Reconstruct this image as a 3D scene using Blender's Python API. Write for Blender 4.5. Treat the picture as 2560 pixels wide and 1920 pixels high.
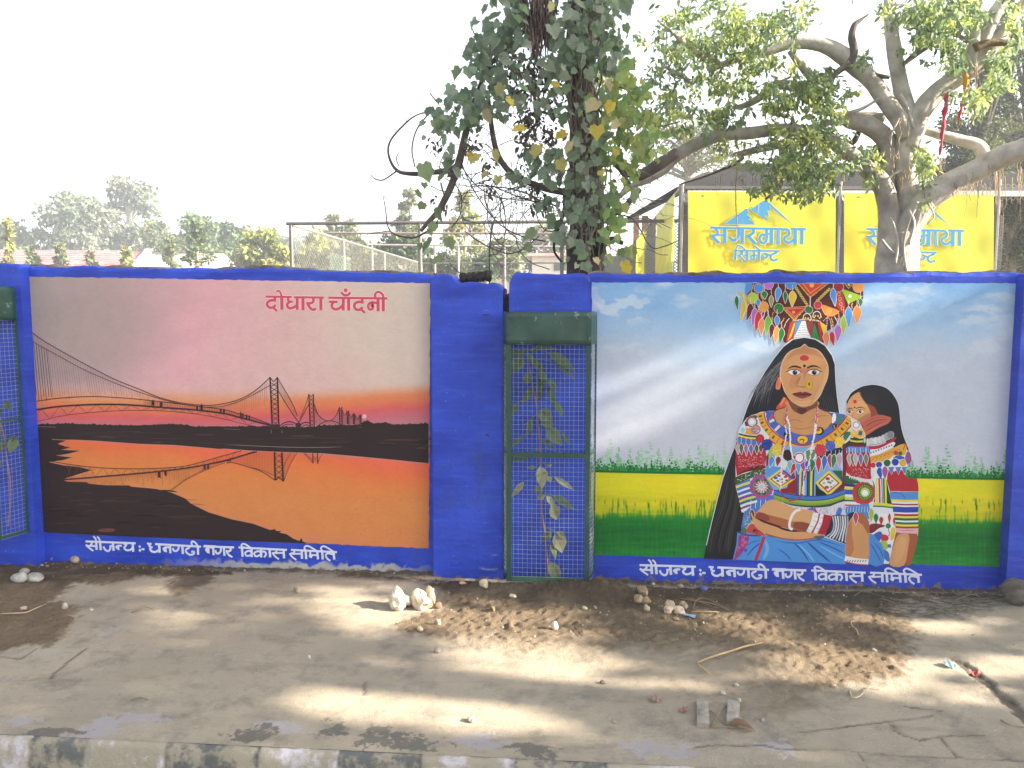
import bpy, math, random
import numpy as np
from mathutils import Vector, Matrix
for o in list(bpy.data.objects): bpy.data.objects.remove(o)
SC = bpy.context.scene; COL = SC.collection
R = math.radians
rnd = random.Random(7); rng = np.random.default_rng(7)
# ------------------------------------------------------------------ camera
FPX, PW, PH = 1923.0, 2560.0, 1920.0
PITCH = math.atan(FPX/21000.0); YAW = -math.atan(FPX/23500.0)
CAM = np.array([0.0, -4.494, 1.55])
FW = np.array([math.sin(YAW)*math.cos(PITCH), math.cos(YAW)*math.cos(PITCH), -math.sin(PITCH)])
RT = np.array([math.cos(YAW), -math.sin(YAW), 0.0]); UP = np.cross(RT, FW)
cd = bpy.data.cameras.new('camera'); cam = bpy.data.objects.new('camera', cd); COL.objects.link(cam)
cd.sensor_width = 36.0; cd.lens = 36.0*FPX/PW; cd.clip_end = 3000.0; cd.clip_start = 0.05
cam.location = CAM
cam.rotation_euler = Matrix((RT, UP, -FW)).transposed().to_euler()
SC.camera = cam
# ------------------------------------------------------------------ sky and sun
SUN = np.array([1.0, -0.11, 0.46]); SUN /= np.linalg.norm(SUN)
w = bpy.data.worlds.new('World'); SC.world = w; w.use_nodes = True
nt = w.node_tree; nt.nodes.clear()
sky = nt.nodes.new('ShaderNodeTexSky'); sky.sky_type = 'NISHITA'; sky.sun_disc = False
sky.sun_elevation = math.asin(SUN[2]); sky.sun_rotation = math.atan2(SUN[0], SUN[1])
sky.air_density = 1.0; sky.dust_density = 3.0; sky.ozone_density = 1.0
bg = nt.nodes.new('ShaderNodeBackground'); bg.inputs['Strength'].default_value = 0.085
ow = nt.nodes.new('ShaderNodeOutputWorld')
hz = nt.nodes.new('ShaderNodeHueSaturation'); hz.inputs['Saturation'].default_value = 0.4   # hazy white winter sky
nt.links.new(sky.outputs[0], hz.inputs['Color']); nt.links.new(hz.outputs[0], bg.inputs[0]); nt.links.new(bg.outputs[0], ow.inputs[0])
ld = bpy.data.lights.new('sun', 'SUN'); ld.energy = 5.0; ld.angle = R(0.53); ld.color = (1.0, 0.89, 0.74)
lo = bpy.data.objects.new('sun', ld); COL.objects.link(lo)
lo.rotation_euler = Vector(SUN).to_track_quat('Z', 'Y').to_euler(); lo.location = (10, -3, 8)
SC.view_settings.view_transform = 'Standard'; SC.view_settings.look = 'None'
SC.view_settings.exposure = 2.55; SC.view_settings.gamma = 1.0
SC.cycles.max_bounces = 6; SC.cycles.transparent_max_bounces = 24
SC.cycles.use_denoising = True
# ------------------------------------------------------------------ pixel <-> world helpers
def ray(x, y): return FW + RT*(x-PW/2)/FPX - UP*(y-PH/2)/FPX
def onY(x, y, Y=0.0):
    d = ray(x, y); t = (Y-CAM[1])/d[1]; return CAM+t*d
def onZ(x, y, z=0.0):
    d = ray(x, y); t = (z-CAM[2])/d[2]; return CAM+t*d
def onX(x, y, X):
    d = ray(x, y); t = (X-CAM[0])/d[0]; return CAM+t*d
def pxsize(n, Y): return n/FPX*(Y-CAM[1])
def crop(x0, y0, s): return lambda x, y: (x0+x/s, y0+y/s)
def lin(c):
    c = np.asarray(c, float)/255.0
    return np.where(c <= 0.04045, c/12.92, ((c+0.055)/1.055)**2.4)
# ------------------------------------------------------------------ noise
_P = np.random.default_rng(3).random((256, 256))
def vnoise(x, y):
    x = np.asarray(x, float); y = np.asarray(y, float)
    xi = np.floor(x).astype(int); yi = np.floor(y).astype(int); fx = x-xi; fy = y-yi
    fx = fx*fx*(3-2*fx); fy = fy*fy*(3-2*fy)
    g = lambda a, b: _P[a & 255, b & 255]
    return (g(xi, yi)*(1-fx)+g(xi+1, yi)*fx)*(1-fy)+(g(xi, yi+1)*(1-fx)+g(xi+1, yi+1)*fx)*fy
def fbm(x, y, o=4):
    s = 0; a = 0.5
    for k in range(o): s = s+a*vnoise(x*2**k+17*k, y*2**k+31*k); a *= 0.5
    return s/(1-0.5**o)
def smooth(e0, e1, x):
    t = np.clip((x-e0)/(e1-e0), 0, 1); return t*t*(3-2*t)
def inpoly(px, py, poly):
    px = np.asarray(px, float); py = np.asarray(py, float); r = np.zeros(px.shape, bool); n = len(poly)
    for i in range(n):
        x0, y0 = poly[i]; x1, y1 = poly[(i+1) % n]
        if y0 == y1: continue
        c = ((y0 > py) != (y1 > py)) & (px < (x1-x0)*(py-y0)/(y1-y0)+x0); r ^= c
    return r
def polydist(px, py, poly):
    px = np.asarray(px, float); py = np.asarray(py, float); d = np.full(px.shape, 1e9); n = len(poly)
    for i in range(n):
        x0, y0 = poly[i]; x1, y1 = poly[(i+1) % n]; dx, dy = x1-x0, y1-y0; L = dx*dx+dy*dy+1e-12
        t = np.clip(((px-x0)*dx+(py-y0)*dy)/L, 0, 1); d = np.minimum(d, np.hypot(px-x0-t*dx, py-y0-t*dy))
    return d
def linedist(px, py, pts):
    d = np.full(np.shape(px), 1e9)
    for (x0, y0), (x1, y1) in zip(pts[:-1], pts[1:]):
        dx, dy = x1-x0, y1-y0; L = dx*dx+dy*dy+1e-12
        t = np.clip(((px-x0)*dx+(py-y0)*dy)/L, 0, 1); d = np.minimum(d, np.hypot(px-x0-t*dx, py-y0-t*dy))
    return d
# ------------------------------------------------------------------ object helpers
def tag(o, label=None, cat=None, group=None, kind=None):
    if label: o['label'] = label
    if cat: o['category'] = cat
    if group: o['group'] = group
    if kind: o['kind'] = kind
    return o
def empty(name, loc=(0, 0, 0), label=None, cat=None, group=None):
    o = bpy.data.objects.new(name, None); COL.objects.link(o); o.location = loc; o.empty_display_size = 0.1
    return tag(o, label, cat, group)
def setcol(me, cols, name='Col'):
    a = me.color_attributes.new(name, 'FLOAT_COLOR', 'POINT')
    c = np.ones((len(me.vertices), 4), np.float32); c[:, :3] = np.asarray(cols, np.float32)[:, :3]
    if np.asarray(cols).shape[1] == 4: c[:, 3] = np.asarray(cols)[:, 3]
    a.data.foreach_set('color', c.ravel())
def mesh(name, verts, faces, mat, parent=None, cols=None, smooth_=False):
    """world-space geometry; when parented the vertices are made relative to the parent's base"""
    me = bpy.data.meshes.new(name)
    v = np.asarray(verts, float)
    if parent is not None:
        b = np.array(parent.matrix_world.translation) if False else base_of(parent)
        v = v-b
    me.from_pydata(v.tolist(), [], faces if isinstance(faces, list) else faces.tolist())
    if cols is not None: setcol(me, cols)
    if mat is not None:
        for m in (mat if isinstance(mat, (list, tuple)) else [mat]): me.materials.append(m)
    if smooth_: me.polygons.foreach_set('use_smooth', [True]*len(me.polygons))
    me.update()
    o = bpy.data.objects.new(name, me); COL.objects.link(o)
    if parent is not None: o.parent = parent
    return o
def base_of(o):
    b = np.zeros(3)
    while o is not None: b = b+np.array(o.location); o = o.parent
    return b
class MB:
    """collects boxes, tubes and polygons, becomes ONE mesh object"""
    def __init__(s): s.v = []; s.f = []; s.c = []; s.m = []
    def add(s, v, f, c=(1, 1, 1), mi=0):
        n = len(s.v); v = [tuple(map(float, p)) for p in v]; s.v += v
        f = [[n+i for i in q] for q in f]; s.f += f; s.m += [mi]*len(f)
        c = np.asarray(c, float)
        s.c += [tuple(c)]*len(v) if c.ndim == 1 else [tuple(q) for q in c]
    def box(s, a, b, c=(1, 1, 1), mi=0):
        (x0, y0, z0), (x1, y1, z1) = a, b
        s.add([(x0,y0,z0),(x1,y0,z0),(x1,y1,z0),(x0,y1,z0),(x0,y0,z1),(x1,y0,z1),(x1,y1,z1),(x0,y1,z1)],
              [(0,3,2,1),(4,5,6,7),(0,1,5,4),(1,2,6,5),(2,3,7,6),(3,0,4,7)], c, mi)
    def bar(s, p, q, w, h=None, c=(1, 1, 1)):
        p = np.array(p, float); q = np.array(q, float); h = h or w; d = q-p; d = d/np.linalg.norm(d)
        u = np.cross(d, (0, 0, 1.0)) if abs(d[2]) < 0.95 else np.cross(d, (0, 1.0, 0)); u /= np.linalg.norm(u); t = np.cross(u, d)
        k = [u*w/2+t*h/2, -u*w/2+t*h/2, -u*w/2-t*h/2, u*w/2-t*h/2]
        s.add([p+e for e in k]+[q+e for e in k], [(0,1,2,3),(7,6,5,4)]+[(i,i+4,(i+1)%4+4,(i+1)%4) for i in range(4)], c)
    def tube(s, pts, rad, n=6, c=(1, 1, 1), res=0, rough=0.0):
        P = np.array(pts, float); r = np.array([rad]*len(P) if np.isscalar(rad) else rad, float)
        if res: P, r = cr3(P, r, res)
        T = np.gradient(P, axis=0); T /= np.linalg.norm(T, axis=1)[:, None]+1e-9
        u = np.cross(T[0], (0.3, 0.9, 0.2)); u /= np.linalg.norm(u)
        V = []; ang = np.arange(n)*2*math.pi/n; ph = rnd.random()*9
        for i in range(len(P)):
            u = u-T[i]*np.dot(u, T[i]); u /= np.linalg.norm(u); b = np.cross(T[i], u)
            rr = np.full(n, r[i])
            if rough: rr = rr*(1+rough*(fbm(np.cos(ang)*1.3+ph+i*0.37, np.sin(ang)*1.3+i*0.21)-0.5)*2)
            for a, q in zip(ang, rr): V.append(P[i]+(u*math.cos(a)+b*math.sin(a))*q)
        F = [(i*n+k, i*n+(k+1) % n, (i+1)*n+(k+1) % n, (i+1)*n+k) for i in range(len(P)-1) for k in range(n)]
        F += [list(range(n))[::-1], [(len(P)-1)*n+k for k in range(n)]]
        s.add(V, F, c)
    def build(s, name, mat, parent=None, smooth_=False, col=True):
        o = mesh(name, s.v, s.f, mat, parent, s.c if col else None, smooth_)
        if any(s.m): o.data.polygons.foreach_set('material_index', s.m)
        return o
def cr3(P, r, res):
    P = np.asarray(P, float); n = len(P)
    A = np.vstack([2*P[0]-P[1], P, 2*P[-1]-P[-2]]); ra = np.concatenate([[r[0]], r, [r[-1]]]); out = []; rr = []
    for i in range(1, n):
        p0, p1, p2, p3 = A[i-1], A[i], A[i+1], A[i+2]
        for k in range(res):
            t = k/res
            out.append(0.5*((2*p1)+(-p0+p2)*t+(2*p0-5*p1+4*p2-p3)*t*t+(-p0+3*p1-3*p2+p3)*t**3)); rr.append(ra[i]*(1-t)+ra[i+1]*t)
    out.append(P[-1]); rr.append(r[-1])
    return np.array(out), np.array(rr)
def cr2(pts, res, closed):
    P = np.asarray(pts, float); n = len(P); out = []
    if n < 3: return P
    if not closed: A = np.vstack([2*P[0]-P[1], P, 2*P[-1]-P[-2]]); rg = range(n-1)
    else: A = np.vstack([P[-1], P, P[0], P[1]]); rg = range(n)
    for i in rg:
        p0, p1, p2, p3 = A[i], A[i+1], A[i+2], A[i+3]
        for k in range(res):
            t = k/res; out.append(0.5*((2*p1)+(-p0+p2)*t+(2*p0-5*p1+4*p2-p3)*t*t+(-p0+3*p1-3*p2+p3)*t**3))
    if not closed: out.append(P[-1])
    return np.array(out)
# ------------------------------------------------------------------ materials
def mat(name, color=(0.5, 0.5, 0.5), rough=0.7, attr=False, var=0.15, vscale=8.0, bump=0.0, bscale=60.0, metal=0.0, spec=0.3, trans=0.0, alpha=False, dark=None, dscale=3.0):
    m = bpy.data.materials.new(name); m.use_nodes = True; nt = m.node_tree; N = nt.nodes; L = nt.links; N.clear()
    out = N.new('ShaderNodeOutputMaterial'); p = N.new('ShaderNodeBsdfPrincipled')
    p.inputs['Roughness'].default_value = rough; p.inputs['Metallic'].default_value = metal; p.inputs['Specular IOR Level'].default_value = spec
    tc = N.new('ShaderNodeTexCoord')
    if attr:
        a = N.new('ShaderNodeVertexColor'); a.layer_name = 'Col'; csock = a.outputs['Color']
    else:
        a = N.new('ShaderNodeRGB'); a.outputs[0].default_value = (*color, 1); csock = a.outputs[0]
    if attr and color != (0.5, 0.5, 0.5):
        mm = N.new('ShaderNodeMix'); mm.data_type = 'RGBA'; mm.blend_type = 'MULTIPLY'; mm.inputs[0].default_value = 1
        L.new(csock, mm.inputs[6]); mm.inputs[7].default_value = (*color, 1); csock = mm.outputs[2]
    if dark is not None:
        nz2 = N.new('ShaderNodeTexNoise'); nz2.inputs['Scale'].default_value = dscale; nz2.inputs['Detail'].default_value = 6; nz2.inputs['Roughness'].default_value = 0.65
        L.new(tc.outputs['Object'], nz2.inputs['Vector'])
        rp = N.new('ShaderNodeMapRange'); rp.inputs[1].default_value = 0.48; rp.inputs[2].default_value = 0.66; L.new(nz2.outputs[0], rp.inputs[0])
        mx = N.new('ShaderNodeMix'); mx.data_type = 'RGBA'; L.new(rp.outputs[0], mx.inputs[0]); L.new(csock, mx.inputs[6]); mx.inputs[7].default_value = (*dark, 1); csock = mx.outputs[2]
    if var:
        nz = N.new('ShaderNodeTexNoise'); nz.inputs['Scale'].default_value = vscale; nz.inputs['Detail'].default_value = 5
        L.new(tc.outputs['Object'], nz.inputs['Vector'])
        mr = N.new('ShaderNodeMapRange'); mr.inputs[1].default_value = 0.3; mr.inputs[2].default_value = 0.7; mr.inputs[3].default_value = 1-var; mr.inputs[4].default_value = 1+var
        L.new(nz.outputs[0], mr.inputs[0])
        hs = N.new('ShaderNodeHueSaturation'); L.new(mr.outputs[0], hs.inputs['Value']); L.new(csock, hs.inputs['Color']); csock = hs.outputs[0]
    L.new(csock, p.inputs['Base Color'])
    if bump:
        nb = N.new('ShaderNodeTexNoise'); nb.inputs['Scale'].default_value = bscale; nb.inputs['Detail'].default_value = 6
        L.new(tc.outputs['Object'], nb.inputs['Vector'])
        bp = N.new('ShaderNodeBump'); bp.inputs['Strength'].default_value = bump; bp.inputs['Distance'].default_value = 0.01
        L.new(nb.outputs[0], bp.inputs['Height']); L.new(bp.outputs[0], p.inputs['Normal'])
    sh = p.outputs[0]
    if trans:
        t = N.new('ShaderNodeBsdfTranslucent'); L.new(csock, t.inputs[0]); mx = N.new('ShaderNodeMixShader'); mx.inputs[0].default_value = trans
        L.new(sh, mx.inputs[1]); L.new(t.outputs[0], mx.inputs[2]); sh = mx.outputs[0]
    if alpha:
        t = N.new('ShaderNodeBsdfTransparent'); mx = N.new('ShaderNodeMixShader'); L.new(a.outputs['Alpha'], mx.inputs[0])
        L.new(t.outputs[0], mx.inputs[1]); L.new(sh, mx.inputs[2]); sh = mx.outputs[0]
    L.new(sh, out.inputs[0])
    return m
PAINT = mat('wall_paint', attr=True, rough=0.5, var=0.035, vscale=9, bump=0.06, bscale=110, spec=0.14)
SOFTPAINT = mat('brushed_paint', attr=True, rough=0.5, var=0.08, vscale=20, alpha=True)
VINYL = mat('banner_vinyl', attr=True, rough=0.4, var=0.05, vscale=3, trans=0.25)
LEAF = mat('leaf', attr=True, rough=0.45, var=0.12, vscale=30, trans=0.5, spec=0.4)
FARLEAF = mat('far_leaf', attr=True, rough=0.7, var=0.1, vscale=2, trans=0.3)
BARK = mat('bark', attr=True, rough=0.9, var=0.3, vscale=9, bump=0.6, bscale=30, spec=0.15)
METAL = mat('painted_metal', attr=True, rough=0.45, var=0.15, vscale=18, bump=0.1, spec=0.4)
STONE = mat('stone', attr=True, rough=0.9, var=0.25, vscale=25, bump=0.5, bscale=80, spec=0.15)
CLOTH = mat('cloth', attr=True, rough=0.8, var=0.1, trans=0.3)
MORTAR = mat('mortar', attr=True, rough=0.95, var=0.35, vscale=20, bump=0.8, bscale=40, spec=0.1)
# ------------------------------------------------------------------ painting on a flat surface
MG = 0.9
def mute(c, k=0.95):
    """weathered wall paint is a little less saturated than the tube colour"""
    c = np.asarray(c, float); g = (c@np.array([.30, .59, .11]))[..., None]; return g+(c-g)*k
def pc(r, g, b): return np.minimum(lin(mute((r, g, b)))*MG, 0.88)
class Painter:
    """thin coats of paint laid one over the other on a surface; surf(px, py, depth) gives the point"""
    def __init__(s, surf, d0=0.0016, inc=0.000005): s.b = MB(); s.surf = surf; s.d = d0; s.inc = inc; s.map = lambda x, y: (x, y)
    def use(s, x0, y0, sc, dy=0, dx=0): s.map = lambda x, y: (x0+(x+dx)/sc, y0+(y+dy)/sc); return s
    def raw(s, pts, faces, cols):
        s.d += s.inc*(.35 if len(pts) < 10 else 1); V = [s.surf(*s.map(x, y), s.d) for x, y in pts]; s.b.add(V, faces, cols)
    def poly(s, pts, col, sm=0, jit=0):
        P = np.asarray(pts, float)
        if sm: P = cr2(P, sm, True)
        s.raw(P, [list(range(len(P)))], pc(*col))
    def line(s, pts, w, col, sm=5, tip=(1, 1), rawcol=False):
        P = np.asarray(pts, float); w = np.asarray(w if not np.isscalar(w) else [w]*len(P), float)
        if sm and len(P) > 2:
            q = cr2(P, sm, False); w = np.interp(np.linspace(0, len(P)-1, len(q)), np.arange(len(P)), w); P = q
        if tip != (1, 1):
            t = np.linspace(0, 1, len(P)); w = w*np.minimum(1, tip[0]+t*5)*np.minimum(1, tip[1]+(1-t)*5)
        T = np.gradient(P, axis=0); T /= np.linalg.norm(T, axis=1)[:, None]+1e-9; n = np.stack([-T[:, 1], T[:, 0]], 1)
        A = P+n*w[:, None]/2; B = P-n*w[:, None]/2; k = len(P)
        s.raw(np.vstack([A, B]), [(i, i+1, k+i+1, k+i) for i in range(k-1)], pc(*col))
    def disc(s, x, y, r, col, ry=None, n=18, wob=0.0, rot=0):
        ry = ry or r; a = np.arange(n)*2*math.pi/n; q = 1+wob*np.sin(a*n/2.0+rot) if wob else 1
        q = q*(1+0.03*np.sin(3*a+x)) if not wob else 1+wob*(np.arange(n) % 2*2-1)
        s.raw(np.stack([x+r*np.cos(a)*q, y+ry*np.sin(a)*q], 1), [list(range(n))], pc(*col))
    def ring(s, x, y, r, w, col, ry=None, n=20):
        ry = ry or r; a = np.arange(n)*2*math.pi/n; o = np.stack([x+(r+w/2)*np.cos(a), y+(ry+w/2)*np.sin(a)], 1); i = np.stack([x+(r-w/2)*np.cos(a), y+(ry-w/2)*np.sin(a)], 1)
        s.raw(np.vstack([o, i]), [(k, (k+1) % n, n+(k+1) % n, n+k) for k in range(n)], pc(*col))
    def drop(s, x, y0, y1, hw, col, lean=0, edge=(215, 205, 200)):
        for g, c in ((5, edge), (0, col)):
            if c is None: continue
            h = y1-y0; q = [(x, y0-g), (x+hw*.7+g, y0+h*.15), (x+hw+g, y0+h*.4), (x+hw*.55+g+lean*.6, y0+h*.72), (x+lean, y1+g*1.5), (x-hw*.5-g+lean*.6, y0+h*.75), (x-hw-g, y0+h*.42), (x-hw*.7-g, y0+h*.15)]
            s.poly(q, c, 3)
    def dots(s, pts, r, n, col, jit=0):
        P = np.asarray(pts, float); L = np.concatenate([[0], np.cumsum(np.hypot(*np.diff(P, axis=0).T))])
        for t in np.linspace(0, L[-1], n):
            x, y = np.interp(t, L, P[:, 0]), np.interp(t, L, P[:, 1])
            s.disc(x+rnd.uniform(-jit, jit), y+rnd.uniform(-jit, jit), r*rnd.uniform(.8, 1.15), col, n=8)
    def soft(s, pts, w, col, a=0.6, sm=5):
        P = np.asarray(pts, float)
        if sm and len(P) > 2: P = cr2(P, sm, False)
        T = np.gradient(P, axis=0); T /= np.linalg.norm(T, axis=1)[:, None]+1e-9; n = np.stack([-T[:, 1], T[:, 0]], 1); k = len(P)
        t = np.linspace(0, 1, k); e = np.minimum(1, np.minimum(t, 1-t)*5)*a; c = pc(*col)
        C = np.zeros((3*k, 4)); C[:, :3] = c; C[k:2*k, 3] = e
        s.raw(np.vstack([P+n*w/2, P, P-n*w/2]), [(i, i+1, k+i+1, k+i) for i in range(k-1)]+[(k+i, k+i+1, 2*k+i+1, 2*k+i) for i in range(k-1)], C)
    def build(s, name, parent, m=None):
        print(name, 'paint depth', round(s.d, 4))
        n = [(tuple(c)+(1,))[:4] for c in s.b.c]; s.b.c = n
        return s.b.build(name, m or PAINT, parent)
# ------------------------------------------------------------------ blue boundary walls
def wallmat():
    m = bpy.data.materials.new('blue_wall_paint'); m.use_nodes = True; nt = m.node_tree; N = nt.nodes; L = nt.links
    p = N['Principled BSDF']; p.inputs['Roughness'].default_value = 0.5; p.inputs['Specular IOR Level'].default_value = 0.35
    g = N.new('ShaderNodeNewGeometry'); sx = N.new('ShaderNodeSeparateXYZ'); L.new(g.outputs['Position'], sx.inputs[0])
    def noise(sc, det=5, vec=None, stretch=None):
        n = N.new('ShaderNodeTexNoise'); n.inputs['Scale'].default_value = sc; n.inputs['Detail'].default_value = det
        if stretch:
            mp = N.new('ShaderNodeMapping'); mp.inputs['Scale'].default_value = stretch; L.new(g.outputs['Position'], mp.inputs[0]); L.new(mp.outputs[0], n.inputs[0])
        else: L.new(g.outputs['Position'], n.inputs[0])
        return n.outputs[0]
    def rng_(v, a, b, c=0.0, d=1.0):
        r = N.new('ShaderNodeMapRange'); r.inputs[1].default_value = a; r.inputs[2].default_value = b; r.inputs[3].default_value = c; r.inputs[4].default_value = d; L.new(v, r.inputs[0]); return r.outputs[0]
    def mix(f, a, b):
        x = N.new('ShaderNodeMix'); x.data_type = 'RGBA'
        L.new(f, x.inputs[0])
        for i, q in ((6, a), (7, b)):
            if hasattr(q, 'node'): L.new(q, x.inputs[i])
            else: x.inputs[i].default_value = (*q, 1)
        return x.outputs[2]
    def math_(op, a, b):
        x = N.new('ShaderNodeMath'); x.operation = op
        for i, q in ((0, a), (1, b)):
            if hasattr(q, 'node'): L.new(q, x.inputs[i])
            else: x.inputs[i].default_value = q
        return x.outputs[0]
    base = mix(rng_(noise(3, 6, stretch=(1, 1, 2.5)), .35, .65), BLUE_A, BLUE_B)
    brush = rng_(noise(5, 5, stretch=(1.2, 1, 9)), .52, .72, 0, .5); grime = rng_(noise(2.5, 8, stretch=(4, 1, .9)), .56, .72, 0, .35); base = mix(grime, base, (.03, .04, .13))
    base = mix(brush, base, (BLUE_B[0]*1.5, BLUE_B[1]*1.4, min(.7, BLUE_B[2]*1.15)))
    speck = rng_(noise(60, 2), .72, .76, 0, .5)
    base = mix(speck, base, (.3, .34, .55))
    # peeled limewash and earth splashes along the foot of the wall
    h = math_('ADD', sx.outputs[2], math_('MULTIPLY', math_('SUBTRACT', noise(14, 6), 0.5), 0.16))
    h2 = math_('ADD', sx.outputs[2], math_('MULTIPLY', math_('SUBTRACT', noise(5, 6), 0.5), 0.22))
    xl = math_('MULTIPLY', rng_(sx.outputs[0], -2.6, -2.0), rng_(sx.outputs[0], -.8, -1.1))
    base = mix(math_('MULTIPLY', math_('MULTIPLY', rng_(h, .026, .010), rng_(h2, .06, .02)), xl), base, (.36, .35, .34))
    base = mix(rng_(h, -.012, -.03), base, (.17, .13, .09))
    L.new(base, p.inputs['Base Color'])
    b = N.new('ShaderNodeBump'); b.inputs['Strength'].default_value = .35; b.inputs['Distance'].default_value = .012
    hh = math_('ADD', math_('MULTIPLY', noise(7, 4), 1.0), math_('MULTIPLY', noise(55, 5), .35))
    L.new(hh, b.inputs['Height']); L.new(b.outputs[0], p.inputs['Normal'])
    return m
BLUE_A = tuple(lin((30, 54, 164))*0.88); BLUE_B = tuple(lin((44, 74, 192))*0.9)
BLUE = wallmat()
def wall_block(name, top_px, Yf, thick, parent, zb=-0.12, x0=None, x1=None, jag=0.006, m=None, step=0.015, rnd_top=0.02):
    """a plastered slab whose top edge follows a traced, crumbled line"""
    T = np.array([onY(x, y, Yf) for x, y in top_px]); xs = np.arange(T[0, 0] if x0 is None else x0, T[-1, 0] if x1 is None else x1, step); xs = np.append(xs, T[-1, 0] if x1 is None else x1)
    zt = np.interp(xs, T[:, 0], T[:, 2])+(fbm(xs*9+3*Yf, xs*0+2.2)-.5)*jag*2+(vnoise(xs*45, xs*0+7.7)-.5)*jag
    prof = [(Yf, zb), (Yf, 'z', -rnd_top*1.2), (Yf+rnd_top*.4, 'z', -rnd_top*.3), (Yf+rnd_top*1.3, 'z', 0), (Yf+thick-rnd_top, 'z', 0.004), (Yf+thick, 'z', -rnd_top), (Yf+thick, zb)]
    V = []
    nz = 14
    for i, x in enumerate(xs):
        zs = zt[i]
        row = [(x, Yf, zb+(zs-rnd_top*1.2-zb)*k/nz) for k in range(nz)]
        for q in prof[1:]:
            row.append((x, q[0], zs+q[2]+(vnoise(x*30, q[0]*70)-.5)*.006 if q[1] == 'z' else q[1]))
        V += row
    k = nz+len(prof)-1
    F = [(i*k+j, (i+1)*k+j, (i+1)*k+j+1, i*k+j+1) for i in range(len(xs)-1) for j in range(k-1)]
    F += [tuple(range(k))[::-1], tuple((len(xs)-1)*k+j for j in range(k))]
    return mesh(name, V, F, m or BLUE, parent)
def rubble_cap(name, top_px, Yf, thick, parent, lift=0.012, seedv=0):
    """broken mortar showing along the top, behind the paint coat"""
    T = np.array([onY(x, y, Yf) for x, y in top_px]); xs = np.arange(T[0, 0], T[-1, 0], .02)
    zt = np.interp(xs, T[:, 0], T[:, 2])+lift*(fbm(xs*5+seedv, xs*0+5)*2.6-.75)+(vnoise(xs*40+seedv, xs*0)-.5)*.008
    V = []; C = []
    for x, z in zip(xs, zt):
        V += [(x, Yf+.035, z-.08), (x, Yf+.035, z-.004), (x, Yf+.05, z), (x, Yf+thick*.7, z+.004), (x, Yf+thick*.85, z-.05)]
        g = .6+.8*vnoise(x*12, 3.3); C += [(.17*g, .14*g, .11*g)]*5
    F = [(i*5+j, (i+1)*5+j, (i+1)*5+j+1, i*5+j+1) for i in range(len(xs)-1) for j in range(4)]
    return mesh(name, V, F, MORTAR, parent, C)
TOP1 = [(40,664),(60,665),(110,666),(160,667),(205,664),(260,668),(330,669),(420,671),(470,669),(520,672),(600,671),(650,668),(700,671),(760,673),(800,677),(860,678),(900,681),(960,680),(1020,682),(1060,684),(1085,687)]
TOP2 = [(1470,683),(1500,680),(1540,684),(1580,686),(1640,684),(1690,685),(1740,688),(1790,686),(1850,683),(1930,684),(1947,676),(1960,682),(1980,687),(2060,684),(2140,683),(2250,681),(2330,679),(2420,681),(2500,679),(2580,681),(2700,680)]
wl = empty('boundary_wall', onY(560, 1405, .1)*np.array((1, 1, 0)), 'blue boundary wall panel painted with a sunset bridge mural', 'wall', 'blue painted boundary wall')
wall_block('wall_panel', TOP1, 0.0, 0.2, wl)
rubble_cap('mortar_cap', TOP1, 0.0, 0.2, wl, .014, 1)
wr = empty('boundary_wall', onY(2020, 1450, .1)*np.array((1, 1, 0)), 'blue boundary wall panel painted with two women in embroidered dress', 'wall', 'blue painted boundary wall')
wall_block('wall_panel', TOP2, 0.0, 0.2, wr)
rubble_cap('mortar_cap', TOP2, 0.0, 0.2, wr, .014, 9)
# pillars stand 8 cm proud of the panels
PYF = -0.08
p1 = empty('wall_pillar', (-0.63, .05, 0), 'wide blue pillar with chipped top at the right end of the sunset mural', 'pillar', 'blue wall pillars')
wall_block('pillar_body', [(1077,690),(1080,686),(1100,684),(1118,684),(1130,688),(1143,703),(1150,708),(1165,704),(1180,703),(1200,706),(1215,709),(1235,706),(1248,710),(1257,722)], PYF, .27, p1, rnd_top=.012, jag=.004)
MBx = MB(); q0 = onY(1147, 697, .02); q1 = onY(1226, 690, .02)
for k in range(5):
    a = q0+(q1-q0)*k/5; b = q0+(q1-q0)*(k+1)/5
    MBx.tube([a+np.array((0, .05, .0)), (a+b)/2+np.array((0, .05, .006*rnd.random())), b+np.array((0, .05, 0))], [.03, .034+.006*rnd.random(), .03], 8, (.035, .03, .026), 2, .3)
MBx.build('broken_core', MORTAR, p1)
p2 = empty('wall_pillar', (-0.15, .05, 0), 'smooth blue pillar with rounded top standing behind the green mesh plant guard', 'pillar', 'blue wall pillars')
wall_block('pillar_body', [(1273,705),(1276,692),(1282,684),(1292,681),(1330,683),(1380,685),(1430,683),(1460,682),(1470,686),(1474,696)], PYF, .27, p2, rnd_top=.02, jag=.003)
wall_block('pillar_core', [(1246,760),(1258,740),(1266,735),(1274,738),(1285,750)], -.02, .18, p2, jag=.03, m=MORTAR)
setcol(bpy.data.objects['pillar_core'].data, np.tile((.06, .055, .06), (len(bpy.data.objects['pillar_core'].data.vertices), 1)))
p0 = empty('wall_pillar', (-3.7, .05, 0), 'blue pillar at the left end of the sunset mural behind its own plant guard', 'pillar', 'blue wall pillars')
wall_block('pillar_body', [(-140,654),(-60,656),(0,657),(20,659),(40,661),(49,668)], PYF, .27, p0, rnd_top=.015)
b = MB(); b.box(onY(36, 733, PYF)-np.array((0, .006, .004)), onY(52, 733, PYF)+np.array((0, .02, .004)), (.03, .05, .3)); 
p3 = empty('wall_pillar', (2.6, .05, 0), 'blue pillar cut by the right edge of the photo beside the women mural', 'pillar', 'blue wall pillars')
wall_block('pillar_body', [(2561,700),(2566,684),(2600,681),(2800,681)], PYF, .27, p3, rnd_top=.015)
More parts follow.
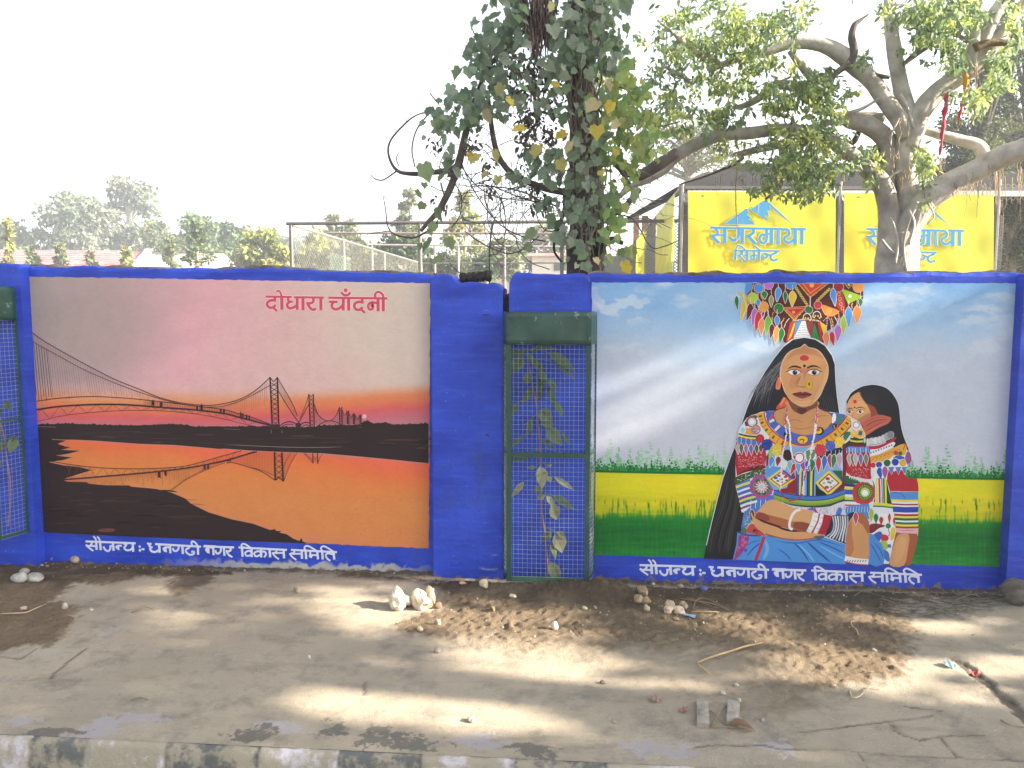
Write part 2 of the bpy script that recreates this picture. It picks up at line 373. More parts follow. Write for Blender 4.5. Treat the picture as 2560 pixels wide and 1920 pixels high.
# hooks, paint scars and soft pale streaks on the first pillar
b = MB(); a = onY(1207, 787, PYF); c = onY(1225, 787, PYF)
b.bar(a-np.array((0, .004, 0)), c-np.array((0, .004, 0)), .006, .006, (.01, .02, .11)); b.build('wire_tie', METAL, p1)
b = MB(); a = onY(1222, 1087, PYF); b.tube([a+np.array((-.016, -.002, 0)), a+np.array((0, -.012, .003)), a+np.array((.014, -.02, -.002))], [.006, .007, .004], 6, (.05, .06, .2)); b.build('wire_stub', METAL, p1)
P = Painter(lambda x, y, d: onY(x, y, PYF-d), .0012)
for pts, wd, a in [([(1078,1180),(1150,1160),(1245,1130)], 26, .25), ([(1080,1270),(1130,1255),(1200,1240)], 60, .22), ([(1175,1270),(1210,1250),(1250,1225)], 50, .25), ([(1085,1340),(1140,1330),(1200,1345)], 40, .12)]:
    P.soft(pts, wd, (74, 100, 205), a)
P.soft([(1195,1418),(1220,1424),(1250,1421)], 8, (150, 170, 225), .5); P.soft([(1228,1390),(1236,1387),(1246,1389)], 5, (150, 170, 225), .5)
P.soft([(1206,778),(1216,776),(1226,778)], 4, (130, 150, 225), .6)
P.build('pale_marks', p1, SOFTPAINT)
# ------------------------------------------------------------------ mural backgrounds as dense colour grids
def mural_grid(name, parent, corners, nx, ny, fn, d=0.0012):
    (tl, tr, br, bl) = corners; u, v = np.meshgrid(np.linspace(0, 1, nx), np.linspace(0, 1, ny))
    jx = (vnoise(v*60, v*0+1)-.5)*2.4*((u < .001)*1.0+(u > .999)); jy = (vnoise(u*90, u*0+4)-.5)*2.0*((v < .001)*1.0+(v > .999))
    X = (tl[0]*(1-u)+tr[0]*u)*(1-v)+(bl[0]*(1-u)+br[0]*u)*v+jx; Y = (tl[1]*(1-u)+tr[1]*u)*(1-v)+(bl[1]*(1-u)+br[1]*u)*v+jy
    C = np.minimum(lin(np.clip(mute(fn(X, Y)), 0, 255))*MG, .88).reshape(-1, 3)
    dd = (X.ravel()-PW/2)/FPX; de = -(Y.ravel()-PH/2)/FPX
    D = FW[None]+dd[:, None]*RT[None]+de[:, None]*UP[None]; t = (-d-CAM[1])/D[:, 1]; V = CAM[None]+t[:, None]*D
    i = np.arange(ny-1)[:, None]*nx+np.arange(nx-1)[None]; F = np.stack([i, i+nx, i+nx+1, i+1], -1).reshape(-1, 4)
    return mesh(name, V, F, PAINT, parent, C)
def lerp(a, b, t): return np.asarray(a, float)*(1-t[..., None])+np.asarray(b, float)*t[..., None]
def grad(stops, t):
    o = np.zeros(t.shape+(3,)); xs = [s[0] for s in stops]
    for k in range(3): o[..., k] = np.interp(t, xs, [s[1][k] for s in stops])
    return o
def sunset(X, Y):
    n = fbm(X/140, Y/60); n2 = fbm(X/300, Y/160, 3)
    u = (X-52)/1024
    top = grad([(0, (158,144,138)), (.2, (172,146,144)), (.4, (212,158,164)), (.62, (210,168,164)), (.8, (208,182,170)), (1, (204,186,172))], np.clip(u+(n2-.5)*.25+(Y-800)/900*.28*(u < .5), 0, 1))
    hz = 1012+ -0.0*X+np.where(X > 560, -(X-560)*.055, (560-X)*-.02)   # where the glow begins
    g = grad([(-80, (205,160,158)), (-40, (206,164,158)), (-14, (212,146,112)), (4, (214,124,82)), (20, (213,110,82)), (36, (208,92,92)), (56, (190,105,118)), (75, (186,118,128))], Y-hz+(n-.5)*10)
    s = lerp(top, (0, 0, 0), np.zeros_like(u)); t = smooth(-38-34*(X < 640), -2, Y-hz+(n-.5)*14); s = s*(1-t[..., None])+g*t[..., None]
    yw = np.interp(X, [52, 250, 560, 800, 1076], [1094, 1104, 1122, 1138, 1158]); dy = Y-yw
    wcol = grad([(0, (222,102,72)), (18, (218,108,64)), (50, (212,122,64)), (110, (206,128,70)), (190, (206,126,74)), (240, (198,124,92)), (290, (194,122,100))], dy+(n-.5)*36+(u-.5)*-30)
    t = smooth(-2, 2, dy); s = s*(1-t[..., None])+wcol*t[..., None]
    return s*(1+(fbm(X/8, Y/3, 2)-.5)*.05)[..., None]
mural1 = mural_grid('mural', wl, [(52,691),(1076,708),(1072,1371),(101,1330)], 360, 240, sunset)
def field(X, Y):
    u = (X-1480)/1083; n = fbm(X/110+Y/90, Y/46-X/260, 5); n2 = fbm(X/300, Y/90, 3)
    t = (Y-706)/470
    c = grad([(0, (122,168,214)), (.1, (140,178,216)), (.25, (166,190,216)), (.45, (182,192,208)), (.7, (184,190,204)), (1, (190,192,204))], np.clip(t+(n2-.5)*.35+.05*u, 0, 1))
    cl = smooth(.52, .72, n)*smooth(.75, .1, t)*.6; c = lerp3(c, (206,212,220), cl)
    pf = smooth(.5, .62, fbm(X/38, Y/26, 4))*smooth(150, 40, np.hypot((X-1545), (Y-765)*2.2)); c = lerp3(c, (222,220,220), pf*.5)
    pf = smooth(.5, .66, fbm(X/30+9, Y/16, 4))*smooth(120, 20, np.hypot((X-2420)*.6, (Y-770)*2.5)); c = lerp3(c, (130,165,210), pf*.6)
    yh = 1176+(X-1480)*.019; dy = Y-yh
    st = fbm(X/3.2, Y/46, 3); hz = fbm(X/60, Y/5, 4)
    yel = grad([(0, (206,202,30)), (50, (212,204,26)), (75, (188,186,22))], dy+(hz-.5)*26)
    yel = lerp3(yel, (236,206,30), smooth(.5, .7, fbm(X/190, Y/24, 3))*.45)
    yel = lerp3(yel, (30,110,30), smooth(.58, .68, st)*smooth(26, 6, np.abs(dy-90+16*(u > .6))+(fbm(X/40, Y/9)-.5)*20))
    gr = grad([(85, (84,140,22)), (112, (30,124,42)), (150, (24,106,40)), (200, (30,120,44)), (240, (48,142,54))], dy+(hz-.5)*20)
    gr = gr*(1+(st-.5)*.25+(hz-.5)*.3)[..., None]
    tt = smooth(90, 118, dy+(st-.5)*34+(hz-.5)*16); f = yel*(1-tt[..., None])+gr*tt[..., None]
    t2 = smooth(-1, 1, dy); c = c*(1-t2[..., None])+f*t2[..., None]
    return c*(1+(fbm(X/6, Y/3, 2)-.5)*.05)[..., None]
def lerp3(a, b, t): return a*(1-t[..., None])+np.asarray(b, float)*t[..., None]
mural2 = mural_grid('mural', wr, [(1480,706),(2563,708),(2526,1418),(1476,1386)], 420, 280, field)
SURF = lambda x, y, d: onY(x, y, -d)
# ------------------------------------------------------------------ hand lettering (traced pen strokes)
def strokes(P, data, col, grow=0, tip=(1, 1)):
    for pts, wd in data:
        if wd < 0: P.poly(pts, col)
        else: P.line(pts, wd+grow, col, 4)
SAUJANYA_A = [([(110,132),(930,156)],26),([(212,140),(205,180),(160,205),(112,186)],26),([(116,186),(165,230),(237,278)],22),([(180,200),(285,205)],24),([(283,130),(290,262)],32),
 ([(347,136),(357,265)],32),([(287,132),(270,85),(236,52)],20),([(347,134),(330,85),(296,58)],20),([(402,208),(430,258),(480,280),(512,248),(515,205)],26),([(500,200),(562,200)],22),([(556,142),(568,274)],32),
 ([(600,222),(640,196),(702,196)],24),([(596,205),(650,190),(660,215),(664,262),(634,260),(608,236)],-1),([(728,160),(778,178),(742,225),(775,262),(830,262),(880,232)],26),([(880,150),(888,288)],32),
 ([(980,195),(1008,220)],26),([(985,250),(1010,282)],28),([(1022,246),(1072,248)],24),([(1115,158),(1188,165)],24),([(1172,162),(1152,200),(1205,222)],24),([(1162,226),(1180,270),(1240,290),(1312,258)],28),([(1312,160),(1320,300)],34),
 ([(1245,166),(1995,202)],27),([(1375,238),(1420,215),(1492,220)],24),([(1366,236),(1420,206),(1432,236),(1444,292),(1400,288),(1376,262)],-1),([(1488,175),(1495,308)],32),([(1536,225),(1550,262),(1592,272),(1626,240),(1632,190)],26),([(1690,185),(1700,318)],32),
 ([(1800,192),(1800,222),(1752,246),(1758,292),(1812,328),(1872,318),(1882,282),(1836,282)],26),([(1945,196),(1948,328)],32),([(1946,198),(1912,150),(1872,122),(1840,135),(1852,186)],24),
 ([(2050,190),(2240,196)],27),([(2070,248),(2120,216),(2196,218)],24),([(2060,246),(2118,206),(2134,240),(2140,308),(2096,300),(2072,272)],-1)]
SAUJANYA_B = [([(-60,138),(440,152)],27),([(97,132),(107,274)],32),([(137,195),(150,238),(185,248),(221,215),(226,160)],26),([(271,138),(284,284)],32),([(372,148),(385,195),(345,215),(306,203)],26),([(318,208),(350,265),(414,304)],24),
 ([(512,152),(1305,186)],26),([(568,148),(580,294)],32),([(584,155),(560,115),(592,95),(640,110),(712,158)],22),([(726,215),(670,205),(622,238),(650,282),(728,266)],24),([(725,162),(730,300)],32),
 ([(876,217),(820,210),(768,242),(800,288),(878,260)],24),([(880,172),(884,304)],32),([(885,215),(940,215),(962,255),(932,302)],24),([(1020,176),(1031,304)],32),([(1132,185),(1125,222),(1070,240)],24),([(1066,226),(1105,282),(1174,332)],22),([(1105,236),(1238,232)],22),([(1250,186),(1258,316)],32),
 ([(1370,184),(2122,216)],26),([(1425,192),(1418,228),(1360,246)],24),([(1346,238),(1395,297),(1458,338)],22),([(1395,248),(1525,242)],22),([(1545,196),(1550,322)],32),([(1610,198),(1620,326)],32),([(1622,200),(1588,155),(1620,122),(1680,135),(1795,200)],22),
 ([(1684,203),(1686,270)],26),([(1700,262),(1805,264)],22),([(1656,272),(1690,252),(1728,254),(1722,284),(1704,312),(1676,300)],-1),([(1800,206),(1812,328)],32),([(1880,202),(1889,330)],32),([(1888,205),(1858,160),(1890,126),(1950,140),(2066,208)],22),([(2062,250),(1975,235),(1938,265),(1962,314),(2014,350)],24),([(2066,212),(2078,332)],32)]
def caption(parent, remap, name):
    P = Painter(SURF, .0014)
    for data, (cx, cy) in ((SAUJANYA_A, (1580, 1390)), (SAUJANYA_B, (1940, 1400))):
        P.map = lambda x, y, cx=cx, cy=cy: remap(cx+x/5.821, cy+y/5.821)
        strokes(P, data, (210, 213, 228), 5)
    for k in range(26):
        x, y = rnd.uniform(1600, 2310), rnd.uniform(1435, 1462); P.map = remap; P.line([(x, y), (x+rnd.uniform(1, 9), y+rnd.uniform(-1, 1.5))], rnd.uniform(.4, 1.1), (120, 135, 200))
    o = P.build(name, parent); return o
caption(wr, lambda x, y: (x, y), 'lettering')
def rm1(x, y):
    t = (x-1599.0)/(2304-1599.0); X = 214+t*(842-214)
    yb2 = 1390+132/5.821+t*((1400+216/5.821)-(1390+132/5.821)); yb1 = 1353.5+t*(1380.5-1353.5)
    return X, yb1+(y-yb2)*.94
caption(wl, rm1, 'lettering')
P = Painter(SURF, .0014); P.use(650, 710, 6.703)
TITLE = [([(95,210),(530,218)],32),([(570,222),(1068,228)],32),([(250,215),(250,280)],44),([(268,278),(185,274),(125,310),(123,360),(165,397),(225,388),(258,352)],42),([(215,385),(285,455)],36),([(365,215),(368,430)],50),([(365,222),(345,150),(312,115),(272,128)],28),
 ([(478,222),(468,268),(500,293),(546,296)],34),([(500,300),(460,330),(457,370),(492,405),(552,398),(602,362)],40),([(622,225),(623,433)],46),([(720,230),(721,440)],48),([(890,235),(895,290),(850,322),(778,322)],40),([(800,335),(840,400),(890,432),(938,412)],40),([(1020,235),(1021,442)],48),
 ([(1145,230),(2132,242)],34),([(1155,298),(1300,300)],36),([(1230,310),(1203,350),(1215,400),(1270,425),(1330,405),(1380,360)],40),([(1395,235),(1395,443)],46),([(1485,235),(1486,445)],48),([(1360,140),(1400,180),(1440,188),(1480,178),(1515,142)],34),
 ([(1712,245),(1712,310)],42),([(1738,310),(1650,300),(1590,330),(1582,385),(1617,430),(1680,425),(1718,388)],42),([(1682,412),(1758,485)],36),([(1978,245),(1979,458)],48),([(1955,320),(1880,305),(1820,340),(1815,400),(1855,430),(1895,400),(1890,350),(1862,385)],36),([(2065,245),(2066,458)],48),([(2065,240),(2060,190),(2020,145),(1970,135),(1930,170),(1932,222)],34)]
strokes(P, TITLE, (238, 196, 198), 26); P.disc(1435, 105, 46, (238, 182, 184))
strokes(P, TITLE, (203, 76, 98), 6); P.disc(1435, 105, 33, (203, 82, 104))
P.build('title_lettering', mural1)
# ------------------------------------------------------------------ mural 1: river bank, bridge, reflection
Z1, Z2, Z3, Z4 = (0, 660, 3.456), (560, 660, 3.456), (0, 1000, 3.456), (560, 1040, 3.456)
def pts_of(*segs):
    o = []
    for z, P_ in segs: o += [(z[0]+x/z[2], z[1]+y/z[2]) for x, y in P_]
    return o
DK = (50, 37, 37); HALO = (200, 128, 108)
def jagged(P_, amp, step, up=True):
    """turns a smooth line into a bushy skyline"""
    P_ = np.array(P_); L = np.concatenate([[0], np.cumsum(np.hypot(*np.diff(P_, axis=0).T))]); o = []
    for t in np.arange(0, L[-1], step):
        x, y = np.interp(t, L, P_[:, 0]), np.interp(t, L, P_[:, 1]); o.append((x, y-amp*rnd.random()**2))
    return o+[tuple(P_[-1])]
P = Painter(SURF, .0014)
P.disc(560+1213/3.456, 660+1318/3.456, 5.2, (222, 190, 185), n=20); P.disc(560+1213/3.456, 660+1318/3.456, 3.9, (205, 165, 165), n=20)
topL = pts_of((Z1, [(272,1396),(400,1384),(600,1380),(900,1390),(1100,1396),(1300,1390),(1560,1384),(1700,1408),(1900,1400)]), (Z2, [(0,1408),(400,1402),(620,1412),(800,1408),(860,1394),(1000,1394),(1180,1390),(1215,1358),(1240,1356),(1300,1380),(1380,1370),(1450,1390),(1600,1384),(1768,1378)]))
botL = pts_of((Z4, [(1768,408),(1500,381),(1200,351),(850,322),(500,310),(250,298),(0,280)]), (Z3, [(1900,420),(1700,402),(1500,387),(1200,377),(1000,362),(850,352),(650,342),(450,342)]))
left = pts_of((Z3, [(300,343),(275,260)]))
P.line(topL, 2.2, HALO, 0); P.line([(x, y+.8) for x, y in botL], 2.4, HALO, 0)
P.poly(jagged(topL, 3.2, 3.0)+[(x, y+rnd.random()*1.2) for x, y in botL]+left, DK)
jag = pts_of((Z3, [(450,342),(575,350),(500,378),(565,402),(610,408),(525,430),(690,438),(600,462),(480,480),(622,496),(540,520),(420,536),(470,548),(560,566),(690,580),(790,606),(650,650),(530,690),(590,706),(750,708),(765,722),(900,736),(1120,738),(1130,748),(1350,768),(1480,800),(1600,850),(1650,895),(1800,970),(2000,1030)]), (Z4, [(250,930),(400,985),(425,980),(440,975),(450,992),(495,995),(480,1008),(540,1020),(600,1060),(650,1078),(672,1052),(680,1085),(715,1094)]))
low = pts_of((Z4, [(690,1100),(300,1085),(0,1074)]), (Z3, [(1000,1175),(352,1142),(345,1060),(320,900),(300,600),(285,400),(276,300)]))
P.line(jag, 2.4, HALO, 0); P.poly(jag+low, DK)
# brush work on the banks
for k in range(70):
    x = rnd.uniform(120, 1050); y = np.interp(x, [80, 560, 1070], [1076, 1086, 1098])+rnd.uniform(-2, 24); l = rnd.uniform(20, 110)
    P.line([(x, y), (x+l*.5, y+rnd.uniform(-1, 1.5)), (min(x+l, 1066), y+rnd.uniform(-1, 2))], rnd.uniform(.8, 3), rnd.choice([(68,51,47),(80,60,54),(44,32,34),(60,45,43),(38,28,31)]), 4, (0, 0))
for k in range(60):
    x = rnd.uniform(110, 480); y0 = np.interp(x, [100, 400, 500, 700], [1210, 1222, 1262, 1330])+8; y = rnd.uniform(y0, 1325); l = rnd.uniform(20, 80)
    if y > 1322: continue
    P.line([(x, y), (x+l*.5, y-rnd.uniform(0, 4)), (x+l, y+rnd.uniform(-2, 2))], rnd.uniform(1, 5), rnd.choice([(62,44,39),(70,48,41),(42,31,32),(55,41,37),(38,29,31)]), 4, (0, 0))
P.line([(560+0, 1111), (620, 1114), (720, 1118), (800, 1118.5), (856, 1117)], 1.2, (150, 125, 120), 4, (0, .2)); P.line([(560+1150/3.456, 1052+16), (905, 1068)], .8, (110,90,86))
P.line([(80, 1066), (140, 1068)], 1.0, (130, 110, 112)); P.line([(560, 1072), (600, 1074)], .8, (130, 105, 100)); P.poly([(245,1325),(262,1321),(285,1322),(283,1329),(255,1330)], (110, 62, 56), 3)
P.build('painted_riverbank', mural1)
P = Painter(SURF, .0028)
BR = (84, 52, 56); BRD = (62, 42, 48); FINE = (150, 104, 106)
up = pts_of((Z1, [(208,530),(340,640),(560,770),(800,900),(1000,1000),(1200,1080),(1400,1160),(1600,1205),(1800,1222),(1935,1205)]), (Z2, [(100,1180),(200,1138),(300,1070),(395,982)]))
lo_ = pts_of((Z1, [(210,610),(300,680),(500,790),(700,900),(900,990),(1100,1070),(1300,1140),(1500,1195),(1700,1230),(1850,1236)]), (Z2, [(0,1228),(120,1190),(250,1130),(395,1048)]))
dk = pts_of((Z1, [(262,1268),(500,1232),(800,1214),(1100,1216),(1400,1240),(1700,1262),(1935,1292)]), (Z2, [(120,1322),(250,1355),(405,1395)]))
rl = pts_of((Z1, [(255,1196),(500,1160),(800,1145),(1100,1160),(1400,1190),(1700,1228),(1935,1258)]), (Z2, [(120,1292),(250,1328),(400,1384)]))
ch = pts_of((Z1, [(275,1372),(540,1312),(800,1282),(1100,1265),(1400,1270),(1700,1297),(1935,1340)]), (Z2, [(120,1370),(250,1400)]))
A = lambda L, x: np.interp(x, [p[0] for p in L], [p[1] for p in L])
for x in np.concatenate([np.arange(64, 120, 6.5), np.arange(120, 300, 6.2), np.arange(300, 560, 7)]):
    y0 = A(lo_, x); xb = x+(400-x)*.045*(x < 400); y1 = A(rl, xb)+rnd.uniform(-16, 6)
    if y1 > y0+3: P.line([(x, y0), (xb, y1)], rnd.uniform(.55, 1.0) if x > 120 else 1.3, FINE if x > 118 else BR, 0)
    P.line([(x, A(up, x)), (x+1, A(lo_, x+1))], .7, FINE, 0)
for x in np.arange(562, 668, 5.5):
    y0 = A(lo_, x); P.line([(x, y0), (x+1, min(A(rl, x), y0+rnd.uniform(14, 46)))], .7, FINE, 0); P.line([(x, A(up, x)), (x, y0)], .6, FINE, 0)
for x in np.arange(360, 672, 4.2): P.line([(x, A(rl, x)), (x, A(dk, x))], .8, BR, 0)
x = 78.0; s_ = 0
while x < 640:
    nx_ = x+rnd.uniform(17, 26); a, b_ = (dk, ch) if s_ else (ch, dk); P.line([(x, A(a, x)), (nx_, A(b_, nx_))], .9, BR, 0)
    if rnd.random() < .6: P.line([(x, A(b_, x)), (nx_, A(a, nx_))], .7, FINE, 0)
    x = nx_; s_ ^= 1
P.line(up, 2.0, BR); P.line(lo_, 1.6, BR); P.line(dk, 4.2, BRD); P.line(rl, 1.9, BRD); P.line(ch, 1.2, BR)
for (x, y, w_, h_) in [(1322,1198,26,50),(1393,1210,24,48),(1703,1243,18,30),(1742,1236,24,58),(1908,1268,16,46),(1936,1270,18,38),(2080,1298,16,50),(2098,1305,14,40),(2130,1315,14,40),(2155,1322,12,40)]:
    P.use(0, 660, 3.456); P.poly([(x-w_*.5, y+h_*.5), (x-w_*.5, y-h_*.2), (x-w_*.2, y-h_*.38), (x, y-h_*.55), (x+w_*.25, y-h_*.36), (x+w_*.5, y-h_*.2), (x+w_*.5, y+h_*.5)], BRD)
P.use(*Z2)
def pylon(xl, xr, yt, yb, wd, n, lean=18, col=BRD):
    k = lambda t: lean*t
    P.line([(xl, yt), (xl+lean, yb)], wd, col, 0); P.line([(xr, yt), (xr+lean*.7, yb)], wd, col, 0)
    for i in range(n):
        t0, t1 = .1+.9*i/n, .1+.9*(i+1)/n; y0, y1 = yt+(yb-yt)*t0, yt+(yb-yt)*t1
        P.line([(xl+k(t0), y0), (xr+k(t1)*.8, y1)], wd*.42, col, 0); P.line([(xr+k(t0)*.8, y0), (xl+k(t1), y1)], wd*.42, col, 0)
    P.line([(xl-wd*.3, yt-4), ((xl+xr)/2, yt+(xr-xl)*.62), (xr+wd*.3, yt-4)], wd*.7, col, 0)
pylon(398, 461, 980, 1398, 13, 9); pylon(733, 772, 1126, 1410, 9, 7, 12); pylon(995, 1018, 1238, 1396, 8, 6, 5); pylon(1062, 1077, 1270, 1386, 7, 5, 4); pylon(1115, 1128, 1292, 1386, 7, 5, 4); pylon(1174, 1184, 1303, 1386, 6, 4, 2)
P.poly([(405,1388),(482,1386),(488,1424),(402,1424)], BRD); P.poly([(615,1378),(640,1370),(668,1380),(664,1415),(620,1415)], BRD)
for L_, wd in [([(464,985),(520,1080),(590,1205),(634,1312)],5),([(470,1098),(540,1215),(610,1320),(650,1370)],6),([(650,1370),(690,1290),(733,1210)],6),([(655,1340),(700,1230),(732,1132)],4),([(778,1208),(820,1310),(900,1356),(960,1320),(996,1242)],6),([(780,1250),(830,1325),(900,1362)],4),([(1018,1250),(1040,1310),(1062,1280)],5),([(1080,1290),(1098,1330),(1116,1300)],5),([(1130,1300),(1152,1345),(1176,1310)],5),
   ([(488,1396),(520,1372),(570,1362),(618,1378)],9),([(495,1410),(540,1386),(600,1388)],6),([(665,1385),(700,1368),(740,1374)],9),([(675,1405),(705,1390),(742,1396)],6),([(800,1408),(840,1378),(900,1355),(960,1362),(992,1378)],8)]: P.line(L_, wd, BRD)
for x in range(478, 630, 11): P.line([(x, np.interp(x, [464,520,590,634],[985,1080,1205,1312])), (x, np.interp(x,[470,540,610,650],[1098,1215,1320,1370]))], 2, FINE, 0)
for x in range(790, 990, 12): P.line([(x, np.interp(x,[778,820,900,960,996],[1208,1310,1356,1320,1242])), (x, 1385)], 2, FINE, 0)
for x in range(1025, 1180, 9): P.line([(x, 1300+rnd.random()*25), (x, 1384)], 2, BR, 0)
for x, y in [(408, 1432), (502, 1430)]: P.line([(x, y), (x-2, y+34)], 3, (150, 120, 118), 0)
# reflection in the water
up2 = pts_of((Z3, [(440,530),(700,570),(1000,592),(1300,592),(1600,570),(1900,490),(2090,437)])); dk2 = pts_of((Z3, [(530,690),(900,660),(1300,625),(1600,590),(1800,555),(2000,510),(2200,447)]))
P.map = lambda x, y: (x, y)
P.line(up2, 1.7, BRD); P.line(dk2, 4.0, BRD); P.use(*Z4); P.line([(0,388),(150,345),(285,308)], 13, BRD); P.map = lambda x, y: (x, y)
x = 165.0; s_ = 0
while x < 600:
    nx_ = x+rnd.uniform(12, 20)*(1 if x < 520 else .5); a, b_ = (dk2, up2) if s_ else (up2, dk2)
    P.line([(x, A(a, x)), (nx_, A(b_, nx_))], .8, (120, 66, 56), 0); 
    if rnd.random() < .5: P.line([(x, A(b_, x)), (nx_, A(a, nx_))], .6, (140, 80, 62), 0)
    x = nx_; s_ ^= 1
dash = pts_of((Z3, [(1465,792),(1600,692),(1800,592),(1945,540)])); D_ = np.array(dash)
for k in range(44):
    t0 = k/44; x0_, y0_ = np.interp(t0*3, range(4), D_[:, 0]), np.interp(t0*3, range(4), D_[:, 1]); x1_, y1_ = np.interp((t0+.016)*3, range(4), D_[:, 0]), np.interp((t0+.016)*3, range(4), D_[:, 1])
    P.line([(x0_, y0_), (x1_, y1_)], 1.5, BRD, 0); P.line([(x0_+1, y0_-4), (x1_+1, y1_-4)], .8, BR, 0)
for x in np.arange(172, 520, 4.4):
    y0 = A(dk2, x); yb = min(y0+rnd.uniform(8, 40), np.interp(x, [170, 260, 390, 424, 470, 520, 560], [1204, 1213, 1222, 1228, 1198, 1172, 1158])); 
    if yb > y0+2: P.line([(x, y0), (x+1.5, yb)], rnd.uniform(.5, 1.0), (150, 88, 62), 0)
P.use(*Z3)
for x, y, w_, h_ in [(1375,645,24,50),(1430,635,20,40),(1768,582,20,38),(1798,580,18,40),(1970,524,14,24),(1990,520,14,26)]: P.poly([(x-w_/2, y-h_/2), (x+w_/2, y-h_/2), (x+w_*.45, y+h_*.5), (x-w_*.4, y+h_*.48)], BRD)
P.use(*Z4); P.line([(20,405),(80,405),(200,437),(330,482),(440,555)], 6, BR); P.line([(200,437),(330,470),(430,515)], 4, BR)
for x in range(60, 432, 13): P.line([(x, np.interp(x,[0,150,285,430],[388,345,308,312])), (x+2, np.interp(x,[20,80,200,330,440],[405,405,430,470,520]))], 2.2, (160,78,58), 0)
P.line([(436,312),(443,556)], 14, BRD, 0); P.line([(500,315),(511,566)], 16, BRD, 0)
for i in range(5):
    y0, y1 = 318+i*48, 318+(i+1)*48; P.line([(440, y0), (506, y1)], 5, BRD, 0); P.line([(506, y0), (441, y1)], 5, BRD, 0)
P.line([(443,556),(475,520),(511,566)], 7, BRD, 0)
for L_ in ([(520,555),(545,480),(585,390),(632,318)], [(515,440),(545,370),(580,318)], [(690,320),(730,365),(765,402)], [(852,330),(830,360),(812,400)], [(700,322),(765,380)]): P.line(L_, 4, BR)
for x in range(522, 620, 13): P.line([(x, 318), (x, np.interp(x,[520,545,585,632],[545,475,385,318]))], 2, (160,78,58), 0)
P.line([(767,322),(769,410)], 8, BRD, 0); P.line([(806,322),(811,413)], 8, BRD, 0); P.line([(770,345),(806,395)], 3, BR, 0); P.line([(806,345),(770,395)], 3, BR, 0)
for k in range(34): P.disc(rnd.uniform(560, 1700), rnd.uniform(700, 1085), rnd.uniform(3, 9), (178, 108, 66), rnd.uniform(2, 5), n=7)
P.build('painted_bridge', mural1)
# ------------------------------------------------------------------ mural 2: tree line, two painted women
P = Painter(SURF, .0016)
P.map = lambda x, y: (x, y)
def treeline(x0, x1):
    x = x0
    while x < x1:
        yb = 1177+(x-1480)*.019; h = rnd.uniform(34, 74) if rnd.random() < .5 else rnd.uniform(14, 32); w_ = h*rnd.uniform(.16, .28)+3
        c = rnd.choice([(150,190,160),(140,184,150),(160,196,168),(130,178,140)])
        for k in range(9):
            t = k/8; P.disc(x+rnd.uniform(-1, 1)*w_*(1-t)*.9, yb-8-t*h+rnd.uniform(-2, 2), w_*(1.05-t)*.7+1.4, c, rnd.uniform(2.2, 4), n=7)
        x += rnd.uniform(5, 17)
    x = x0
    while x < x1:
        yb = 1177+(x-1480)*.019; h = rnd.uniform(6, 16) if rnd.random() < .75 else rnd.uniform(16, 32); c = rnd.choice([(36,124,58),(30,112,48),(48,136,66),(26,100,44)])
        for k in range(5): P.disc(x+rnd.uniform(-3, 3), yb-k/4*h+rnd.uniform(-1, 1), (4.6-k*.7)*rnd.uniform(.8, 1.3), c, rnd.uniform(2, 3.6), n=7)
        x += rnd.uniform(2.0, 4.6)
    P.line([(x0, 1178+(x0-1480)*.019), ((x0+x1)/2, 1178.5+((x0+x1)/2-1480)*.019), (x1, 1178+(x1-1480)*.019)], 5, (24, 104, 44))
treeline(1479, 1850); treeline(2270, 2546)
P.build('painted_trees', mural2)
AZ = (1750, 680, 3.6867)
SK = (197, 144, 96); SK2 = (176, 116, 74); SKD = (120, 66, 48); BK = (36, 36, 42)
# ---- the woman behind
P = Painter(SURF, .0026); P.use(*AZ)
hair2 = [(1352,1215),(1365,1165),(1400,1110),(1480,1062),(1540,1046),(1610,1040),(1710,1066),(1780,1130),(1830,1230),(1850,1400),(1872,1500),(1905,1590),(1940,1680),(1965,1770),(1960,1830),(1880,1700),(1700,1560),(1530,1560),(1480,1420),(1400,1330)]
P.line(hair2[:13], 12, (206, 208, 214)); P.poly(hair2, BK, 4)
P.poly([(1352,1240),(1368,1190),(1405,1140),(1470,1105),(1492,1150),(1540,1220),(1600,1238),(1632,1290),(1625,1350),(1500,1400),(1420,1395),(1385,1335),(1350,1300)], SK, 4)
P.poly([(1540,1220),(1600,1238),(1632,1290),(1625,1350),(1560,1370),(1575,1300)], (140, 66, 48), 4)
P.poly([(1500,1330),(1570,1300),(1560,1360),(1470,1395),(1440,1380)], (176, 112, 84), 4)
P.line([(1470,1107),(1495,1160),(1545,1222),(1605,1240)], 8, (110, 58, 44))
P.disc(1428, 1195, 17, (186, 40, 52)); P.disc(1425, 1248, 8, (40, 24, 24), n=8)
P.line([(1352,1268),(1375,1255),(1408,1260)], [4,9,6], (36,26,26)); P.line([(1440,1258),(1480,1246),(1526,1260)], [7,9,3], (36,26,26))
for x, wd in ((1378, 27), (1476, 36)):
    P.poly([(x-wd, 1292), (x-wd*.3, 1272), (x+wd*.4, 1272), (x+wd, 1284), (x+wd*.3, 1302), (x-wd*.4, 1302)], (206, 200, 196), 3); P.disc(x, 1287, 14, (40, 28, 28)); P.disc(x+4, 1283, 3.5, (190, 190, 190), n=6); P.line([(x-wd, 1292), (x-wd*.3, 1270), (x+wd*.4, 1270), (x+wd*1.15, 1280)], 5, (30, 20, 22))
P.line([(1416,1300),(1402,1335),(1410,1345)], 5, (150, 92, 62))
P.poly([(1415,1355),(1470,1395),(1560,1345),(1640,1316),(1730,1330),(1764,1350),(1735,1395),(1640,1440),(1530,1510),(1500,1505),(1480,1430)], (184, 92, 76), 3)
